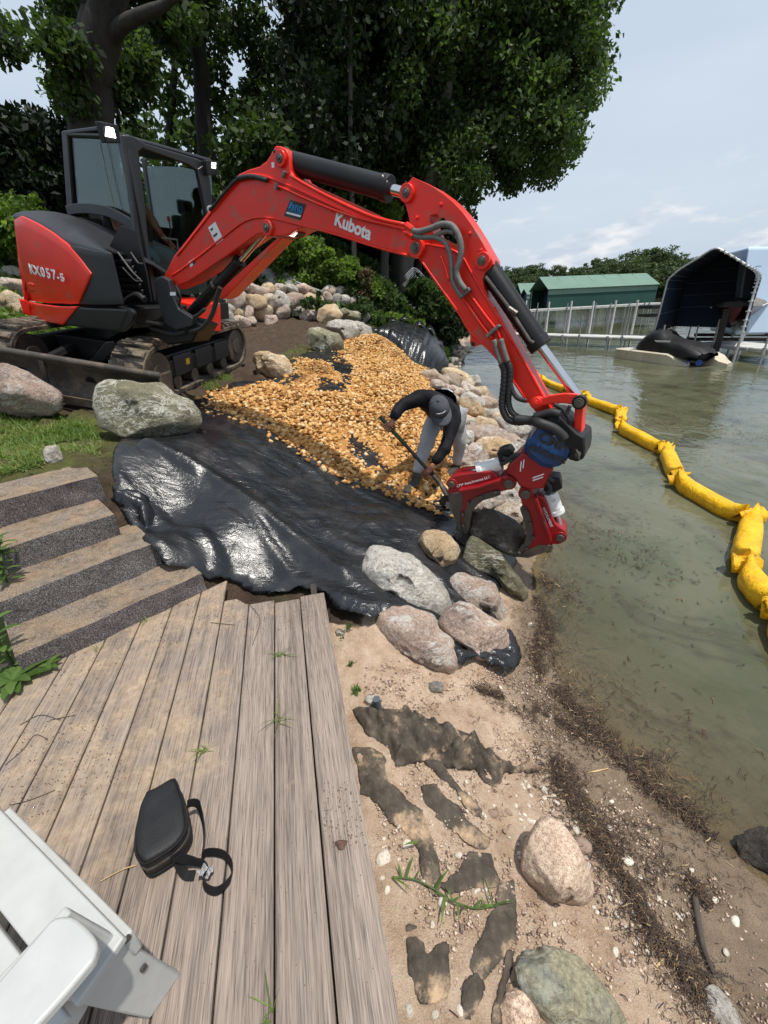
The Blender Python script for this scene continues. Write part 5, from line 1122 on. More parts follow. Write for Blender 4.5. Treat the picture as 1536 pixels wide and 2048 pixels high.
for i, s in enumerate(WALLS):
    x, y, w, h = W7(*s); P0 = at_plane(x, y, wa - wnm * (.25 * (s[1] < 320) - .22 * (s[1] > 420)), wnm)
    traced_rock(blob(x, y, w * 1.16, h * 1.2, 0, i + 300), (r_grey, r_pink, r_tan, r_mix)[i % 4], None, seed=300 + i, sub=3, cut_n=6, name='stone', par=wall_t, depth=depth_of(P0), back=0)

# ------------------------------------------------------------------ black sheet over the bank
linP = gpoly([(247, 882), (228, 960), (226, 985), (246, 1030), (290, 1092), (335, 1138), (404, 1160), (425, 1172), (470, 1172), (508, 1194), (560, 1198), (600, 1188), (655, 1205), (668, 1232), (744, 1258), (768, 1240), (790, 1290), (900, 1325), (985, 1300), (1000, 1180), (1035, 1130), (985, 1015), (950, 985), (990, 930), (930, 880), (880, 790), (850, 745), (800, 700), (745, 668), (690, 690), (640, 705), (600, 712), (560, 760), (470, 772), (400, 800), (330, 850)])
fl = [ground(*p)[:2] for p in ((300, 905), (420, 960), (520, 1030), (600, 1100), (690, 1165))]
def hliner(X, Y, e):
    al, ac = X * .74 - Y * .67, X * .67 + Y * .74
    z = .018 * vnoise(X, Y, 2.2, 3, .5, 1) + .030 * np.abs(vnoise(al * .7, ac * 4.2, 1, 3, .5, 2)) + .007 * np.abs(vnoise(al * 1.0, ac * 11, 1, 2, .5, 12)) - .008
    d = pdist(X, Y, fl); z = z + .055 * np.exp(-(d / .05) ** 2) + .02 * np.exp(-(d / .22) ** 2)         # the long standing fold
    # folds that run down to the lower hem
    u = X * .62 + Y * .78; v = -X * .78 + Y * .62
    lowm = .35 + .65 * sstep(3.2, 2.5, Y) 
    z = z + lowm * (.030 * np.abs(vnoise(u * 7.5, v * 1.3, 1, 3, .55, 6)) + .028 * np.maximum(0, np.sin(u * 13 + 3.5 * vnoise(u, v, 1.2, 2, .5, 7))) ** 5)
    z = z + .03 * np.maximum(0, vnoise(X, Y, 5, 2, .5, 8)) ** 2
    hem = np.exp(-(e / .10) ** 2) * sstep(3.4, 2.6, Y); z = z + hem * (.012 + .04 * np.abs(vnoise(X, Y, 6, 3, .6, 9)))
    return z
liner = tag(sheet('plastic_sheet', linP, m_liner, .022, .025, hfun=hliner, edge=.04), 'wrinkled black plastic sheet spread down the bank under the gravel', 'plastic sheet')
# crumpled corner by the third step
cP = gpoly([(222, 1005), (262, 992), (300, 1005), (318, 1045), (300, 1075), (286, 1062), (280, 1042), (252, 1028)])
tag(sheet('sheet_corner', cP, m_liner, .012, .03, hfun=lambda X, Y, e: .07 + .07 * np.abs(vnoise(X, Y, 9, 3, .6, 4)) - .06 * np.exp(-(e / .03) ** 2), edge=.03), 'crumpled flap of black plastic turned up beside the third step', 'plastic sheet')
tP = gpoly([(955, 1330), (985, 1345), (1010, 1360), (1035, 1345), (1042, 1325), (1030, 1290), (1020, 1270), (1000, 1275), (985, 1310), (940, 1320), (900, 1310), (920, 1345)])
tag(sheet('sheet_end', tP, m_liner, .012, .03, hfun=lambda X, Y, e: .04 + .05 * np.abs(vnoise(X, Y, 8, 3, .6, 3)), edge=.03), 'rolled end of black plastic sticking out under the brown boulder', 'plastic sheet')
# heaped sheet beyond the gravel
hp = [(742, 665), (760, 652), (790, 645), (830, 650), (860, 662), (885, 690), (895, 715), (888, 745), (858, 742), (830, 722), (790, 695)]
Ha = [at_y(x, y, Y) for x, y, Y in ((742, 668, 12.6), (775, 648, 12.9), (800, 643, 13.0), (832, 650, 13.1), (858, 662, 13.2), (880, 690, 13.3), (895, 722, 13.4))]
Hb = [at_y(x, y, Y) for x, y, Y in ((745, 672, 12.2), (770, 690, 11.8), (795, 706, 11.6), (822, 722, 11.5), (848, 738, 11.5), (872, 747, 11.9), (892, 748, 12.6))]
ta_, tb_ = catmull(Ha, 8), catmull(Hb, 8); G = []
for j in range(26):
    t = j / 25
    row = []
    for i in range(len(ta_)):
        p = ta_[i] * (1 - t) + tb_[i] * t; s = i / len(ta_)
        fold = .07 * (1 - abs(math.sin(s * 19 + 2.5 * math.sin(t * 2 + s * 5)))) ** 1.5 * (.35 + .65 * t) + .03 * math.sin(s * 43 + t * 5) + .03 * math.sin(s * 90 + t * 9)
        top = .04 * abs(math.sin(s * 23)) * max(0, 1 - t * 4)
        row.append(p + A_([0, -.30 * math.sin(math.pi * t) - fold, .16 * math.sin(math.pi * t) + top]))
    G.append(row)
G.insert(0, [r + A_([0, .5, -.25]) for r in G[0]]); G.insert(0, [r + A_([0, .5, -.6]) for r in G[0]])
q = MB(); q.grid(G); hs = tag(q.build('heaped_sheet', m_liner, smooth=180), 'heap of black plastic draped over the bank end beyond the gravel', 'plastic sheet')
so = hs.modifiers.new('solid', 'SOLIDIFY'); so.thickness = .01
q = MB()
for k in range(5):
    s0 = catmull([ta_[int(len(ta_) * (.15 + .16 * k))] + A_([0, .0, .02]), ta_[int(len(ta_) * (.15 + .16 * k)) + 3] + A_([0, -.1, .08 + .04 * (k % 2)]), ta_[int(len(ta_) * (.15 + .16 * k)) + 6] + A_([0, -.05, .06])], 6); q.ribbon(s0, A_([.2, 1, .3]), .3, .012)
q.build('fold', m_liner, hs, smooth=180)

# ------------------------------------------------------------------ gravel
GRV = [(402, 822), (425, 795), (480, 778), (540, 770), (580, 765), (592, 735), (600, 722), (640, 728), (665, 716), (650, 712), (690, 690), (718, 682), (745, 676), (790, 700), (830, 735), (862, 745), (868, 770), (850, 800), (900, 850), (915, 880), (935, 930), (915, 965), (890, 1000), (885, 1035), (850, 1020), (800, 1000), (760, 985), (700, 968), (665, 955), (620, 925), (575, 895), (540, 870), (500, 855), (470, 845), (430, 832)]
HOLES = [[(640, 702), (672, 706), (702, 735), (694, 765), (668, 738), (640, 722)], [(643, 762), (692, 772), (686, 786), (640, 788)], [(700, 878), (738, 900), (768, 945), (735, 938), (712, 912)], [(576, 768), (598, 752), (600, 762), (570, 778)]]
gP_ = gpoly(GRV); gH = [gpoly(h) for h in HOLES]
xs = [p[0] for p in gP_]; ys = [p[1] for p in gP_]
cand = np.stack([RNG.uniform(min(xs) - .15, max(xs) + .15, 120000), RNG.uniform(min(ys) - .15, max(ys) + .15, 120000)], -1)
ins = inpoly(cand[:, 0], cand[:, 1], gP_); dd = pdist(cand[:, 0], cand[:, 1], gP_, True)
hole_ = np.zeros(len(cand), bool); hd = np.full(len(cand), 9.)
for h in gH: hole_ |= inpoly(cand[:, 0], cand[:, 1], h); hd = np.minimum(hd, pdist(cand[:, 0], cand[:, 1], h, True))
dens = np.where(ins, np.clip(.55 + dd / .25, 0, 1), np.exp(-(dd / .05) ** 1.2) * .22)
dens = np.where(hole_, dens * .05, dens * np.clip(.3 + hd / .12, 0, 1))
kp = RNG.random(len(cand)) < dens; cand, dd, ins, hd = cand[kp], dd[kp], ins[kp], hd[kp]
dist = np.hypot(cand[:, 0], cand[:, 1])
print('gravel candidates', len(cand))
cand, dd, ins, hd, dist = [v[:32000] for v in (cand, dd, ins, hd, dist)]
tag(sheet('gravel_fines', gP_, mat('gravel_dust', hexc(186, 132, 68), hexc(160, 110, 56), 40, .9, .01, 60), .05, .04, hfun=lambda X, Y, e: .02 * vnoise(X, Y, 9, 3, .6, 2) - .14 * np.max([inpoly(X, Y, h) | (pdist(X, Y, h, True) < .06) for h in gH], 0), edge=.15), 'sandy yellow fines packed under the crushed stone', 'gravel', kind='stuff')
pile = np.where(ins, np.minimum(dd, hd), 0)
lift = .05 + .09 * sstep(0, .5, pile) + .025 * vnoise(cand[:, 0], cand[:, 1], 3, 3, .5, 3)
lift += .10 * np.exp(-(np.hypot(cand[:, 0] - ground(745, 690)[0], cand[:, 1] - ground(745, 690)[1]) / 1.2) ** 2)
gz_ = T(cand[:, 0], cand[:, 1]) + np.where(ins, lift * RNG.uniform(.35, 1., len(cand)), .045)
V0, F0 = ico(1)
shapes = []
for s in range(10):
    rg = np.random.default_rng(900 + s); v = cut(V0 * A_([1.25, .85, .55]), rg, 11, .30, .70); v += rg.normal(size=v.shape) * .03; shapes.append(v)
def gmat(name, tintnode):
    m = bpy.data.materials.new(name); N = NT(m)
    t = N.n('ShaderNodeVertexColor', layer_name='tint').outputs[0] if tintnode else N.rand()
    col = N.ramp(t, [(0, hexc(138, 92, 50)), (.25, hexc(184, 134, 76)), (.55, hexc(206, 156, 92)), (.85, hexc(218, 178, 118)), (1, hexc(226, 202, 160))])
    w = N.n('ShaderNodeNewGeometry').outputs['Position']
    dirt = N.ramp(N.noise(w, 1.25, 5, .6), [(.57, 0.), (.70, .8)])
    col = N.mix(dirt, col, hexc(118, 82, 46))
    col = N.mix(.5, col, N.ramp(N.noise(w, 90, 4, .7), [(.3, .7), (.7, 1.)]), 'MULTIPLY')
    N.bsdf(col, .85, N.noise(w, 120, 4, .7), .004, 0, .25); return m
m_grav, m_grav1 = gmat('yellow_gravel', True), gmat('yellow_crushed_stone', False)
order = np.argsort(dist - .9 * (gz_ > 0) * np.where(ins, 0, .0))
size = RNG.uniform(.020, .046, len(cand)) * np.where(RNG.random(len(cand)) < .12, 1.35, 1)
def rrot(rg):
    a, b, c = rg.uniform(-.5, .5), rg.uniform(-.5, .5), rg.uniform(0, 6.28)
    return A_((Matrix.Rotation(c, 3, 'Z') @ Matrix.Rotation(a, 3, 'X') @ Matrix.Rotation(b, 3, 'Y')))
top = (gz_ - T(cand[:, 0], cand[:, 1])) > .7 * np.where(ins, lift, .045)
first = [i for i in order if top[i]][:300]; fs = set(first)
gm = []
for s in shapes:
    me = bpy.data.meshes.new('gravel_stone'); me.from_pydata(s.tolist(), [], F0.tolist()); me.materials.append(m_grav1); gm.append(me)
for i in first:
    o = bpy.data.objects.new('gravel_stone', gm[i % 10]); COL.objects.link(o)
    R = Matrix(rrot(RNG).tolist()).to_4x4(); o.matrix_world = Matrix.Translation((cand[i, 0], cand[i, 1], gz_[i])) @ R @ Matrix.Scale(float(size[i]) * 1.05, 4)
    tag(o, 'yellow crushed stone lying on the lower fringe of the gravel spread', 'stone', 'yellow crushed stones spread on the sheet')
VV, FF, TT = [], [], []; nb_ = 0
for i in order:
    if i in fs: continue
    v = (shapes[i % 10] * size[i]) @ rrot(RNG).T + A_([cand[i, 0], cand[i, 1], gz_[i]]); VV.append(v); FF.append(F0 + nb_); nb_ += len(v); TT.append(np.full(len(v), RNG.random()))
gob = mesh('gravel', np.concatenate(VV), np.concatenate(FF), m_grav, base=(0, 6, .8)); tag(gob, 'yellow crushed stone spread thickly over the black sheet', 'gravel', kind='stuff')
tt_ = np.concatenate(TT); vcol(gob, 'tint', tt_, tt_, tt_)

# ------------------------------------------------------------------ old fabric showing through the sand
FAB = [([(700, 1420), (735, 1412), (790, 1425), (850, 1440), (900, 1452), (938, 1472), (960, 1500), (940, 1505), (915, 1495), (880, 1510), (845, 1520), (790, 1538), (775, 1500), (740, 1470), (715, 1445)], 'draped brown landscape fabric over the sand beside the deck', .10, .13),
 ([(850, 1515), (910, 1500), (945, 1480), (975, 1505), (1010, 1530), (1060, 1528), (1075, 1540), (1060, 1552), (1015, 1550), (990, 1575), (968, 1570), (950, 1545), (900, 1540)], 'bunched twist of brown fabric pointing to the water', .10, .20),
 ([(705, 1500), (740, 1495), (770, 1510), (780, 1560), (815, 1600), (845, 1625), (862, 1700), (880, 1770), (868, 1800), (850, 1770), (838, 1700), (800, 1650), (760, 1610), (720, 1590)], 'long grey fabric strip curving down along the deck edge', .012, .02),
 ([(850, 1525), (880, 1520), (925, 1580), (960, 1620), (968, 1640), (950, 1625), (905, 1580)], 'narrow grey fabric fold running down the sand', .02, .04),
 ([(838, 1572), (870, 1570), (930, 1640), (975, 1680), (965, 1700), (900, 1650), (850, 1610)], 'thin half buried fabric patch under the narrow fold', .01, .02),
 ([(880, 1770), (915, 1760), (945, 1705), (975, 1710), (990, 1745), (1000, 1770), (950, 1780), (900, 1790)], 'grey fabric scrap left of the salmon boulder', .012, .02),
 ([(1000, 1770), (1028, 1762), (1030, 1900), (1022, 1890), (1000, 1930), (960, 1960), (935, 1925), (960, 1870), (965, 1830), (990, 1810)], 'torn upright fabric scrap in the middle of the sand', .012, .02),
 ([(815, 1855), (835, 1850), (855, 1905), (885, 1880), (900, 1885), (895, 1940), (897, 2000), (865, 2010), (845, 2005), (835, 1960), (815, 1935)], 'forked fabric scrap nearest to the deck at the bottom', .012, .015),
 ([(1012, 1900), (1028, 1905), (1020, 1960), (1005, 2010), (1000, 2060), (985, 2060), (992, 2000)], 'rolled narrow fabric strip at the bottom beside the red stone', .03, .02),
 ([(930, 1965), (955, 1950), (965, 1975), (940, 2040), (925, 2040)], 'small torn fabric bit above the red stone', .01, .015)]
for i, (p, lab, hgt, fo) in enumerate(FAB):
    fo *= 1.8 if i > 1 else 1
    tag(sheet('landscape_fabric', gpoly(p), m_fab, .008, hgt * .15, hfun=lambda X, Y, e, i=i, fo=fo, hgt=hgt: (hgt * .45 * np.clip(e / .10, 0, 1) ** 1.5 - .008 + .6 * fo * np.abs(vnoise(X * 1.5 + Y, Y * .5 - X * .3, 9, 3, .55, i)) ** .7 * np.clip(e / .03, 0, 1) + fo * .4 * vnoise(X, Y, 14, 3, .6, i + 2) * np.clip(e / .03, 0, 1)), ragged=.03, edge=.05), lab, 'fabric')
g0 = ground(758, 1412); q = MB(); q.tube([g0 - A_([.0, .02, .03]), g0 + A_([-.01, -.02, .075])], .019, 16); tag(q.build('pipe_stub', m_pvc, smooth=40), 'short grey plastic pipe stub sticking out of the sand by the deck', 'pipe')
traced_rock(blob(742, 1405, 26, 28), r_white, 'pale flat stone leaning on the plastic pipe stub', seed=70, sub=3, cut_n=4, base=(742, 1416))
# pebbles: the big pale ones each a thing
pb = [bpy.data.meshes.new('pebble') for _ in range(6)]
V1, F1 = ico(2)
for s, me in enumerate(pb):
    rg = np.random.default_rng(700 + s); v = cut(V1 * A_([1.2, .85, .5]), rg, 5, .55, .95); me.from_pydata(v.tolist(), [], F1.tolist()); me.polygons.foreach_set('use_smooth', np.ones(len(me.polygons), bool)); me.materials.append(r_peb if s < 4 else r_pebd)
PEB = [(ZP([p])[0], s) for p, s in (((965, 730), 22), ((615, 795), 14), ((535, 1018), 18), ((260, 810), 30), ((370, 960), 14), ((360, 1050), 9), ((1025, 480), 16), ((1030, 520), 10), ((1090, 545), 12), ((1180, 675), 18), ((1200, 750), 34), ((1320, 518), 12), ((1350, 540), 11), ((1425, 820), 22), ((1360, 790), 12), ((920, 455), 9), ((780, 595), 18), ((855, 590), 16), ((955, 630), 12), ((1240, 605), 12), ((1275, 635), 11), ((1335, 670), 16), ((1265, 575), 16), ((705, 1035), 16), ((745, 960), 10), ((275, 965), 14), ((330, 655), 10), ((500, 1560), 16), ((360, 1440), 10), ((325, 1355), 14), ((380, 1540), 20), ((625, 1545), 18), ((1370, 1255), 16), ((930, 1250), 7), ((760, 640), 9), ((465, 1105), 11), ((1480, 1130), 9), ((1500, 1030), 9), ((370, 740), 18), ((440, 1300), 9))] + [((1380, 1772), 16), ((1410, 1785), 10), ((1390, 1830), 14), ((1430, 1800), 12), ((1470, 1842), 18), ((1452, 1905), 14), ((1230, 1930), 14), ((1355, 1780), 8), ((1000, 1375), 9), ((1090, 1280), 12), ((1060, 1250), 10), ((1075, 1300), 12)]
for _ in range(170):
    t = RNG.random(); x = 990 + 330 * t + RNG.normal() * 55; y = 1530 + 370 * t + RNG.normal() * 45; PEB.append(((x, y), RNG.uniform(5, 10)))
for _ in range(60): PEB.append(((RNG.uniform(760, 1060), RNG.uniform(1560, 2040)), RNG.uniform(5, 11)))
for i, ((x, y), s) in enumerate(PEB[:285]):
    P = ground(x, y); 
    if inpoly(P[0], P[1], gpoly([(645, 1190), (800, 2060), (0, 2060), (0, 1500)]))[()]: continue
    r = s / 2 * depth_of(P) / FPX * 1.1
    o = bpy.data.objects.new('pebble', pb[i % 6]); COL.objects.link(o)
    o.matrix_world = Matrix.Translation((P[0], P[1], P[2] + r * .15)) @ Matrix(rrot(RNG).tolist()).to_4x4() @ Matrix.Scale(float(r), 4)
    tag(o, 'small pale or dull pebble lying loose on the beach sand', 'pebble', 'pebbles scattered on the beach')
# finer shingle
n = 26000; X = RNG.uniform(-.15, 1.5, n); Y = RNG.uniform(.35, 2.0, n); z = T(X, Y); ok = (z > .02) & (z < .37) & ~inpoly(X, Y, [(-2, -1), (.06, -1), (.0, .45), (-.38, 2.2), (-2, 2.2)]) & (vnoise(X, Y, 4, 3, .5, 6) > -.15 + .3 * RNG.random(n)); X, Y, z = X[ok], Y[ok], z[ok]
Vt = A_([[1, 0, 0], [-.5, .8, 0], [-.5, -.8, 0], [0, 0, .7], [.2, .1, -.5]]); Ft = A_([[0, 1, 3], [1, 2, 3], [2, 0, 3], [1, 0, 4], [2, 1, 4], [0, 2, 4]])
a = RNG.uniform(0, 6.28, len(X)); r = .002 + .009 * RNG.random(len(X)) ** 3; c_, s_ = np.cos(a) * r, np.sin(a) * r
PV = np.stack([X[:, None] + c_[:, None] * Vt[None, :, 0] - s_[:, None] * Vt[None, :, 1], Y[:, None] + s_[:, None] * Vt[None, :, 0] + c_[:, None] * Vt[None, :, 1], z[:, None] + .002 + r[:, None] * Vt[None, :, 2]], -1)
m_shin = bpy.data.materials.new('shingle'); N = NT(m_shin); t = N.n('ShaderNodeVertexColor', layer_name='tint').outputs[0]
N.bsdf(N.ramp(t, [(0, hexc(96, 84, 80)), (.2, hexc(146, 120, 104)), (.6, hexc(184, 158, 138)), (1, hexc(206, 190, 172))]), .8)
sh = mesh('shingle', PV.reshape(-1, 3), (Ft[None] + (np.arange(len(X)) * 5)[:, None, None]).reshape(-1, 3), m_shin, base=(0, 1, .2)); tag(sh, 'fine shingle scattered over the sand', 'shingle', kind='stuff')
t = np.repeat(RNG.random(len(X)), 5); vcol(sh, 'tint', t, t, t)

# ------------------------------------------------------------------ dry water weed washed up in bands
def strands(name, lines, n, spread, length, m, lift, label, cat, tilt=.35, w=.0011, zfun=None):
    P = []; A = []
    for ln, k, sp_ in lines:
        pts = A_([ground(x, y)[:2] for x, y in ln]) if zfun is None else A_([at_z(x, y, 0)[:2] for x, y in ln]); pts = catmull(pts, 6); seg = np.r_[0, np.cumsum(np.linalg.norm(np.diff(pts, axis=0), axis=1))]
        t = RNG.uniform(0, seg[-1], int(n * k)); x, y = np.interp(t, seg, pts[:, 0]), np.interp(t, seg, pts[:, 1])
        wx, wy = vnoise(t * 2.6, t * 0 + len(P), 1, 3, .6, 3) * spread * 2.2 * min(sp_, 1.5), vnoise(t * 2.6, t * 0 + 9 + len(P), 1, 3, .6, 4) * spread * 2.2 * min(sp_, 1.5)
        P.append(np.stack([x + wx, y + wy], -1) + RNG.normal(size=(len(t), 2)) * spread * sp_ * np.exp(RNG.normal(size=(len(t), 1)) * 1.0))
    P = np.concatenate(P); P = P[vnoise(P[:, 0], P[:, 1], 7, 3, .6, 11) > -.22 + .3 * (RNG.random(len(P)) - .5)]; k = len(P); z = T(P[:, 0], P[:, 1]) if zfun is None else np.full(k, zfun)
    z = z + RNG.random(k) ** 1.6 * lift + .004
    a = RNG.uniform(0, 6.28, k); L_ = RNG.uniform(.4, 1., k) * length; dz = RNG.normal(size=k) * tilt * L_ * .5
    d = np.stack([np.cos(a) * L_, np.sin(a) * L_, dz], -1) / 2; bend = np.stack([-np.sin(a), np.cos(a), np.zeros(k)], -1) * (RNG.normal(size=k) * .22 * L_)[:, None] + A_([0, 0, 1]) * (.10 * L_)[:, None]
    C_ = np.stack([P[:, 0], P[:, 1], z], -1); sd_ = np.stack([-np.sin(a), np.cos(a), np.full(k, .4)], -1) * (w * RNG.uniform(.6, 1.5, k))[:, None]
    V = np.stack([C_ - d - sd_, C_ - d + sd_, C_ + bend - sd_, C_ + bend + sd_, C_ + d - sd_, C_ + d + sd_], 1)
    F = (A_([[0, 1, 3, 2], [2, 3, 5, 4]])[None] + (np.arange(k) * 6)[:, None, None]).reshape(-1, 4)
    o = mesh(name, V.reshape(-1, 3), F, m, base=(P[:, 0].mean(), P[:, 1].mean(), 0)); tag(o, label, cat, kind='stuff')
    t = np.repeat(RNG.random(k), 6); vcol(o, 'tint', t, t, t); return o
m_weed = bpy.data.materials.new('dry_water_weed'); N = NT(m_weed); t = N.n('ShaderNodeVertexColor', layer_name='tint').outputs[0]
N.bsdf(N.ramp(t, [(0, hexc(30, 22, 16)), (.5, hexc(58, 43, 31)), (.85, hexc(86, 65, 46)), (.97, hexc(126, 102, 70)), (1, hexc(180, 156, 116))]), .75)
strands('beach_weed', [([(1060, 1190), (1095, 1225), (1092, 1265), (1075, 1310), (1100, 1370), (1165, 1440), (1240, 1520), (1320, 1590), (1400, 1655), (1440, 1690)], 1., 1.), ([(1075, 1200), (1100, 1240), (1080, 1290)], .35, 1.2), ([(960, 1380), (1020, 1400), (1070, 1420), (1110, 1440), (1180, 1480)], .35, 1.), ([(1110, 1530), (1160, 1620), (1210, 1700), (1260, 1770), (1310, 1860), (1370, 1940), (1400, 2000)], .9, 1.), ([(1380, 1760), (1400, 1800), (1425, 1840)], .06, .4)], 12500, .026, .030, m_weed, .022, 'dark dry water weed washed up in bands on the beach', 'weed')
strands('beach_weed', [([(1040, 1480), (1150, 1600), (1240, 1720), (1330, 1860)], 1., 2.0), ([(1250, 1600), (1330, 1700), (1420, 1800)], .3, 1.6)], 900, .05, .03, m_weed, .004, 'loose dark weed bits sprinkled over the sand', 'weed', .1, .0012)
strands('floating_weed', [([(1290, 830), (1350, 850), (1400, 860), (1470, 870), (1536, 880)], 1., 8.), ([(1150, 1020), (1230, 1110), (1290, 1160)], .35, 2.8), ([(1120, 1330), (1200, 1440), (1300, 1540)], .5, 1.5), ([(1080, 1160), (1130, 1210)], .2, 1.)], 2600, .12, .06, m_weed, .002, 'floating scraps of dark water weed on the lake', 'weed', .0, .0018, zfun=.004)
# a few sticks
m_stick = mat('weathered_stick', (.09, .07, .055), (.05, .04, .032), 12, .85, .004, 60); m_stickp = mat('pale_stick', hexc(206, 176, 130), hexc(180, 150, 108), 12, .7)
for pts, r, m, lab in (([(1388, 1800), (1395, 1850), (1405, 1900), (1425, 1950)], .012, m_stick, 'thick dark driftwood stick standing out of the weed'), ([(1176, 1547), (1216, 1538)], .004, m_stickp, 'short pale stick lying on the wet sand by the weed band'), ([(1400, 1955), (1448, 1952)], .005, m_stick, 'thin grey twig at the bottom in the weed'), ([(1312, 1935), (1330, 1915)], .004, m_stickp, 'bleached twig in the lower weed band')):
    P = [ground(x, y) + A_([0, 0, r * 1.2]) for x, y in pts]; q = MB(); q.tube(catmull(P, 5), [r * (1 - .4 * i / (len(catmull(P, 5)))) for i in range(len(catmull(P, 5)))], 8); tag(q.build('stick', m, smooth=180), lab, 'stick')
# ------------------------------------------------------------------ floating yellow turbidity boom
m_boom = bpy.data.materials.new('yellow_boom_fabric'); N = NT(m_boom)
co = N.co(rnd=False); col = N.ramp(N.noise(co, 5, 6, .6), [(.3, hexc(214, 158, 8)), (.6, hexc(240, 186, 14)), (.8, hexc(248, 200, 40))])
col = N.mix(N.ramp(N.noise(co, 14, 8, .72), [(.60, 0.), (.70, .6)]), col, hexc(150, 100, 20))
zz_ = N.n('ShaderNodeSeparateXYZ', {0: co}).outputs[2]
col = N.mix(N.ramp(N.math('ADD', zz_, N.math('MULTIPLY', N.noise(co, 12, 5), .05)), [(.025, .75), (.065, 0.)]), col, hexc(112, 92, 30))
N.bsdf(col, .42, N.math('ADD', N.noise(co, 9, 6, .65, .8), N.math('MULTIPLY', N.noise(co, 60, 3), .2)), .032, 0, .4, **{'Subsurface Weight': .0})
def Z8(p): return [(1000 + x * .349, 720 + y * .349) for x, y in p]
bm_t = empty('floating_boom', at_z(1400, 950, 0), 'yellow fabric turbidity boom floating in a zigzag on the lake', 'floating boom')
SEG = [((40, -60), (150, 40)), ((150, 40), (238, 110)), ((238, 112), (385, 172)), ((390, 170), (485, 205)), ((495, 222), (690, 298)), ((694, 305), (690, 360)), ((690, 385), (935, 508)), ((950, 520), (1025, 668)), ((1010, 690), (1400, 900)), ((1452, 895), (1395, 1170)), ((1405, 1190), (1580, 1440)), ((1590, 1455), (1760, 1760)), ((1775, 1770), (1850, 2080)), ((1865, 2095), (2060, 2420)), ((2075, 2430), (2150, 2760))]
for i, (a, b) in enumerate(SEG):
    pa, pb = at_z(*Z8([a])[0], .085), at_z(*Z8([b])[0], .085); d = nrm(pb - pa); s = A_([d[1], -d[0], 0]); Lg = np.linalg.norm(pb - pa)
    R = .088 if i < 4 else .094; ts = [0, .012, .035, .09, .2, .35, .5, .65, .8, .91, .965, .988, 1]; G = []
    for t in ts:
        e = min(t, 1 - t) * Lg; k = sstep(0, .16, e)                 # pinched at the ends, full between
        wx, hz = R * (.22 + .80 * k), R * (1.18 - .18 * k); dz = .045 * (1 - k)
        row = []
        for j in range(20):
            an = 2 * math.pi * j / 20; c_, s_ = math.cos(an), math.sin(an); p_ = 3.2
            x = np.sign(c_) * abs(c_) ** (2 / p_); z = np.sign(s_) * abs(s_) ** (2 / 2.4)
            w = 1 + (.10 + .12 * (1 - k)) * vnoise(t * 9 + i * 3, j * .8, 1, 3, .6, i)
            row.append(pa + d * (t * Lg) + s * x * wx * w + uz * (z * hz * w + dz - .02 + .012 * math.sin(t * 5 + i)))
        G.append(row + [row[0]])
    q = MB(); q.grid(G); q.F += [tuple(range(19, -1, -1)), tuple((len(ts) - 1) * 21 + j for j in range(20))]; q.I += [0, 0]
    o = q.build('boom_section', m_boom, bm_t, smooth=60)
    # folded fabric fin at the joint
    for end, sg in ((pb, 1), (pa, -1)):
        q = MB(); G = []
        for u in np.linspace(-1, 1, 9):
            G.append([end - d * sg * .05 + s * u * R * 1.05 + uz * (-.03), end + d * sg * (.03 + .02 * math.sin(u * 5 + i)) + s * u * R * 1.12 + uz * (.085 + .022 * math.sin(u * 4 + i)), end + d * sg * .05 + s * u * R * .8 + uz * (.02)])
        q.grid(G); o2 = q.build('joint_flap', m_boom, bm_t, smooth=180); so = o2.modifiers.new('solid', 'SOLIDIFY'); so.thickness = .006
for (b, a) in zip([s[1] for s in SEG[:-1]], [s[0] for s in SEG[1:]]):
    pa, pb = at_z(*Z8([b])[0], .06), at_z(*Z8([a])[0], .06); q = MB(); q.ribbon([pa, (pa + pb) / 2 + uz * .01, pb], uz, .17, .012); q.build('connector', m_boom, bm_t)

# ------------------------------------------------------------------ docks
def dockrun(name, P0, P1, wdt, label, posts, th=.10, secs=6, back=None, pm=None, zt=None):
    t = empty(name, [P0[0], P0[1], 0], label, 'dock'); d = nrm([P1[0] - P0[0], P1[1] - P0[1], 0]); s = A_([-d[1], d[0], 0]); s = s if s[1] > 0 else -s; Lg = np.hypot(P1[0] - P0[0], P1[1] - P0[1]); z = P0[2]
    for k in range(secs):
        a, b = P0[:2] + d[:2] * Lg * k / secs, P0[:2] + d[:2] * (Lg * (k + 1) / secs - .025); c = np.r_[(a + b) / 2, z - th / 2] + s * wdt / 2
        q = MB(); q.box(c, d * (np.linalg.norm(b - a) / 2), s * wdt / 2, uz * th / 2); o = q.build('dock_section', m_dockdeck, t, bev=.01)
        n = max(4, int(Lg / secs / .30)); q = MB()
        for j in range(n): q.box(c + d * (np.linalg.norm(b - a) * ((j + .5) / n - .5)) + uz * (th / 2 + .009), d * (.5 * Lg / secs / n - .012), s * (wdt / 2 - .02), uz * .009)
        q.build('decking', m_dockdeck, o)
    for (px, topy, side, hi, m) in posts:
        r = ray(px, topy); o2 = P0[:2] + (s[:2] * (wdt + .05) if side else -s[:2] * .05); e = d[:2]; den = r[0] * e[1] - r[1] * e[0]; tt = (o2[0] * e[1] - o2[1] * e[0]) / den; P = CAM + r * tt
        q = MB(); q.cyl([P[0], P[1], -1.2], [P[0], P[1], P[2]], .045 if hi else .03, 10); q.build('post', m, t, smooth=40)
        q = MB(); q.cyl([P[0], P[1], z - .16], [P[0], P[1], z + .06], .06, 10); q.build('post_bracket', m_alu, t, smooth=40)
    return t
def Z5(x, y): return (960 + x * .375, 480 + y * .375)
wp = mat('white_post_sleeve', (.74, .74, .74), (.62, .62, .62), 4, .5)
D0, D1 = at_z(1000, 668, .45), at_z(1300, 678, .45)
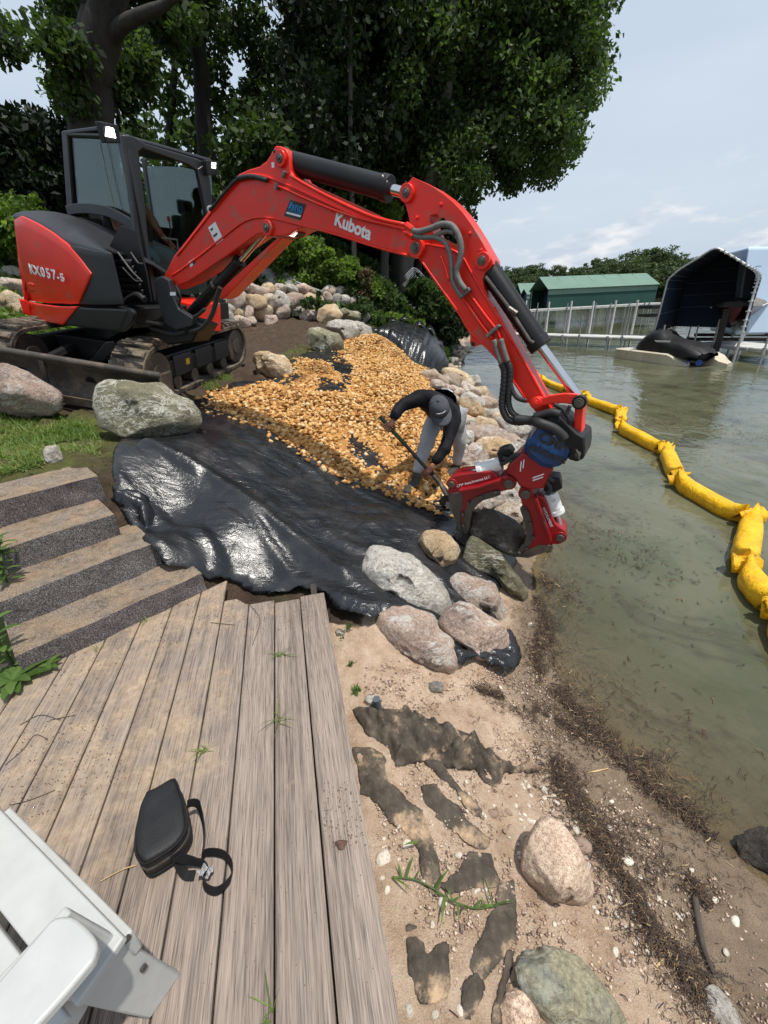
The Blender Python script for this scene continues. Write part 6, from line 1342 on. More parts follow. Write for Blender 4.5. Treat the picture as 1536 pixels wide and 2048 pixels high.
dockrun('dock', D0, D1, 1.2, 'white decked dock with tall white posts running behind the jet ski', [(*Z5(370, 330), 1, 1, wp), (*Z5(490, 325), 1, 1, wp), (*Z5(608, 325), 1, 1, wp), (*Z5(727, 322), 1, 1, wp), (*Z5(843, 320), 1, 1, wp), (*Z5(248, 322), 1, 1, wp), (*Z5(545, 402), 0, 0, m_alu), (*Z5(462, 392), 1, 0, m_alu), (*Z5(780, 400), 0, 0, m_alu), (*Z5(800, 405), 1, 0, m_alu), (*Z5(190, 450), 0, 0, m_alu), (*Z5(240, 520), 0, 0, m_alu), (*Z5(438, 520), 0, 0, m_alu), (*Z5(680, 520), 0, 0, m_alu)], secs=5)
R0, R1 = at_z(1392, 686, .42), at_z(1560, 702, .42)
dockrun('dock', R0, R1, 1.3, 'light dock platform under the navy boat canopy at the right edge', [(*Z5(1132, 430), 1, 0, m_alu), (*Z5(1050, 430), 1, 0, m_alu), (*Z5(1280, 422), 0, 0, m_alu), (*Z5(1165, 458), 0, 0, m_alu), (*Z5(1545, 500), 0, 0, m_alu)], secs=3)
B0, B1 = at_y(985, 624, 36), at_y(1325, 623, 39)
dockrun('dock', B0, B1, 1.5, 'distant low dock in front of the green boathouses', [(*Z5(u, 335), 0, 0, m_alu) for u in (80, 160, 310, 470, 620, 700, 800, 880, 905)], th=.16, secs=8)
L0, L1 = at_y(1290, 614, 33), at_y(1330, 612, 33)
q = MB(); c = (L0 + L1) / 2; q.box(c, (L1 - L0) / 2, A_([0, .8, 0]), uz * .12); q.box(c - uz * .55, (L1 - L0) / 2, A_([0, .7, 0]), uz * .10); tag(q.build('dock_bench', m_black, bev=.03), 'dark bench like frame on the distant dock by the canopy', 'bench')

# ------------------------------------------------------------------ boathouses with gabled canvas roofs
def boathouse(A, B, Cc, eave, ridge, mw, mr, label, minside=m_navy_cv):
    A, B, Cc, eave, ridge = [A_(p, float) for p in (A, B, Cc, eave, ridge)]
    t = empty('boathouse', [A[0], A[1], 0], label, 'boathouse'); ab = B - A; ab[2] = 0; ac = Cc - A; ac[2] = 0; he, hr = eave[2], ridge[2]; z0 = A[2]
    P = lambda u, v, z: A_([A[0], A[1], 0]) + ab * u + ac * v + uz * z
    def pan(nm, pts, m, off=.03):
        q = MB(); n = nrm(np.cross(pts[1] - pts[0], pts[2] - pts[0])); q.prism(pts, n * off); return q.build(nm, m, t)
    pan('wall', [P(0, 0, z0), P(1, 0, z0), P(1, 0, he), P(0, 0, he)], mw); pan('wall', [P(0, 1, z0), P(1, 1, z0), P(1, 1, he), P(0, 1, he)], mw)
    e = .03
    pan('roof', [P(-.01, -.04, he - .05), P(1.01, -.04, he - .05), P(1.01, .5, hr), P(-.01, .5, hr)], mr, .04); pan('roof', [P(-.01, 1.04, he - .05), P(1.01, 1.04, he - .05), P(1.01, .5, hr + .01), P(-.01, .5, hr + .01)], mr, .04)
    pan('end_curtain', [P(1, .01, z0), P(1, .99, z0), P(1, .99, he), P(1, .5, hr - .05), P(1, .01, he)], mw); pan('inner_curtain', [P(.12, .02, z0 + .3), P(.12, .98, z0 + .3), P(.12, .98, he), P(.12, .5, hr - .1), P(.12, .02, he)], minside)
    for u in np.linspace(0.01, .99, 6):
        for v in (0.03, .97):
            q = MB(); q.cyl(P(u, v, -1.5), P(u, v, he), .05, 8); q.build('leg', m_alu, t)
    n = 7
    for k in range(1, n):
        u = k / n; q = MB(); q.prism([P(u, -.045, he - .05), P(u + .002, -.045, he - .05), P(u + .002, .5, hr + .05), P(u, .5, hr + .05)], nrm(np.cross(ab, P(0, .5, hr) - P(0, 0, he))) * .02); q.build('roof_seam', mr, t)
    q = MB(); q.prism([P(0, -.012, he - .45), P(1, -.012, he - .45), P(1, -.012, he - .02), P(0, -.012, he - .02)], -nrm(ac) * .02); q.build('valance', mr, t)
    return t
boathouse(at_y(*Z5(352, 378), 40), at_y(*Z5(922, 363), 43), at_y(*Z5(260, 372), 45), at_y(*Z5(352, 262), 40), at_y(*Z5(316, 200), 42.6), m_green_cv, m_green_cv2, 'long green canvas boathouse with a paler gabled roof, largest of the three')
boathouse(at_y(*Z5(213, 345), 60), at_y(*Z5(420, 340), 63), at_y(*Z5(175, 345), 64), at_y(*Z5(213, 285), 60), at_y(*Z5(195, 233), 62), m_green_cv, m_green_cv2, 'smaller green boathouse half hidden behind the long one')
boathouse(at_y(*Z5(245, 350), 52), at_y(*Z5(330, 350), 54), at_y(*Z5(210, 350), 55), at_y(*Z5(245, 290), 52), at_y(*Z5(228, 262), 53.5), m_green_cv, m_green_cv2, 'narrow green canopy gable tucked between two boathouses')
boathouse(at_y(*Z5(-60, 352), 52), at_y(*Z5(172, 352), 56), at_y(*Z5(-80, 350), 57), at_y(*Z5(-60, 292), 52), at_y(*Z5(-60, 252), 54), mat('slate_canvas', hexc(58, 62, 84), hexc(48, 52, 72), .6, .8), mat('slate_roof', hexc(92, 96, 122), hexc(82, 86, 110), .6, .7), 'slate purple boathouse behind the bucket cylinder')

# ------------------------------------------------------------------ navy boat canopy seen into its open end
az = math.radians(40.6); ca = A_([math.sin(az), math.cos(az), 0]); cs = A_([math.cos(az), -math.sin(az), 0])
C0 = at_z(1464, 726, 0)
def Cp(px): return at_plane(px[0], px[1], C0, ca)
archL = [(1307, 668), (1318, 628), (1331, 578), (1336, 560), (1345, 551), (1362, 537), (1400, 514), (1430, 497)]
archR_ = 0; archR = [(1430, 497), (1455, 507), (1490, 528), (1508, 539), (1517, 549), (1516, 560), (1508, 585), (1492, 640), (1482, 674)]
can = empty('boat_canopy', C0, 'tall navy canvas boat canopy with a laced white frame, open towards the shore', 'boat canopy')
pL, pR = [Cp(p) for p in archL], [Cp(p) for p in archR]; arch = catmull(pL + pR[1:], 3); DEP = 4.2; m_rib = mat('canopy_rib', hexc(120, 126, 136), hexc(96, 102, 112), 5, .6)
q = MB(); q.grid([[p + ca * DEP * t for p in arch] for t in np.linspace(0, 1, 10)]); cv = q.build('cover', m_navy_cv, can, smooth=180); so = cv.modifiers.new('solid', 'SOLIDIFY'); so.thickness = .02
q = MB(); pe = [p + ca * DEP for p in arch]; q.prism(pe, ca * .02); q.build('end_curtain', m_navy_cv, can)
for k in range(1, 7):                               # horizontal purlins under the canvas, and the curtain's seams
    for src in (pL, pR):
        i = min(k, len(src) - 2); p = src[i] + cs * (.04 if src is pL else -.04); q = MB(); q.cyl(p, p + ca * DEP, .016, 8); q.build('purlin', m_rib, can)
    z = 1.15 + k * .42; 
    xs_ = [p for p in pe if abs(p[2] - z) < .3]
    lo = min((np.dot(p - C0, cs) for p in pe if True)); hi_ = max((np.dot(p - C0, cs) for p in pe))
    if z < 3.1:
        b0 = C0 + ca * (DEP - .04); q = MB(); q.cyl([*(b0 + cs * (lo + .12))[:2], z], [*(b0 + cs * (hi_ - .12))[:2], z], .014, 6); q.build('seam_batten', m_rib, can)
for t, m, r in ((0, m_alu, .030), (.55, m_black, .026)):
    q = MB(); q.tube([p + ca * DEP * t - (cs * 0) for p in arch], r, 8); q.build('arch_tube', m, can, smooth=60)
q = MB(); q.tube([p - ca * .05 for p in arch[len(arch) // 2:]], .028, 8); q.build('arch_tube', wp, can, smooth=60)
for i in range(len(arch) // 2, len(arch) - 1):      # lacing between the canvas hem and the frame
    a, b = arch[i], arch[i + 1]; n_ = max(1, int(np.linalg.norm(b - a) / .16))
    for k in range(n_):
        p = a + (b - a) * k / n_; q = MB(); q.box(p - ca * .06, ca * .05, cs * .07, uz * .012); q.build('lacing', wp, can)
for p in (pL[0], pR[-1]):
    for t in (0, .5, 1):
        c = p + ca * DEP * t; foot = A_([c[0], c[1], -1.2]); 
        if p is pR[-1] and t == 0: foot = A_([*C0[:2], -1.2])
        q = MB(); q.cyl(foot, c, .042, 10); q.build('leg', m_alu, can, smooth=40)
# maroon boat hanging in it
bc_ = at_plane(1464, 640, C0 + ca * 2.2, ca); bt = empty('motor_boat', [bc_[0], bc_[1], bc_[2] - .5], 'maroon motorboat under a grey cover hanging in the navy canopy', 'boat')
def hull(sec, z0, z1): pass
G = []
for t in np.linspace(0, 1, 12):
    bw_ = .80 * (min(1, .35 + 1.2 * t) if t < .55 else 1) * (1 if t > .15 else .75); row = []
    for a in np.linspace(-1, 1, 13): row.append(bc_ + ca * (4.6 * t) + cs * a * bw_ * (.98 - .0 * t) + uz * (.45 - 1.05 * (1 - abs(a)) ** .75 * (.55 + .45 * t)))
    G.append(row)
q = MB(); q.grid(G); q.F.append(tuple(range(13))); q.I.append(0); q.build('hull', m_maroon, bt, smooth=35)
q = MB(); q.grid([[bc_ + ca * (4.6 * t - .12) + cs * a * .84 * min(1, .45 + 1.2 * t) + uz * (.42 + .26 * math.sqrt(max(0, 1 - a * a)) * (.6 + .4 * math.sin(t * 3)) + .02 * math.sin(a * 9 + t * 7)) for a in np.linspace(-1, 1, 13)] for t in np.linspace(0, 1, 12)]); q.F.append(tuple(range(12, -1, -1))); q.I.append(0); q.build('boat_cover', m_greycv, bt, smooth=180)
q = MB()
for s in (-1, 1): q.tube([bc_ + cs * s * .7 + uz * .42, bc_ + ca * 4.5 + cs * s * .93 + uz * .45], .02, 6)
q.build('rub_rail', wp, bt)
q = MB(); pt = at_plane(1449, 640, C0 + ca * 1.2, ca); q.box([pt[0], pt[1], .2], cs * .09, ca * .09, uz * 1.35); 
q.box(bc_ + ca * 1.2 - uz * .72, cs * 1.3, ca * .06, uz * .06); q.box(bc_ + ca * 3.4 - uz * .72, cs * 1.3, ca * .06, uz * .06); tag(q.build('boat_lift', m_wood_dark, bev=.01), 'dark boat lift post and cradle under the maroon boat', 'boat lift')
# pale canopy at the right edge
Pz = 17.; a0, a1, a2, a3 = at_y(1468, 672, Pz), at_y(1640, 668, Pz + 2.2), at_y(1640, 492, Pz + 2.2), at_y(1498, 492, Pz)
pc = empty('boat_canopy', [a0[0], a0[1], 0], 'pale blue grey boat canopy cut off by the right edge of the photo', 'boat canopy')
q = MB(); q.prism([a0, a1, a2, a3], A_([1.2, 3.0, 0])); q.build('cover', m_pale_cv, pc, bev=.12, segs=4)
for p in (a0, a1):
    q = MB(); q.cyl([p[0] + .2, p[1] + .3, -1.2], [p[0] + .2, p[1] + .3, p[2] + .1], .05, 10); q.build('leg', m_alu, pc)

# ------------------------------------------------------------------ jet ski on its drive-on float
def ZJ(x, y): return (1200 + x * .21875, 560 + y * .21875)
j0, j1 = at_z(*ZJ(128, 712), .0), at_z(*ZJ(690, 792), .0); jd = nrm(j1 - j0); js = A_([-jd[1], jd[0], 0]); js = js if js[1] > 0 else -js; JL = np.linalg.norm(j1 - j0) + .12
flt = empty('jet_ski_float', j0, 'cream plastic drive on float carrying the covered jet ski', 'jet ski float')
for off, nm in ((0, 'pontoon'), (.95, 'pontoon')):
    G = []
    for t in np.linspace(0, 1, 16):
        k = sstep(1, .80, t); top_ = .10 + .24 * k; w0 = .30 * (.30 + .70 * k ** .5); x = JL * t + .62 * off * t
        c = j0 + jd * x + js * (off + .30)
        G.append([c - js * w0 + uz * -.12, c - js * w0 + uz * (top_ - .03), c - js * (w0 - .04) + uz * top_, c + js * (w0 - .04) + uz * top_, c + js * w0 + uz * (top_ - .03), c + js * w0 - uz * .12])
    q = MB(); q.grid(G); q.F += [tuple(range(5, -1, -1)), tuple(15 * 6 + j for j in range(6))]; q.I += [0, 0]; q.build(nm, m_gelcoat, flt, smooth=40)
q = MB(); c = j0 + jd * JL * .5 + js * .62; q.box(c + uz * .12, jd * JL * .42, js * .25, uz * .05); q.build('keel_channel', m_gelcoat, flt)
q = MB(); c = at_z(*ZJ(905, 755), .12); q.cyl(c, c - A_(nrm([c[0], c[1], 0])) * .05, .09, 20); q.build('roller', m_bootblue, flt)
q = MB(); pj = at_z(*ZJ(535, 672), .25); pt_ = CAM + ray(*ZJ(590, 412)) * (np.linalg.norm(pj[:2]) / np.linalg.norm(ray(*ZJ(590, 412))[:2])); q.cyl([*pj[:2], -1], [pj[0], pj[1], pt_[2]], .03, 10); q.build('post', m_alu, flt)
jb = j0 + jd * .45 + js * .62; SK = empty('jet_ski', jb + uz * .28, 'jet ski under a black fitted cover parked on its float', 'jet ski')
prof = [(0, .10, .34, .36), (.12, .24, .30, .52), (.35, .42, .27, .66), (.55, .46, .26, .84), (.75, .46, .26, .98), (.95, .45, .26, 1.03), (1.15, .46, .26, 1.0), (1.35, .48, .26, .85), (1.52, .50, .26, .77), (1.75, .52, .26, .74), (2.15, .52, .26, .70), (2.5, .50, .27, .60), (2.75, .44, .29, .50), (2.9, .36, .30, .40)]
G = []
for (x, w, zb, zt_) in prof:
    row = []
    for a in np.linspace(0, math.pi, 17):
        c_, s_ = math.cos(a), math.sin(a); row.append(jb + jd * x + js * np.sign(c_) * abs(c_) ** .62 * w + uz * (zb + (zt_ - zb) * s_ ** .55 + .024 * math.sin(a * 9 + x * 11) * (.4 + .6 * abs(math.sin(x * 5)))))
    G.append(row)
q = MB(); q.grid(G); q.build('cover', m_cover, SK, smooth=180)
G = []
for (x, w, zb, zt_) in prof: G.append([jb + jd * x + js * a * w * .92 + uz * (zb + .06 - .20 * (1 - abs(a)) ** .8) for a in np.linspace(-1, 1, 9)])
q = MB(); q.grid(G); q.F.append(tuple(range(12 * 9, 13 * 9))); q.I.append(0); q.build('hull', m_black, SK, smooth=40)
pw = [A_(at_plane(*ZJ(*p), jb - js * .47, js)) for p in ((500, 550), (645, 556), (640, 570), (520, 568))]
q = MB(); q.prism(pw, -js * .02); q.build('vent_strip', m_white, SK)
q = MB(); q.tube(catmull([at_z(*ZJ(*p), .14) for p in ((800, 760), (820, 735), (812, 715), (838, 700))], 5), .028, 7); q.build('tow_strap', m_bootblue, SK)
# ------------------------------------------------------------------ foliage
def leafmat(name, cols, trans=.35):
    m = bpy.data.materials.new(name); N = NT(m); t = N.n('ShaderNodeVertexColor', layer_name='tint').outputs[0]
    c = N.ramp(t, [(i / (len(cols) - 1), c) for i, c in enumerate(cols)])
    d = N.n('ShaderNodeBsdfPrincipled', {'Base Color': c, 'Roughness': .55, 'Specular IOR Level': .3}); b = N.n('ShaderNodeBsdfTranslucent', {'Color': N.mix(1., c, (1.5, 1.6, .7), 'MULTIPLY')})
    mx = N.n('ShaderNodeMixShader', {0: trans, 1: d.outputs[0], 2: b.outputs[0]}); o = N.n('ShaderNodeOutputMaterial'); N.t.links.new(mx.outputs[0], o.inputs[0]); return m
l_maple = leafmat('maple_leaves', [(.026, .045, .015), (.045, .080, .023), (.067, .115, .033), (.095, .155, .048)], .38)
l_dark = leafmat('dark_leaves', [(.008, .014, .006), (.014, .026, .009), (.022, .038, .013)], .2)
l_mid = leafmat('mid_leaves', [(.028, .052, .015), (.05, .09, .026), (.078, .13, .036)], .4)
l_fern = leafmat('fern_leaves', [(.05, .09, .016), (.10, .165, .03), (.15, .23, .045), (.20, .29, .07)], .5)
l_far = leafmat('far_leaves', [(.042, .066, .03), (.065, .097, .038), (.09, .13, .05)], .2)
l_grass = leafmat('cut_grass', [(.08, .13, .025), (.13, .20, .04), (.18, .26, .06), (.28, .27, .12)], .35)
l_weed = leafmat('broad_weed_leaves', [(.05, .10, .02), (.09, .16, .035), (.13, .21, .05)], .4)
l_dry = leafmat('dry_foliage', [(.09, .055, .03), (.12, .08, .045), (.05, .06, .02)], .2)
m_bark = mat('grey_bark', (.020, .017, .014), (.042, .037, .031), 5, .95, .03, 14, stretch=(1, 1, .25))
m_bark2 = mat('pale_bark', (.075, .068, .058), (.12, .11, .093), 5, .95, .02, 14, stretch=(1, 1, .25))
def leaves(name, C_, S, m, parent=None, size=.15, drop=.35, base=None, label=None, cat=None, group=None, kind=None, tint=None, long=1.5):
    """one small folded leaf per point: C_ positions, S outward direction"""
    n = len(C_); d = RNG.normal(size=(n, 3)) + S * .8 + A_([0, 0, -drop]); d /= np.linalg.norm(d, axis=1)[:, None]
    u = RNG.normal(size=(n, 3)); u -= d * (u * d).sum(1)[:, None]; u /= np.linalg.norm(u, axis=1)[:, None]; nn = np.cross(d, u)
    z = size * RNG.uniform(.6, 1.3, n)[:, None]
    V = np.stack([C_ - d * z * long * .5, C_ + u * z * .42 + nn * z * .12, C_ + d * z * long * .5, C_ - u * z * .42 + nn * z * .12], 1)
    F = (A_([[0, 1, 2, 3]])[None] + (np.arange(n) * 4)[:, None, None]).reshape(-1, 4)
    o = mesh(name, V.reshape(-1, 3), F, m, parent, base=base if base is not None or parent is not None else C_.mean(0))
    t = np.repeat(RNG.random(n) if tint is None else np.clip(tint + RNG.normal(size=n) * .16, 0, 1), 4); vcol(o, 'tint', t, t, t)
    return tag(o, label, cat, group, kind)
def clumps(cen, rad, per):
    """leaf points gathered in clumps, denser towards each clump's skin"""
    k = len(cen); n = k * per; d = RNG.normal(size=(n, 3)); d /= np.linalg.norm(d, axis=1)[:, None]
    r = RNG.random(n) ** .45; c = np.repeat(cen, per, 0); R = np.repeat(rad, per)
    return c + d * (r * R)[:, None] * A_([1, 1, .75]), d, np.repeat(RNG.random(k), per)
def px_clumps(poly, y0, y1, n, fade=None):
    P = A_(poly, float); o = []
    while len(o) < n:
        x, y = RNG.uniform(P[:, 0].min(), P[:, 0].max(), 4000), RNG.uniform(P[:, 1].min(), P[:, 1].max(), 4000); k = inpoly(x, y, poly)
        for a, b in zip(x[k], y[k]): o.append(at_y(a, b, RNG.uniform(y0, y1)))
    return A_(o[:n])
def trunk(parent, pts, r0, r1, m=m_bark, name='trunk', n=12):
    P = catmull(pts, 6); k = len(P); r = np.linspace(r0, r1, k); r[:3] *= A_([1.5, 1.25, 1.08])[:min(3, k)]
    q = MB(); q.tube(P + np.stack([vnoise(np.arange(k) * .4, np.zeros(k), 1, 2, .5, 3) * r0 * .3, vnoise(np.arange(k) * .4, np.ones(k) * 5, 1, 2, .5, 4) * r0 * .3, np.zeros(k)], -1), r, n); return q.build(name, m, parent, smooth=180)
def tree(name, label, base, cat='tree', group=None): return empty(name, base, label, cat, group)
def gbase(px, py, Y):
    P = at_y(px, py, Y); P[2] = Tz(P[0], P[1]); return P
# left big tree
b = gbase(184, 330, 11.5); t1 = tree('maple_tree', 'big dark maple with a thick trunk rising behind the excavator cab', b)
trunk(t1, [b - uz * .3, at_y(182, 240, 11.5), at_y(186, 120, 11.4), at_y(205, 0, 11.2), at_y(225, -160, 11), at_y(240, -420, 11)], .46, .26)
for pts, r in (([at_y(205, 90, 11.4), at_y(262, 40, 11.0), at_y(330, 10, 10.6), at_y(400, -60, 10.2)], .15), ([at_y(200, 30, 11.3), at_y(150, -30, 11.0), at_y(90, -100, 11)], .14), ([at_y(210, -40, 11.2), at_y(330, -120, 11.4), at_y(460, -180, 11.5)], .15)): trunk(t1, pts, r, .04, name='limb')
cl = np.concatenate([px_clumps([(70, -260), (430, -260), (430, 30), (380, 60), (330, 90), (262, 120), (225, 70), (150, 52), (118, 75), (90, 25)], 12.2, 15.5, 175), px_clumps([(140, 140), (175, 115), (172, 235), (150, 245), (130, 190)], 11, 12.5, 16), px_clumps([(214, 120), (300, 120), (258, 200), (216, 235)], 12, 13, 20), px_clumps([(80, 85), (150, 90), (130, 108), (88, 100)], 10.5, 11.5, 7), px_clumps([(-20, 55), (4, 50), (4, 95), (-20, 100)], 10, 11, 5)])
C_, S, tn = clumps(cl, RNG.uniform(.3, .62, len(cl)), 150); leaves('crown', C_, S, l_maple, t1, .105, tint=tn * .8)
# second slender trunk with its crown
b = gbase(418, 420, 16); t2 = tree('maple_tree', 'slender dark trunked maple right of the cab under the boom bend', b)
trunk(t2, [b - uz * .3, at_y(414, 330, 16), at_y(406, 220, 16), at_y(396, 110, 16), at_y(385, 0, 16), at_y(380, -250, 16)], .28, .15)
for pts, r in (([at_y(396, 90, 16), at_y(372, 72, 15.8), at_y(330, 58, 15.6), at_y(270, 40, 15)], .08),): trunk(t2, pts, r, .03, name='limb')
cl = np.concatenate([px_clumps([(300, -300), (700, -300), (690, 110), (640, 280), (595, 290), (560, 210), (500, 235), (440, 190), (370, 120), (300, 90)], 17.5, 23, 175), px_clumps([(490, 235), (555, 260), (540, 300), (500, 330), (460, 330)], 13, 15, 26)])
C_, S, tn = clumps(cl, RNG.uniform(.4, .78, len(cl)), 150); leaves('crown', C_, S, l_maple, t2, .14, tint=tn * .6)
# pale green tree filling the gap behind
b = gbase(330, 420, 20); t3 = tree('ash_tree', 'lighter green tree seen through the gap behind the cab', b)
trunk(t3, [b - uz * .3, at_y(335, 330, 20), at_y(345, 200, 20), at_y(350, 60, 20)], .22, .08)
cl = px_clumps([(245, 190), (290, 140), (380, 120), (450, 190), (540, 250), (560, 330), (480, 400), (400, 420), (300, 420), (240, 330)], 18, 23, 48)
C_, S, tn = clumps(cl, RNG.uniform(.5, 1.0, len(cl)), 80); leaves('crown', C_, S, l_mid, t3, .2, tint=tn)
# right hand lakeside tree leaning out over the water
b = gbase(812, 600, 17); t4 = tree('maple_tree', 'large leafy maple spreading out over the lake, its bare stems leaning right', b)
trunk(t4, [b - uz * .3, at_y(815, 520, 17), at_y(835, 450, 17), at_y(862, 350, 16.8), at_y(885, 250, 16.5), at_y(900, 100, 16.3), at_y(905, -150, 16)], .26, .12, m_bark2)
trunk(t4, [at_y(830, 470, 17), at_y(880, 390, 16.6), at_y(915, 290, 16.8), at_y(960, 200, 17.2), at_y(1020, 60, 17.6)], .16, .06, m_bark2, 'limb')
crn = [(620, -320), (1240, -320), (1214, 10), (1200, 95), (1188, 140), (1192, 190), (1160, 245), (1150, 305), (1118, 330), (1130, 350), (1085, 372), (1060, 350), (1028, 372), (1018, 405), (975, 392), (940, 400), (930, 422), (905, 385), (850, 360), (800, 330), (720, 320), (650, 300), (610, 200)]
cl = px_clumps(crn, 15.5, 21, 900); C_, S, tn = clumps(cl, RNG.uniform(.38, .8, len(cl)), 190); leaves('crown', C_, S, l_maple, t4, .112, tint=tn)
# more trunks under the canopy
for (px, py, Y, top, r, m, lab) in ((712, 600, 15.5, (700, 300), .09, m_bark2, 'thin pale trunk rising from the ferny slope behind the boom'), (768, 610, 18, (775, 300), .16, m_bark2, 'pale grey trunk left of the big lakeside maple'), (795, 615, 19.5, (790, 320), .24, m_bark, 'dark broad trunk directly behind the pale grey trunk'), (838, 610, 21, (838, 330), .14, m_bark, 'dark thin trunk beside the wire chair'), (560, 560, 20, (575, 250), .16, m_bark, 'dim trunk in the shade behind the arm cylinder')):
    b = gbase(px, py, Y); t = tree('shade_tree', lab, b); trunk(t, [b - uz * .3, at_y((px * 2 + top[0]) / 3, (py * 2 + top[1]) / 3, Y), at_y((px + 2 * top[0]) / 3, (py + 2 * top[1]) / 3, Y), at_y(*top, Y), at_y(top[0], top[1] - 300, Y)], r, r * .6, m)
    if px == 560: top = (700, 120)
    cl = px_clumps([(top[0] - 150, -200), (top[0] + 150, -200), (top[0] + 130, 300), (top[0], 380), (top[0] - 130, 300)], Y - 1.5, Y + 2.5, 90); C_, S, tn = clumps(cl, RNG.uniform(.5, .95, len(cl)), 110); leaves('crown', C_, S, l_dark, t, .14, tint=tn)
# dark woodland closing the view on the slope
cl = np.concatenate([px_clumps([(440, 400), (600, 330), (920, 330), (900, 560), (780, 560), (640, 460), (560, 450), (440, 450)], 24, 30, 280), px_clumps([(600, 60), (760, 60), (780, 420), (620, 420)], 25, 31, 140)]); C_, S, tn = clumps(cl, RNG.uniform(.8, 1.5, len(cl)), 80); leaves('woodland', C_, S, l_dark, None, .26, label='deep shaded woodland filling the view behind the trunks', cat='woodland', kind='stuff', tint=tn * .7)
# dark clipped hedge at the left
hb = gbase(60, 420, 12.5); hd_ = empty('tall_hedge', hb, 'tall black green hedge at the left edge behind the excavator', 'hedge')
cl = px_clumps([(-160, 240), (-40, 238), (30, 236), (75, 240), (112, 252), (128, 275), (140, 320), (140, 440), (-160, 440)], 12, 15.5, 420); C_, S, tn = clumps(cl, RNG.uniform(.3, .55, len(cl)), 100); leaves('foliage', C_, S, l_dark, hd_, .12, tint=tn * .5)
for k in range(5):
    a = hb + A_([-2.5 + k * 1.0, .8, 0]); q = MB(); q.tube([a, a + uz * 2.6], .07, 6); q.build('stem', m_bark, hd_)
# undergrowth: ferns, shrubs, weeds as single plants
def bush(name, label, poly, y0, y1, n, rad, per, size, m, cat='shrub', drop=.2):
    cl = px_clumps(poly, y0, y1, n); g = T(cl[:, 0], cl[:, 1]); cl[:, 2] = np.maximum(cl[:, 2], g + .1)
    b = cl.mean(0); b[2] = Tz(b[0], b[1]); t = empty(name, b, label, cat); C_, S, tn = clumps(cl, RNG.uniform(.6, 1.2, len(cl)) * rad, per); leaves('foliage', C_, S, m, t, size, drop, tint=tn)
    for k in range(3):
        a = b + A_([RNG.normal() * .3, RNG.normal() * .2, -.1]); q = MB(); q.tube([a, a + A_([RNG.normal() * .15, 0, .5])], [.02, .01], 5); q.build('stem', m_bark, t)
    return t
bush('fern_clump', 'bright green ferny mound on the slope above the stone wall', [(520, 560), (540, 510), (590, 465), (640, 490), (700, 520), (750, 560), (760, 590), (660, 585), (560, 575)], 13.7, 15.4, 190, .27, 130, .085, l_fern)
bush('fern_clump', 'darker ferny growth left of the bright mound under the boom', [(440, 500), (520, 480), (560, 500), (530, 550), (480, 560), (440, 560)], 14.0, 16.0, 70, .32, 110, .10, l_mid)
bush('shrub', 'yellow green shrub on the slope behind the arm cylinder', [(600, 330), (690, 330), (760, 390), (800, 430), (760, 460), (680, 420), (620, 380)], 17, 20, 80, .4, 110, .12, l_fern)
bush('shrub', 'leafy green bush between the wall end and the pale trunk', [(690, 560), (760, 560), (800, 600), (830, 640), (770, 650), (730, 620), (700, 600)], 14, 15.5, 80, .28, 110, .11, l_mid)
bush('shrub', 'dark green shore bush hanging over the water by the arm', [(800, 600), (830, 560), (880, 560), (915, 610), (930, 660), (900, 680), (860, 660), (820, 650)], 15.5, 18.5, 130, .4, 120, .13, l_dark)
bush('shrub', 'light leaved sapling clump left of the excavator arm', [(830, 560), (880, 570), (900, 620), (870, 640), (840, 620)], 14.5, 15.5, 36, .28, 110, .13, l_mid)
bush('shrub', 'rusty brown shrub at the end of the ferny mound', [(715, 560), (735, 545), (745, 580), (725, 600)], 13.6, 14.2, 14, .22, 80, .08, l_dry)
bush('weed_patch', 'green weeds sprouting in the middle of the stone wall', [(605, 600), (640, 585), (650, 610), (620, 640), (600, 650)], 12.4, 13., 10, .13, 80, .06, l_mid)
bush('weed_patch', 'green weeds at the right end of the stone wall', [(710, 590), (740, 600), (745, 630), (720, 635)], 12.2, 12.8, 8, .13, 80, .06, l_mid)
bush('weed_patch', 'low green cover on the flat right of the loose boulders', [(740, 630), (800, 630), (850, 645), (790, 660), (745, 650)], 12.8, 15, 50, .14, 80, .06, l_fern)
bush('weed_patch', 'bright leafy weeds at the left edge behind the counterweight', [(-30, 440), (20, 400), (60, 420), (70, 400), (50, 450), (30, 500), (-30, 510)], 10.2, 11.5, 90, .25, 110, .09, l_fern)
bush('weed_patch', 'green weeds behind the cab post in the lit gap', [(360, 350), (420, 350), (430, 450), (380, 470)], 13, 15, 50, .3, 100, .11, l_mid)
bush('weed_patch', 'mixed green cover on the bank seen beneath the boom', [(430, 560), (500, 545), (520, 590), (450, 600)], 13.5, 14.5, 30, .25, 100, .09, l_mid)
# slope ground cover
n = 26000; X = RNG.uniform(-9, 3, n); Y = RNG.uniform(12.5, 24, n); z = T(X, Y); ok = (z > .25); X, Y, z = X[ok], Y[ok], z[ok]
leaves('ground_cover', np.stack([X, Y, z + RNG.uniform(0, .45, len(X))], -1), np.tile(A_([0, 0, .6]), (len(X), 1)), l_mid, None, .16, 0, label='low leafy ground cover carpeting the wooded slope', cat='ground cover', kind='stuff')
n = 9000; X = RNG.uniform(-9, -5.2, n); Y = RNG.uniform(5, 12, n); z = T(X, Y)
leaves('ground_cover', np.stack([X, Y, z + RNG.uniform(0, .25, n)], -1), np.tile(A_([0, 0, .6]), (n, 1)), l_fern, None, .10, 0, label='leafy ground cover on the bank left of the excavator', cat='ground cover', kind='stuff')

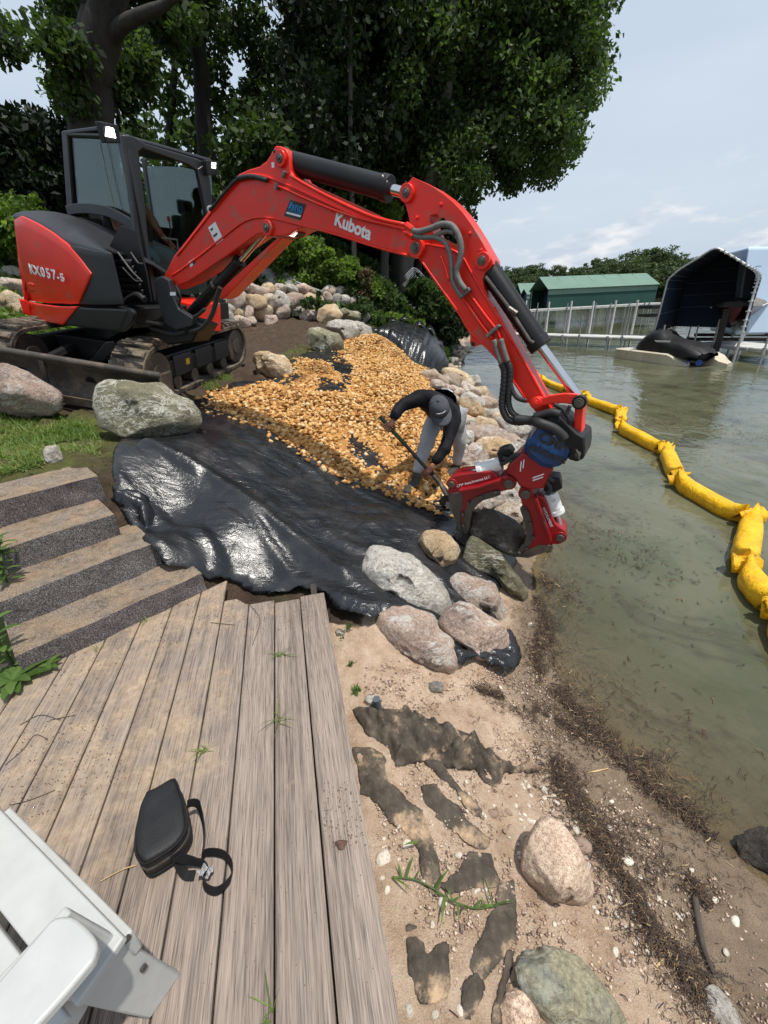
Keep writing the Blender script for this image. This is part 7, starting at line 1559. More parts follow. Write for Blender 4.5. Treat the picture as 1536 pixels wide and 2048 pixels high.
# ------------------------------------------------------------------ far shore trees
far = []
for s in range(6):
    rg = np.random.default_rng(s); k = 26; cen = rg.normal(size=(k, 3)) * A_([2.6, 2.6, 2.6]) + A_([0, 0, 8.2]); cen[:, 2] = np.clip(cen[:, 2], 3.0, 13); rad = rg.uniform(1.3, 2.4, k)
    C_, S, tn = clumps(cen, rad, 80); o = leaves('crown', C_, S, l_far, None, .68, 0, base=(0, 0, 0), tint=tn); far.append(o.data); bpy.data.objects.remove(o)
q = MB(); q.tube([(0, 0, -1), (0, 0, 4), (.2, 0, 8)], [.4, .3, .15], 6); o = q.build('trunk', m_bark, base=(0, 0, 0)); ftr = o.data; bpy.data.objects.remove(o)
RT = np.random.default_rng(5)
def farh(x, y): return 9 * sstep(200, 250, y) - 1.
for i in range(170):
    px = RT.uniform(960, 1560); Y = RT.choice([205, 214, 226, 240, 256]) + RT.uniform(-4, 4)
    P = at_y(px, 600, Y); hs = .62 + .16 * RT.random()
    if 1240 < px < 1325: hs *= 1.45
    if 1150 < px < 1240: hs *= 1.12
    if px > 1325: hs *= .95
    t = empty('lakeshore_tree', (P[0], P[1], farh(P[0], Y)), 'green broadleaf tree in the wood lining the far shore', 'tree', 'trees on the far shore'); rz = RT.uniform(0, 6.28)
    t.rotation_euler = (0, 0, rz); t.scale = (hs * 1.15, hs * 1.15, hs)
    for me, nm in ((far[i % 6], 'crown'), (ftr, 'trunk')):
        o = bpy.data.objects.new(nm, me); COL.objects.link(o); o.parent = t

# ------------------------------------------------------------------ cut grass, tufts and single weeds
def blades(name, P, m, length, label, cat, lay=.8, w=.0022, kind='stuff', parent=None):
    n = len(P); a = RNG.uniform(0, 6.28, n); L_ = length * RNG.uniform(.4, 1.2, n); up = RNG.random(n) ** (1 + lay * 2)
    d = np.stack([np.cos(a) * np.sqrt(1 - up ** 2), np.sin(a) * np.sqrt(1 - up ** 2), up], -1); s = np.stack([-np.sin(a), np.cos(a), np.zeros(n)], -1) * (w * RNG.uniform(.6, 1.6, n))[:, None]
    b = P + A_([0, 0, .004]); mid = b + d * (L_ * .55)[:, None] + A_([0, 0, 1]) * (L_ * .10)[:, None]; tip = b + d * L_[:, None] - A_([0, 0, 1]) * (L_ * .08 * up)[:, None]
    V = np.stack([b - s, b + s, mid - s * .8, mid + s * .8, tip], 1); F = [(0, 1, 3, 2)]; k = (np.arange(n) * 5)
    F = [tuple(r) for r in (A_([[0, 1, 3, 2]]) + k[:, None])] + [tuple(r) for r in (A_([[2, 3, 4]]) + k[:, None])]
    o = mesh(name, V.reshape(-1, 3), F, m, parent, base=P.mean(0)); t = np.repeat(np.clip(vnoise(P[:, 0], P[:, 1], 3, 3, .5, 2) * .5 + RNG.random(n), 0, 1), 5); vcol(o, 'tint', t, t, t); return tag(o, label, cat, kind=kind)
def scat(poly, n, cl=None, thr=-.05):
    Q = gpoly(poly); xs = [p[0] for p in Q]; ys = [p[1] for p in Q]; x, y = RNG.uniform(min(xs), max(xs), n * 3), RNG.uniform(min(ys), max(ys), n * 3); k = inpoly(x, y, Q)
    if cl: k &= vnoise(x, y, cl, 3, .55, 5) > thr + .3 * (RNG.random(n * 3) - .5)
    x, y = x[k][:n], y[k][:n]; return np.stack([x, y, T(x, y)], -1)
blades('cut_grass', scat([(-80, 830), (60, 828), (130, 835), (185, 850), (200, 880), (190, 915), (140, 905), (100, 930), (40, 945), (-80, 960)], 12000, 3.2, -.02), l_grass, .085, 'cut and trampled grass on the ground above the steps', 'grass', .9)
blades('cut_grass', scat([(-80, 835), (60, 832), (130, 840), (185, 855), (195, 900), (140, 910), (60, 950), (-80, 960)], 2600, 3.2, -.02), l_weed, .05, 'broad leaved clippings lying in the cut grass', 'grass', .9, .007)
blades('cut_grass', scat([(150, 830), (240, 890), (235, 960), (180, 940), (150, 900)], 900, 5), l_grass, .08, 'sparse grass in the mud beside the big olive boulder', 'grass', .9)
blades('cut_grass', scat([(395, 770), (425, 740), (455, 745), (470, 765), (420, 785)], 1500), l_grass, .09, 'grass tuft at the end of the excavator track', 'grass', .5)
blades('cut_grass', scat([(560, 710), (600, 690), (650, 700), (630, 715), (580, 730)], 1600), l_grass, .10, 'flattened grass between the tan boulder and the grey green one', 'grass', .9)
blades('cut_grass', scat([(90, 620), (130, 615), (140, 640), (95, 640)], 500), l_grass, .08, 'grass under the counterweight', 'grass', .6)
blades('cut_grass', scat([(740, 640), (850, 645), (830, 660), (745, 665)], 1800), l_grass, .12, 'rough grass beyond the loose boulders', 'grass', .5)
# grass seedlings on and beside the deck
def tuft(P, n, ln, label, name='grass_tuft', m=l_grass, lay=.3, w=.0025):
    Q = A_(P) + np.c_[RNG.normal(size=(n, 2)) * .008, np.zeros(n)]; return blades(name, Q, m, ln, label, 'grass tuft', lay, w, kind=None)
for (x, y, n, ln, lab) in ((290, 1243, 9, .05, 'small grass sprout where the lowest step meets the deck'), (195, 1300, 8, .06, 'grass sprout at the deck board ends left of the lowest step'), (562, 1310, 14, .09, 'wispy grass stems lying across the deck near the far edge'), (556, 1440, 12, .10, 'grass stems growing through the deck gap in the middle'), (405, 1500, 9, .08, 'small grass bit in the deck gap above the bag'), (545, 2030, 8, .07, 'grass tip in the deck gap at the bottom edge')): tuft(at_z(x, y, .552), n, ln, lab, lay=.9, w=.0016)
for (x, y, n, ln, lab) in ((697, 1255, 26, .028, 'green seedling tuft on the sand by the deck corner'), (682, 1280, 14, .022, 'tiny green seedlings below the deck corner'), (700, 1330, 26, .028, 'leafy seedling on the sand beside the third deck metre'), (712, 1382, 30, .034, 'bright seedling tuft on the sand above the pipe stub')): tuft(ground(x, y), n, ln, lab, 'seedling', l_weed, .4, .0035)
# long grass runner over the fabric
rn = [ground(*p) + uz * .02 for p in ((785, 1760), (830, 1765), (870, 1785), (905, 1808), (950, 1822), (985, 1818))]
q = MB(); q.tube(catmull(rn, 5), .003, 5); rt = tag(q.build('grass_runner', l_weed), 'green grass runner trailing over the sand and fabric scraps', 'plant'); t_ = np.full(len(rt.data.vertices), .5); vcol(rt, 'tint', t_, t_, t_)
pp = np.concatenate([A_(catmull(rn, 5)), [ground(800, 1740) + uz * .02, ground(815, 1725) + uz * .04, ground(835, 1700) + uz * .05]]); blades('blade', pp[RNG.integers(0, len(pp), 18)], l_weed, .08, None, None, .8, .003, 'stuff', rt)
# weedy plants at the step ends
def rosette(base, n, ln, wd, label, name='weed_plant', rise=.5, m=l_weed, stem=None):
    t = empty(name, base, label, 'weed'); V = []; F = []
    for k in range(n):
        a = 2.4 * k + RNG.uniform(-.3, .3); L_ = ln * RNG.uniform(.6, 1.1); r = rise * RNG.uniform(.4, 1.2); d = A_([math.cos(a), math.sin(a), 0]); s = A_([-d[1], d[0], 0]); o = len(V); z0 = 0 if stem is None else stem * (k / n)
        for j, tt in enumerate(np.linspace(0, 1, 7)):
            c = A_(base) + d * L_ * tt + uz * (z0 + L_ * (r * tt - .75 * r * tt * tt) + .01); w = wd * math.sin(math.pi * (.08 + .86 * tt)) * (1 + .28 * (j % 2))
            V += [c - s * w + uz * w * .3, c, c + s * w + uz * w * .3]
        F += [(o + 3 * j + i, o + 3 * j + i + 1, o + 3 * j + i + 4, o + 3 * j + i + 3) for j in range(6) for i in (0, 1)]
    o = mesh('foliage', V, F, m, t, smooth=180); tt = np.repeat(RNG.random(n), 21); vcol(o, 'tint', tt, tt, tt)
    if stem:
        q = MB(); q.tube([A_(base), A_(base) + uz * stem], [.006, .003], 6); s_ = q.build('stem', m, t); t2_ = np.full(len(s_.data.vertices), .3); vcol(s_, 'tint', t2_, t2_, t2_)
    return t
def at_deck(x, y, z=.56): return at_z(x, y, z)
rosette(at_deck(30, 1362), 12, .16, .020, 'dandelion like weed with lobed leaves at the foot of the lowest step', rise=.5)
rosette(at_deck(28, 1330, .58), 12, .09, .014, 'tall leafy weed stem standing left of the lowest step', stem=.28)
rosette(at_deck(98, 1335), 9, .07, .012, 'small bright weed at the lower corner of the lowest step', rise=.7)
for (x, y, z, lab) in ((5, 1130, .95, 'leafy weed spilling over the left end of the third step'), (15, 1165, .85, 'leafy weed spilling over the left end of the second step'), (8, 1110, 1.0, 'weed tuft at the left edge beside the third riser')): rosette(at_z(x, y, z), 14, .09, .010, lab, rise=.6, stem=.10)
# cut leaves strewn in the grass, wall furniture in the background
q = MB()
pd_ = [at_y(*p, 13.6 + .5 * i) for p, i in (((500, 528), 1), ((556, 532), 1), ((606, 570), 0), ((520, 566), 0))]
pn = empty('slatted_ramp', pd_[3], 'grey slatted ramp section lying on the slope above the wall', 'ramp')
for k in range(8):
    f = lambda u, v: (pd_[0] * (1 - u) + pd_[1] * u) * (1 - v) + (pd_[3] * (1 - u) + pd_[2] * u) * v
    q = MB(); v0, v1 = k / 8, (k + .86) / 8; q.prism([f(0, v0), f(1, v0), f(1, v1), f(0, v1)], A_([0, .03, -.05])); q.build('slat', m_alu if k in (0, 4) else mat('grey_slat', (.26, .25, .23), (.2, .19, .175), 4, .8), pn)
q = MB(); q.tube([at_y(592, 564, 13.4), at_y(645, 584, 13.2)], .03, 8); q.tube([at_y(592, 568, 13.4), at_y(645, 588, 13.2)], .03, 8); tag(q.build('pole', m_alu), 'pale metal pole lying along the top of the stone wall', 'pole')
wc_ = empty('wire_chair', gbase(828, 585, 16), 'pale wire garden chair under the trees by the shore', 'chair'); wz = at_y(828, 560, 16)
q = MB(); a = wz
for k in range(6): q.tube(catmull([a + A_([-.32 + .02 * k, -.1, .12 - .05 * k]), a + A_([0, -.15, .34 - .055 * k]), a + A_([.34 - .02 * k, -.1, .08 - .05 * k])], 5), .012, 5)
q.build('back', wp, wc_, smooth=180)
q = MB(); q.box(a - uz * .15, A_([.3, 0, 0]), A_([0, .25, 0]), uz * .015); q.build('seat', wp, wc_)
for sx_ in (-.25, .25):
    q = MB(); q.tube([a + A_([sx_, -.2, -.15]), A_([a[0] + sx_ * 1.2, a[1] - .25, Tz(a[0], a[1])])], .014, 6); q.build('leg', wp, wc_)
# ------------------------------------------------------------------ people
def PD(px, py, D): return CAM + ray(px, py) * D
def skinned(name, pts, edges, m, parent, root=0, sub=2, mats=None, smooth=True):
    """one continuous limb surface grown round a skeleton: pts = [(xyz, radius or (rx, ry))]"""
    me = bpy.data.meshes.new(name); b = BASE[parent.name]
    me.from_pydata([tuple(A_(p, float) - b) for p, r in pts], edges, []); me.materials.append(m)
    o = link(name, me, parent)
    mo = o.modifiers.new('skin', 'SKIN'); mo.use_smooth_shade = True
    for i, (p, r) in enumerate(pts):
        v = me.skin_vertices[0].data[i]; v.radius = r if isinstance(r, tuple) else (r, r); v.use_root = (i == root)
    s = o.modifiers.new('subdivision', 'SUBSURF'); s.levels = sub; s.render_levels = sub
    return o
def bake(o):
    dg = bpy.context.evaluated_depsgraph_get(); me = bpy.data.meshes.new_from_object(o.evaluated_get(dg)); o.modifiers.clear(); o.data = me; return o
def wrinkle(o, amp, sc, seed=0):
    me = bake(o).data; bm = bmesh.new(); bm.from_mesh(me); bmesh.ops.recalc_face_normals(bm, faces=bm.faces); bm.to_mesh(me); bm.free(); n = len(me.vertices); c = np.empty(n * 3, np.float32); me.vertices.foreach_get('co', c); nn = np.empty(n * 3, np.float32); me.vertices.foreach_get('normal', nn)
    c = c.reshape(-1, 3); nn = nn.reshape(-1, 3); d = vn3(c, sc, 3, .55, seed) * amp - np.abs(vn3(c, sc * .6, 2, .5, seed + 2)) * amp
    me.vertices.foreach_set('co', (c + nn * d[:, None]).astype(np.float32).ravel()); me.update(); return o
def hand(parent, palm, to, across, curl, s=1.0):
    """palm blob with four curled fingers and a thumb closing round what it grips; to = towards the knuckles, across = along the shaft"""
    to, ac, cu = nrm(to), nrm(across), nrm(curl); P = A_(palm, float)
    pts = [(P - to * .045 * s, (.024 * s, .019 * s)), (P, (.038 * s, .019 * s)), (P + to * .040 * s, (.038 * s, .017 * s))]; ed = [(0, 1), (1, 2)]
    h = skinned('hand', pts, ed, m_skin, parent, 1, 2)
    for k in range(4):
        a = ac * (-.029 + .0195 * k) * s; L_ = (.036, .042, .040, .031)[k] * s; b0 = P + to * .036 * s + a
        f_ = [(b0 - to * .012 * s, .0098 * s), (b0 + to * .014 * s + cu * .004 * s, .0096 * s), (b0 + to * .020 * s + cu * (.010 * s + L_ * .5), .0088 * s), (b0 - to * .004 * s + cu * (.012 * s + L_ * .85), .0080 * s), (b0 - to * .024 * s + cu * (.006 * s + L_ * .85), .0070 * s)]
        skinned('finger', f_, [(0, 1), (1, 2), (2, 3), (3, 4)], m_skin, parent, 0, 2)
    t0 = P - to * .018 * s + ac * .036 * s
    skinned('thumb', [(t0 - ac * .012 * s, .0125 * s), (t0 + ac * .014 * s + cu * .012 * s, .0115 * s), (t0 + ac * .012 * s + cu * .036 * s + to * .012 * s, .0098 * s), (t0 + cu * .046 * s + to * .034 * s, .0085 * s)], [(0, 1), (1, 2), (2, 3)], m_skin, parent, 0, 2)
fA, fB = ground(822, 985), ground(908, 952)
dA, dB = depth_of(fA) + .02, depth_of(fB) + .02
wk = empty('person', (fA + fB) / 2, 'person in black long sleeved shirt, grey sweatpants and cap, bending over with a shovel', 'person')
dh = .5 * (dA + dB) - .06
hipc, hipR, hipL = PD(893, 832, dh), PD(868, 838, dh - .02), PD(914, 832, dh + .06)
chest, neck, head = PD(878, 800, dh - .40), PD(872, 806, dh - .56), PD(879, 818, dh - .64)
shR, shL = PD(842, 792, dh - .45), PD(908, 834, dh - .47)
elR, elL = PD(797, 815, dh - .52), PD(893, 893, dh - .54)
haR, haL = PD(783, 846, dh - .62), PD(861, 936, dh - .56)
knR, knL = PD(851, 893, dA * .5 + dh * .5 - .08), PD(920, 876, dB * .5 + dh * .5 - .06)
anR, anL = PD(834, 948, dA), PD(914, 930, dB)
# the body itself is one surface; clothes lie over it
body = [(hipc, .08), (PD(886, 812, dh - .20), .07), (chest - uz * .02, .07), (neck, .055), (head, .06), (shR, .05), (elR, .034), (haR + (elR - haR) * .18, .026), (shL, .05), (elL, .034), (haL + (elL - haL) * .18, .026), (hipR, .085), (knR, .058), (anR, .038), (hipL, .085), (knL, .058), (anL, .038)]
skinned('body', body, [(0, 1), (1, 2), (2, 3), (3, 4), (2, 5), (5, 6), (6, 7), (2, 8), (8, 9), (9, 10), (0, 11), (11, 12), (12, 13), (0, 14), (14, 15), (15, 16)], m_skin, wk, 0, 2)
mid = lambda a, b, t=.5: a * (1 - t) + b * t
sh_p = [(mid(hipc, chest, .05) + uz * .01, (.160, .120)), (mid(hipc, chest, .52) + uz * .02, (.168, .125)), (chest + uz * .01, (.165, .125)), (neck - (head - neck) * .1, (.095, .08)), (shR, .090), (mid(shR, elR), .070), (elR, .066), (mid(elR, haR, .5), .054), (mid(elR, haR, .82), .042), (shL, .090), (mid(shL, elL), .070), (elL, .064), (mid(elL, haL, .5), .054), (mid(elL, haL, .84), .042)]
shirt = skinned('shirt', sh_p, [(0, 1), (1, 2), (2, 3), (2, 4), (4, 5), (5, 6), (6, 7), (7, 8), (2, 9), (9, 10), (10, 11), (11, 12), (12, 13)], m_shirt, wk, 1, 2); wrinkle(shirt, .014, 14, 3)
pa_p = [(hipc - uz * .01, (.150, .125)), (hipR - uz * .02, .108), (mid(hipR, knR), .092), (knR, .076), (mid(knR, anR), .066), (mid(knR, anR, .85), .053), (anR - uz * .0, .050), (hipL - uz * .02, .108), (mid(hipL, knL), .092), (knL, .076), (mid(knL, anL), .066), (mid(knL, anL, .85), .053), (anL, .050)]
pants = skinned('sweatpants', pa_p, [(0, 1), (1, 2), (2, 3), (3, 4), (4, 5), (5, 6), (0, 7), (7, 8), (8, 9), (9, 10), (10, 11), (11, 12)], m_pants, wk, 0, 2); wrinkle(pants, .014, 14, 6)
for an, g, sx_ in ((anR, fA, PD(812, 985, dA - .10)), (anL, fB, PD(900, 955, dB - .08))):
    toe = A_([sx_[0], sx_[1], Tz(sx_[0], sx_[1]) + .05]); heel = A_([an[0], an[1], Tz(an[0], an[1]) + .06]); dd_ = nrm(toe - heel)
    skinned('boot', [(an + uz * .02, .052), (heel, (.050, .050)), (heel + dd_ * .10, (.054, .045)), (heel + dd_ * .20, (.050, .032)), (heel + dd_ * .235, (.036, .024))], [(0, 1), (1, 2), (2, 3), (3, 4)], m_boot, wk, 1, 2)
# head under a cap: skull, jaw, nose, ears, hair and brim
fwd = nrm(PD(884, 842, dh - .66) - PD(872, 800, dh - .62)); fwd = nrm(fwd + A_([0, -.25, 0])); upv = nrm(PD(878, 806, dh - .76) - PD(879, 818, dh - .58)); upv = nrm(upv - fwd * np.dot(upv, fwd)); rgt = np.cross(fwd, upv); Rh = np.stack([rgt, fwd, upv], 1)
q = MB(); q.sphere(head, .1, 12, sc=(.76, .95, 1.12), R=Rh); q.sphere(head + fwd * .025 - upv * .075, .06, 8, sc=(.85, .95, .8), R=Rh); q.build('face', m_skin, wk, smooth=180)
q = MB(); q.sphere(head + fwd * .098 - upv * .03, .016, 6, sc=(.8, 1, 1.4), R=Rh); q.build('nose', m_skin, wk, smooth=180)
for s in (-1, 1):
    q = MB(); q.sphere(head + rgt * s * .077 - upv * .02, .028, 6, sc=(.35, .7, 1), R=Rh); q.build('ear', m_skin, wk, smooth=180)
    q = MB(); q.sphere(head + rgt * s * .030 + fwd * .088 + upv * .0, .010, 6); q.build('eye', m_hair, wk, smooth=180)
q = MB(); q.ribbon([head + fwd * .090 - upv * .066 - rgt * .022, head + fwd * .096 - upv * .068, head + fwd * .090 - upv * .066 + rgt * .022], upv, .010, .004); q.build('mouth', m_redg, wk)
q = MB(); q.sphere(head - fwd * .014 - upv * .015, .101, 10, sc=(.80, .92, .92), R=Rh); q.build('hair', m_hair, wk, smooth=180)
G = []
for i in range(9):
    t = i / 8 * math.pi * .5
    G.append([head + upv * (.022 + .105 * math.cos(t)) + (rgt * math.cos(a) * .088 + fwd * math.sin(a) * .108) * math.sin(t) ** .8 for a in np.linspace(0, 2 * math.pi, 25)])
q = MB(); q.grid(G); cap = q.build('cap', m_cap, wk, smooth=180); so = cap.modifiers.new('solid', 'SOLIDIFY'); so.thickness = .006; so.offset = 1
q = MB(); G = []
for r_ in np.linspace(0, 1, 6): G.append([head + upv * (.022 - .022 * r_ - .018 * abs(math.cos(a)) ** 2) + rgt * math.cos(a) * (.086 + .004 * r_) + fwd * (math.sin(a) * .104 * (1 + .0 * r_) + r_ * .075 * math.sin(a) ** .6) for a in np.linspace(.10, math.pi - .10, 15)])
q.grid(G); br = q.build('brim', m_cap, cap, smooth=180); so = br.modifiers.new('solid', 'SOLIDIFY'); so.thickness = .004
q = MB(); q.sphere(head + upv * .130, .008, 5); q.build('cap_button', m_cap, cap, smooth=180)
for i in range(8):
    a = math.pi / 2 + (i - 3.5) * .13; p = head + upv * .075 + rgt * math.cos(a) * .079 + fwd * math.sin(a) * .097; q = MB(); q.box(p, rgt * .0028, upv * .005, fwd * .003); q.build('print_mark', m_decalw, cap)
# ring print on the back of the shirt and bands on the sleeves
c = mid(hipc, chest, .55); cpx = PD(894, 773, depth_of(c) - .13); nv = nrm(CAM - cpx + uz * .5); a1 = nrm(np.cross(nv, uz)); a2 = np.cross(a1, nv)
me_ = shirt.data; vv = A_([v.co[:] for v in me_.vertices]) + BASE[wk.name]; qv = vv - CAM; fz = qv @ IF; pxs = np.stack([CX + FPX * (qv @ IR) / fz, CY - FPX * (qv @ IU) / fz], -1)
def shirt_pt(x, y):
    k = np.where(np.hypot(pxs[:, 0] - x, pxs[:, 1] - y) < 5)[0]
    if len(k) == 0: k = A_([np.hypot(pxs[:, 0] - x, pxs[:, 1] - y).argmin()])
    k = k[fz[k].argmin()]; return vv[k] - IF * .006
q = MB(); q.tube([shirt_pt(896 + 7 * math.cos(a), 778 + 4.5 * math.sin(a)) for a in np.linspace(.3, 5.4, 12)], .007, 5); q.build('ring_print', m_decalw, shirt)
# shovel in both hands
s0, s1_ = PD(764, 838, dh - .66), PD(872, 958, dh - .54); sdv_ = nrm(s1_ - s0)
sv = empty('shovel', PD(893, 1008, dh - .55), 'long dark handled shovel with a green grip, dug into the stones', 'shovel')
q = MB(); q.tube([s0, s0 + sdv_ * .9], .0155, 10); q.tube([s0 + sdv_ * .88, s1_], .0165, 10); q.build('shaft', m_shaft, sv, smooth=40)
q = MB(); q.tube([s0 - sdv_ * .03, s0 + sdv_ * .30], .018, 10); q.build('grip', m_green, sv, smooth=40)
tipg = ground(893, 1012) + uz * .03
q = MB(); q.tube(catmull([s1_ - sdv_ * .04, s1_ + sdv_ * .05, PD(886, 978, dh - .55), PD(893, 992, dh - .55)], 6), [.019] * 19, 10); q.build('socket', m_steel, sv, smooth=180)
bt0 = PD(893, 988, dh - .55); bdn = nrm(tipg - bt0); bsd = nrm(np.cross(bdn, IF)); bn_ = np.cross(bdn, bsd)
G = [[bt0 + bdn * (.20 * t) + bsd * a * .085 * (1 if t < .6 else math.cos((t - .6) * 3.2)) + bn_ * .022 * (a * a) for a in np.linspace(-1, 1, 9)] for t in np.linspace(0, 1, 10)]
q = MB(); q.grid(G); o = q.build('shovel_blade', m_steel, sv, smooth=180); so = o.modifiers.new('solid', 'SOLIDIFY'); so.thickness = .005
for (h_, el) in ((haR, elR), (haL, elL)):
    on = s0 + sdv_ * np.dot(h_ - s0, sdv_); to = nrm(h_ - el); to = nrm(to - sdv_ * np.dot(to, sdv_) * .8); cu = nrm(np.cross(to, sdv_)); cu = cu if np.dot(cu, CAM - on) < 0 else -cu
    hand(wk, on - cu * .030 - to * .004, to, sdv_, cu, 1.05)
    skinned('wrist', [(mid(el, on, .80), .029), (on - cu * .028 - to * .05, .027)], [(0, 1)], m_skin, wk, 0, 2)
# --- operator in the cab
op = empty('person', Lc(-.15, .54, 1.36), 'person seated in the excavator cab wearing a dark red cap and teal trousers', 'person')
hp, ch, nk, hd = Lc(-.18, .54, 1.45), Lc(-.20, .54, 1.82), Lc(-.17, .54, 2.02), Lc(-.10, .54, 2.14)
sr_, sl2 = Lc(-.20, .33, 1.92), Lc(-.20, .75, 1.92); er, el2 = Lc(-.05, .24, 1.64), Lc(-.05, .84, 1.64); hr_, hl_ = Lc(.25, .30, 1.72), Lc(.24, .78, 1.55)
kr, kl = Lc(.32, .40, 1.44), Lc(.32, .68, 1.44); ar, al_ = Lc(.50, .40, 1.04), Lc(.50, .68, 1.04)
skinned('body', [(hp, .12), (ch, .13), (nk, .055), (hd, .07), (sr_, .06), (er, .045), (hr_, .032), (sl2, .06), (el2, .045), (hl_, .032), (kr, .065), (ar, .04), (kl, .065), (al_, .04)], [(0, 1), (1, 2), (2, 3), (1, 4), (4, 5), (5, 6), (1, 7), (7, 8), (8, 9), (0, 10), (10, 11), (0, 12), (12, 13)], m_skin, op, 0, 2)
skinned('shirt', [(hp + uu * .05, (.15, .13)), (mid(hp, ch), (.155, .13)), (ch, (.165, .13)), (mid(ch, nk, .7), .09), (sr_, .08), (mid(sr_, er, .8), .058), (sl2, .08), (mid(sl2, el2, .8), .058)], [(0, 1), (1, 2), (2, 3), (2, 4), (4, 5), (2, 6), (6, 7)], m_vest, op, 0, 2)
skinned('trousers', [(hp, (.15, .12)), (mid(hp, kr), .10), (kr, .085), (mid(kr, ar, .9), .065), (mid(hp, kl), .10), (kl, .085), (mid(kl, al_, .9), .065)], [(0, 1), (1, 2), (2, 3), (0, 4), (4, 5), (5, 6)], m_jean, op, 0, 2)
Ro = np.stack([-ll, ff, uu], 1); q = MB(); q.sphere(hd, .1, 10, sc=(.78, .95, 1.12), R=Ro); q.sphere(hd + ff * .10 - uu * .02, .017, 6); q.build('face', m_skin, op, smooth=180)
for s in (-1, 1):
    q = MB(); q.sphere(hd + ll * s * .08, .03, 6, sc=(.4, .7, 1), R=Ro); q.build('ear', m_skin, op, smooth=180)
q = MB(); q.sphere(hd + uu * .03 - ff * .012, .106, 10, sc=(.80, .95, 1.02), R=Ro); q.box(hd + ff * .13 + uu * .06, ll * .07, ff * .06, uu * .006); q.build('cap', m_redcap, op, smooth=40)
for h_, e_ in ((hr_, er), (hl_, el2)): hand(op, h_, h_ - e_, uu, ll * (1 if h_ is hr_ else -1), 1.0)
for a_ in (ar, al_): skinned('boot', [(a_, .05), (a_ - uu * .04, .05), (a_ - uu * .05 + ff * .18, .04)], [(0, 1), (1, 2)], m_boot, op, 0, 2)

# ------------------------------------------------------------------ white garden chair at the corner of the deck
cA, cF = at_z(362, 1947, .55), at_z(132, 1718, .55); clat = nrm(cF - cA); cbk = A_([-clat[1], clat[0], 0]); cbk = cbk if cbk[1] < 0 else -cbk; cW = np.linalg.norm(cF - cA)
chr_ = empty('garden_chair', cA, 'white slatted garden armchair cut off at the lower left corner', 'chair')
def Ch(a, b, c): return cA + clat * a + cbk * b + uz * c
def chbox(name, a0, a1, b0, b1, c0, c1, tilt=0, bev=.005, par=chr_):
    q = MB(); bd_ = cbk * math.cos(tilt) - uz * math.sin(tilt); un = np.cross(clat, bd_); un = un if un[2] > 0 else -un
    q.box(Ch((a0 + a1) / 2, b0, c0) + bd_ * (b1 - b0) / 2 + un * (c1 - c0) / 2, clat * (a1 - a0) / 2, bd_ * (b1 - b0) / 2, un * (c1 - c0) / 2); return q.build(name, m_chair, par, bev=bev, segs=3)
for a in (.0, cW - .022): 
    q = MB(); q.prism([Ch(a, 0, 0), Ch(a, .092, 0), Ch(a, .20, .545), Ch(a, .085, .545)], clat * .022); q.build('leg', m_chair, chr_, bev=.005, segs=3)
for a in (.024, cW - .046):
    q = MB(); q.prism([Ch(a, .055, .28), Ch(a, .055, .345), Ch(a, .30, .29), Ch(a, .75, .06), Ch(a, .75, 0), Ch(a, .60, 0)], clat * .022); q.build('side_rail', m_chair, chr_, bev=.004)
chbox('apron', -.005, cW + .005, -.0 + .03, .052, .255, .335)
for k in range(5): chbox('seat_slat', -.022, cW + .022, .045 + k * .122, .155 + k * .122, .352 - k * .024, .374 - k * .024, .21)
for k, s_ in enumerate(((-.030, .105),)):
    tipp = [(98, 1843), (112, 1834), (127, 1831), (143, 1832), (155, 1838), (172, 1853), (187, 1870), (193, 1882), (194, 1895), (187, 1920), (140, 1976), (94, 2028), (-10, 2140), (-150, 2100), (-60, 2025), (0, 1958)]
    P_ = [at_z(x, y, 1.12) for x, y in tipp]; q = MB(); q.prism(P_, -uz * .024); q.build('arm', m_chair, chr_, bev=.006, segs=3)
chbox('arm', cW - .04, cW + .09, .10, .70, .546, .57)
for k in range(5):
    q = MB(); a = .02 + k * .112; q.prism([Ch(a, .56, .24), Ch(a + .10, .56, .24), Ch(a + .10, .95, .92), Ch(a, .95, .92)], nrm(cbk) * .02); q.build('back_slat', m_chair, chr_, bev=.005)
for p in (Ch(-.002, .05, .19), Ch(-.002, .045, .33)):
    q = MB(); q.cyl(p, p - clat * .006, .008, 12); q.build('bolt', m_pin, chr_, smooth=30)

# ------------------------------------------------------------------ black bag on the deck
def ZG(p): return [(x * .46875, 1400 + y * .46875) for x, y in p]
tp = ZG([(628, 392), (672, 372), (730, 338), (748, 345), (763, 385), (780, 440), (792, 520), (782, 565), (745, 615), (690, 655), (630, 690), (605, 690), (585, 665), (577, 625), (580, 560), (592, 500), (604, 445)])
hb_ = .095
topP = A_(catmull([at_z(x, y, .55 + hb_) for x, y in tp] + [at_z(*tp[0], .55 + hb_)], 3))[:-1]
cen_ = topP.mean(0); bgo = empty('shoulder_bag', [cen_[0], cen_[1], .552], 'small black shoulder bag with a webbing strap lying on the deck', 'bag')
G = []
for z, s in ((0.0, .93), (.012, 1.0), (.05, 1.03), (.080, 1.01), (.092, .975), (.0965, .94), (.0985, .90), (.0988, .6), (.0988, .3), (.0988, .0)):
    row = [A_([*(cen_[:2] + (p[:2] - cen_[:2]) * s), .552 + z + (.004 * vnoise(cen_[0] + (p[0] - cen_[0]) * s, cen_[1] + (p[1] - cen_[1]) * s, 14, 2, .5, 2) if z > .05 else 0)]) for p in topP]; G.append(row + [row[0]])
q = MB(); q.grid(G); q.build('bag_body', m_bag, bgo, smooth=180)
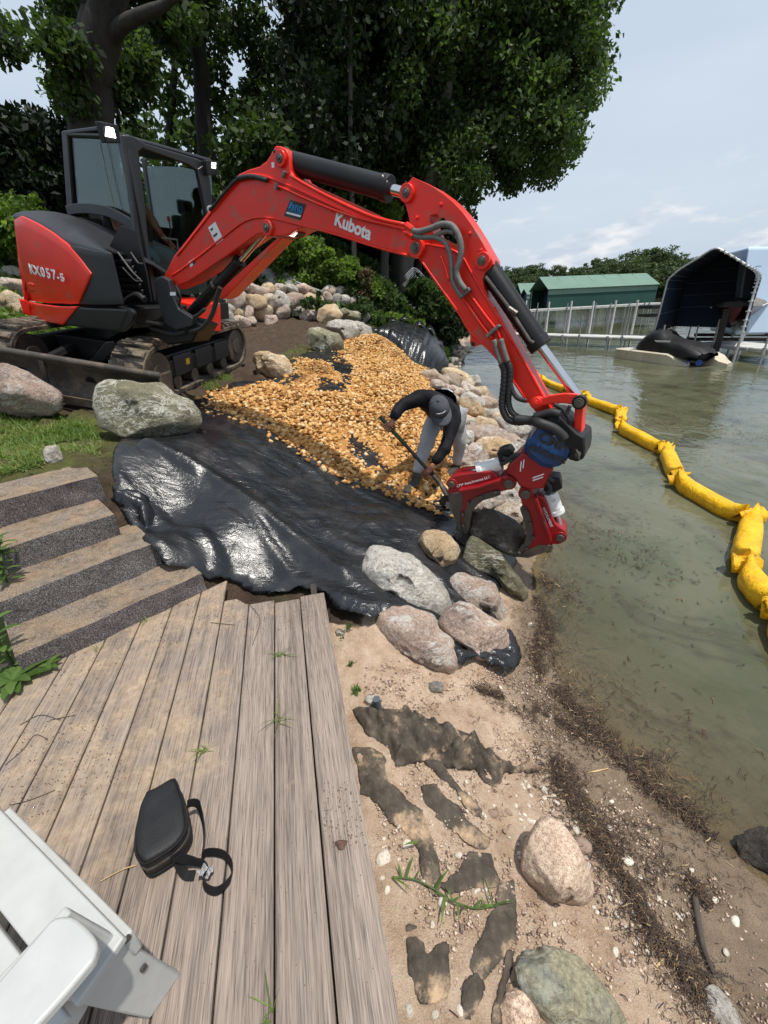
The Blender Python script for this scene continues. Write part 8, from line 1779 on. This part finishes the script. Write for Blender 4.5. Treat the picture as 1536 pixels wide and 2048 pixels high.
for zz in (.088, .020):
    q = MB(); q.tube([A_([*(cen_[:2] + (p[:2] - cen_[:2]) * 1.012), .552 + zz]) for p in list(topP) + [topP[0]]], .0035, 6); q.build('piping', m_strap, bgo, smooth=180)
zl = [A_([*(cen_[:2] + (p[:2] - cen_[:2]) * 1.028), .552 + .058]) for p in topP[18:38]]
q = MB(); q.ribbon(zl, uz, .009, .003); q.build('zip', m_pin, bgo)
tab = [at_z(*p, .55 + z) for p, z in zip(ZG([(745, 655), (760, 690), (790, 745), (830, 748)]), (.085, .05, .012, .012))]; q = MB(); q.ribbon(catmull(tab, 5), A_([.6, .5, .3]), .026, .003); q.build('strap_tab', m_strap, bgo)
st_ = [(798, 445, .075), (822, 438, .07), (845, 450, .055), (862, 500, .035), (870, 560, .022), (868, 620, .015), (862, 665, .012), (880, 652, .012), (920, 650, .012), (962, 665, .014), (988, 705, .016), (985, 755, .016), (955, 795, .014), (918, 815, .012), (880, 800, .012), (868, 765, .014), (885, 730, .018), (868, 700, .022), (830, 690, .026), (790, 680, .05), (760, 668, .075)]
SP = catmull([at_z(*ZG([(x, y)])[0], .552 + z + .012) for x, y, z in st_], 6); q = MB(); q.ribbon(SP, np.tile(A_([0, 0, 1.]), (len(SP), 1)) + A_([.25, .2, 0]), .034, .0026); q.build('strap', m_strap, bgo, smooth=60)
bk_ = at_z(*ZG([(880, 735)])[0], .58); m_film = bpy.data.materials.new('clear_film'); N = NT(m_film); N.bsdf((.85, .87, .9), .12, N.noise(N.co(), 90, 4), .02, 0, .8, **{'Transmission Weight': .4})
G = [[bk_ + A_([.02 * u, .016 * v, .012 * math.sin(u * 4 + v * 3) + .008]) for u in np.linspace(-1, 1, 9)] for v in np.linspace(-1, 1, 9)]
q = MB(); q.grid(G); q.build('plastic_wrap', m_film, bgo, smooth=20)
th_ = [at_z(*p, .558) for p in ZG([(580, 705), (530, 720), (480, 745), (430, 772)])]; q = MB(); q.tube(catmull(th_, 5), .0016, 5); tag(q.build('dry_straw', m_stickp), 'thin dry straw lying on the deck beside the bag', 'straw')
# dry leaf, crumbs and dirt on the boards
def crumbs(poly, n, s0_, s1_, z=.5512):
    P = A_([at_z(x, y, z) for x, y in poly]); x, y = RNG.uniform(P[:, 0].min(), P[:, 0].max(), n * 4), RNG.uniform(P[:, 1].min(), P[:, 1].max(), n * 4); k = inpoly(x, y, P); return np.stack([x[k][:n], y[k][:n], np.full(min(n, k.sum()), z)], -1), RNG.uniform(s0_, s1_, min(n, k.sum()))
cs_ = [crumbs(*a) for a in (([(60, 1345), (410, 1180), (640, 1190), (660, 1260), (420, 1260), (100, 1400)], 500, .001, .005), ([(0, 1480), (200, 1400), (260, 1560), (60, 1640), (0, 1640)], 420, .001, .004), ([(640, 1560), (720, 1560), (740, 1700), (650, 1700)], 130, .001, .004), ([(0, 1400), (640, 1200), (790, 2040), (200, 2040)], 420, .0008, .0025))]
P = np.concatenate([c[0] for c in cs_]); r = np.concatenate([c[1] for c in cs_]); a = RNG.uniform(0, 6.28, len(P)); c_, s_ = np.cos(a) * r, np.sin(a) * r
PV = np.stack([P[:, :1] + c_[:, None] * Vt[None, :, 0] - s_[:, None] * Vt[None, :, 1], P[:, 1:2] + s_[:, None] * Vt[None, :, 0] + c_[:, None] * Vt[None, :, 1], P[:, 2:] + r[:, None] * (.4 + .7 * Vt[None, :, 2])], -1)
tag(mesh('soil_crumbs', PV.reshape(-1, 3), (Ft[None] + (np.arange(len(P)) * 5)[:, None, None]).reshape(-1, 3), mat('dry_soil', hexc(120, 92, 66), hexc(92, 70, 52), 60, .95), base=(-.6, 1, .55)), 'crumbs of dried soil strewn over the deck boards', 'soil', kind='stuff')
lf = at_z(683, 1690, .556); q = MB(); q.add([lf + A_([.018 * math.cos(t) * (1 + .35 * math.sin(3 * t)), .014 * math.sin(t), .006 + .004 * math.cos(2 * t)]) for t in np.linspace(0, 2 * math.pi, 13)[:-1]], [tuple(range(12))]); o = tag(q.build('dead_leaf', mat('dead_leaf_brown', hexc(104, 76, 60), hexc(84, 60, 48), 30, .8)), 'curled brown dead leaf on the outer deck board', 'leaf'); so = o.modifiers.new('solid', 'SOLIDIFY'); so.thickness = .001
for pts in ([(10, 1530), (45, 1500), (70, 1470), (95, 1478)], [(40, 1450), (80, 1430), (120, 1440)], [(20, 1610), (60, 1600), (110, 1580)], [(100, 1440), (150, 1430)], [(500, 1210), (520, 1240), (505, 1290)], [(420, 1245), (470, 1250)]):
    q = MB(); q.tube(catmull([at_z(x, y, .5535) for x, y in pts], 5), .0016, 5); tag(q.build('dry_twig', m_stick), ['thin dark twig on the muddy deck boards by the steps', 'dry rootlet lying on the deck near its far edge'][pts[0][0] > 300], 'twig', 'twigs strewn on the deck')

# ------------------------------------------------------------------ flat print becomes plain mesh
bpy.context.view_layer.update()
dg = bpy.context.evaluated_depsgraph_get()
for o in [o for o in SC.objects if o.type == 'FONT']:
    me = bpy.data.meshes.new_from_object(o.evaluated_get(dg)); n = bpy.data.objects.new('lettering', me); mt = o.data.materials[0]
    COL.objects.link(n); n.parent = o.parent; n.matrix_local = o.matrix_local.copy(); me.materials.clear(); me.materials.append(mt); bpy.data.objects.remove(o)
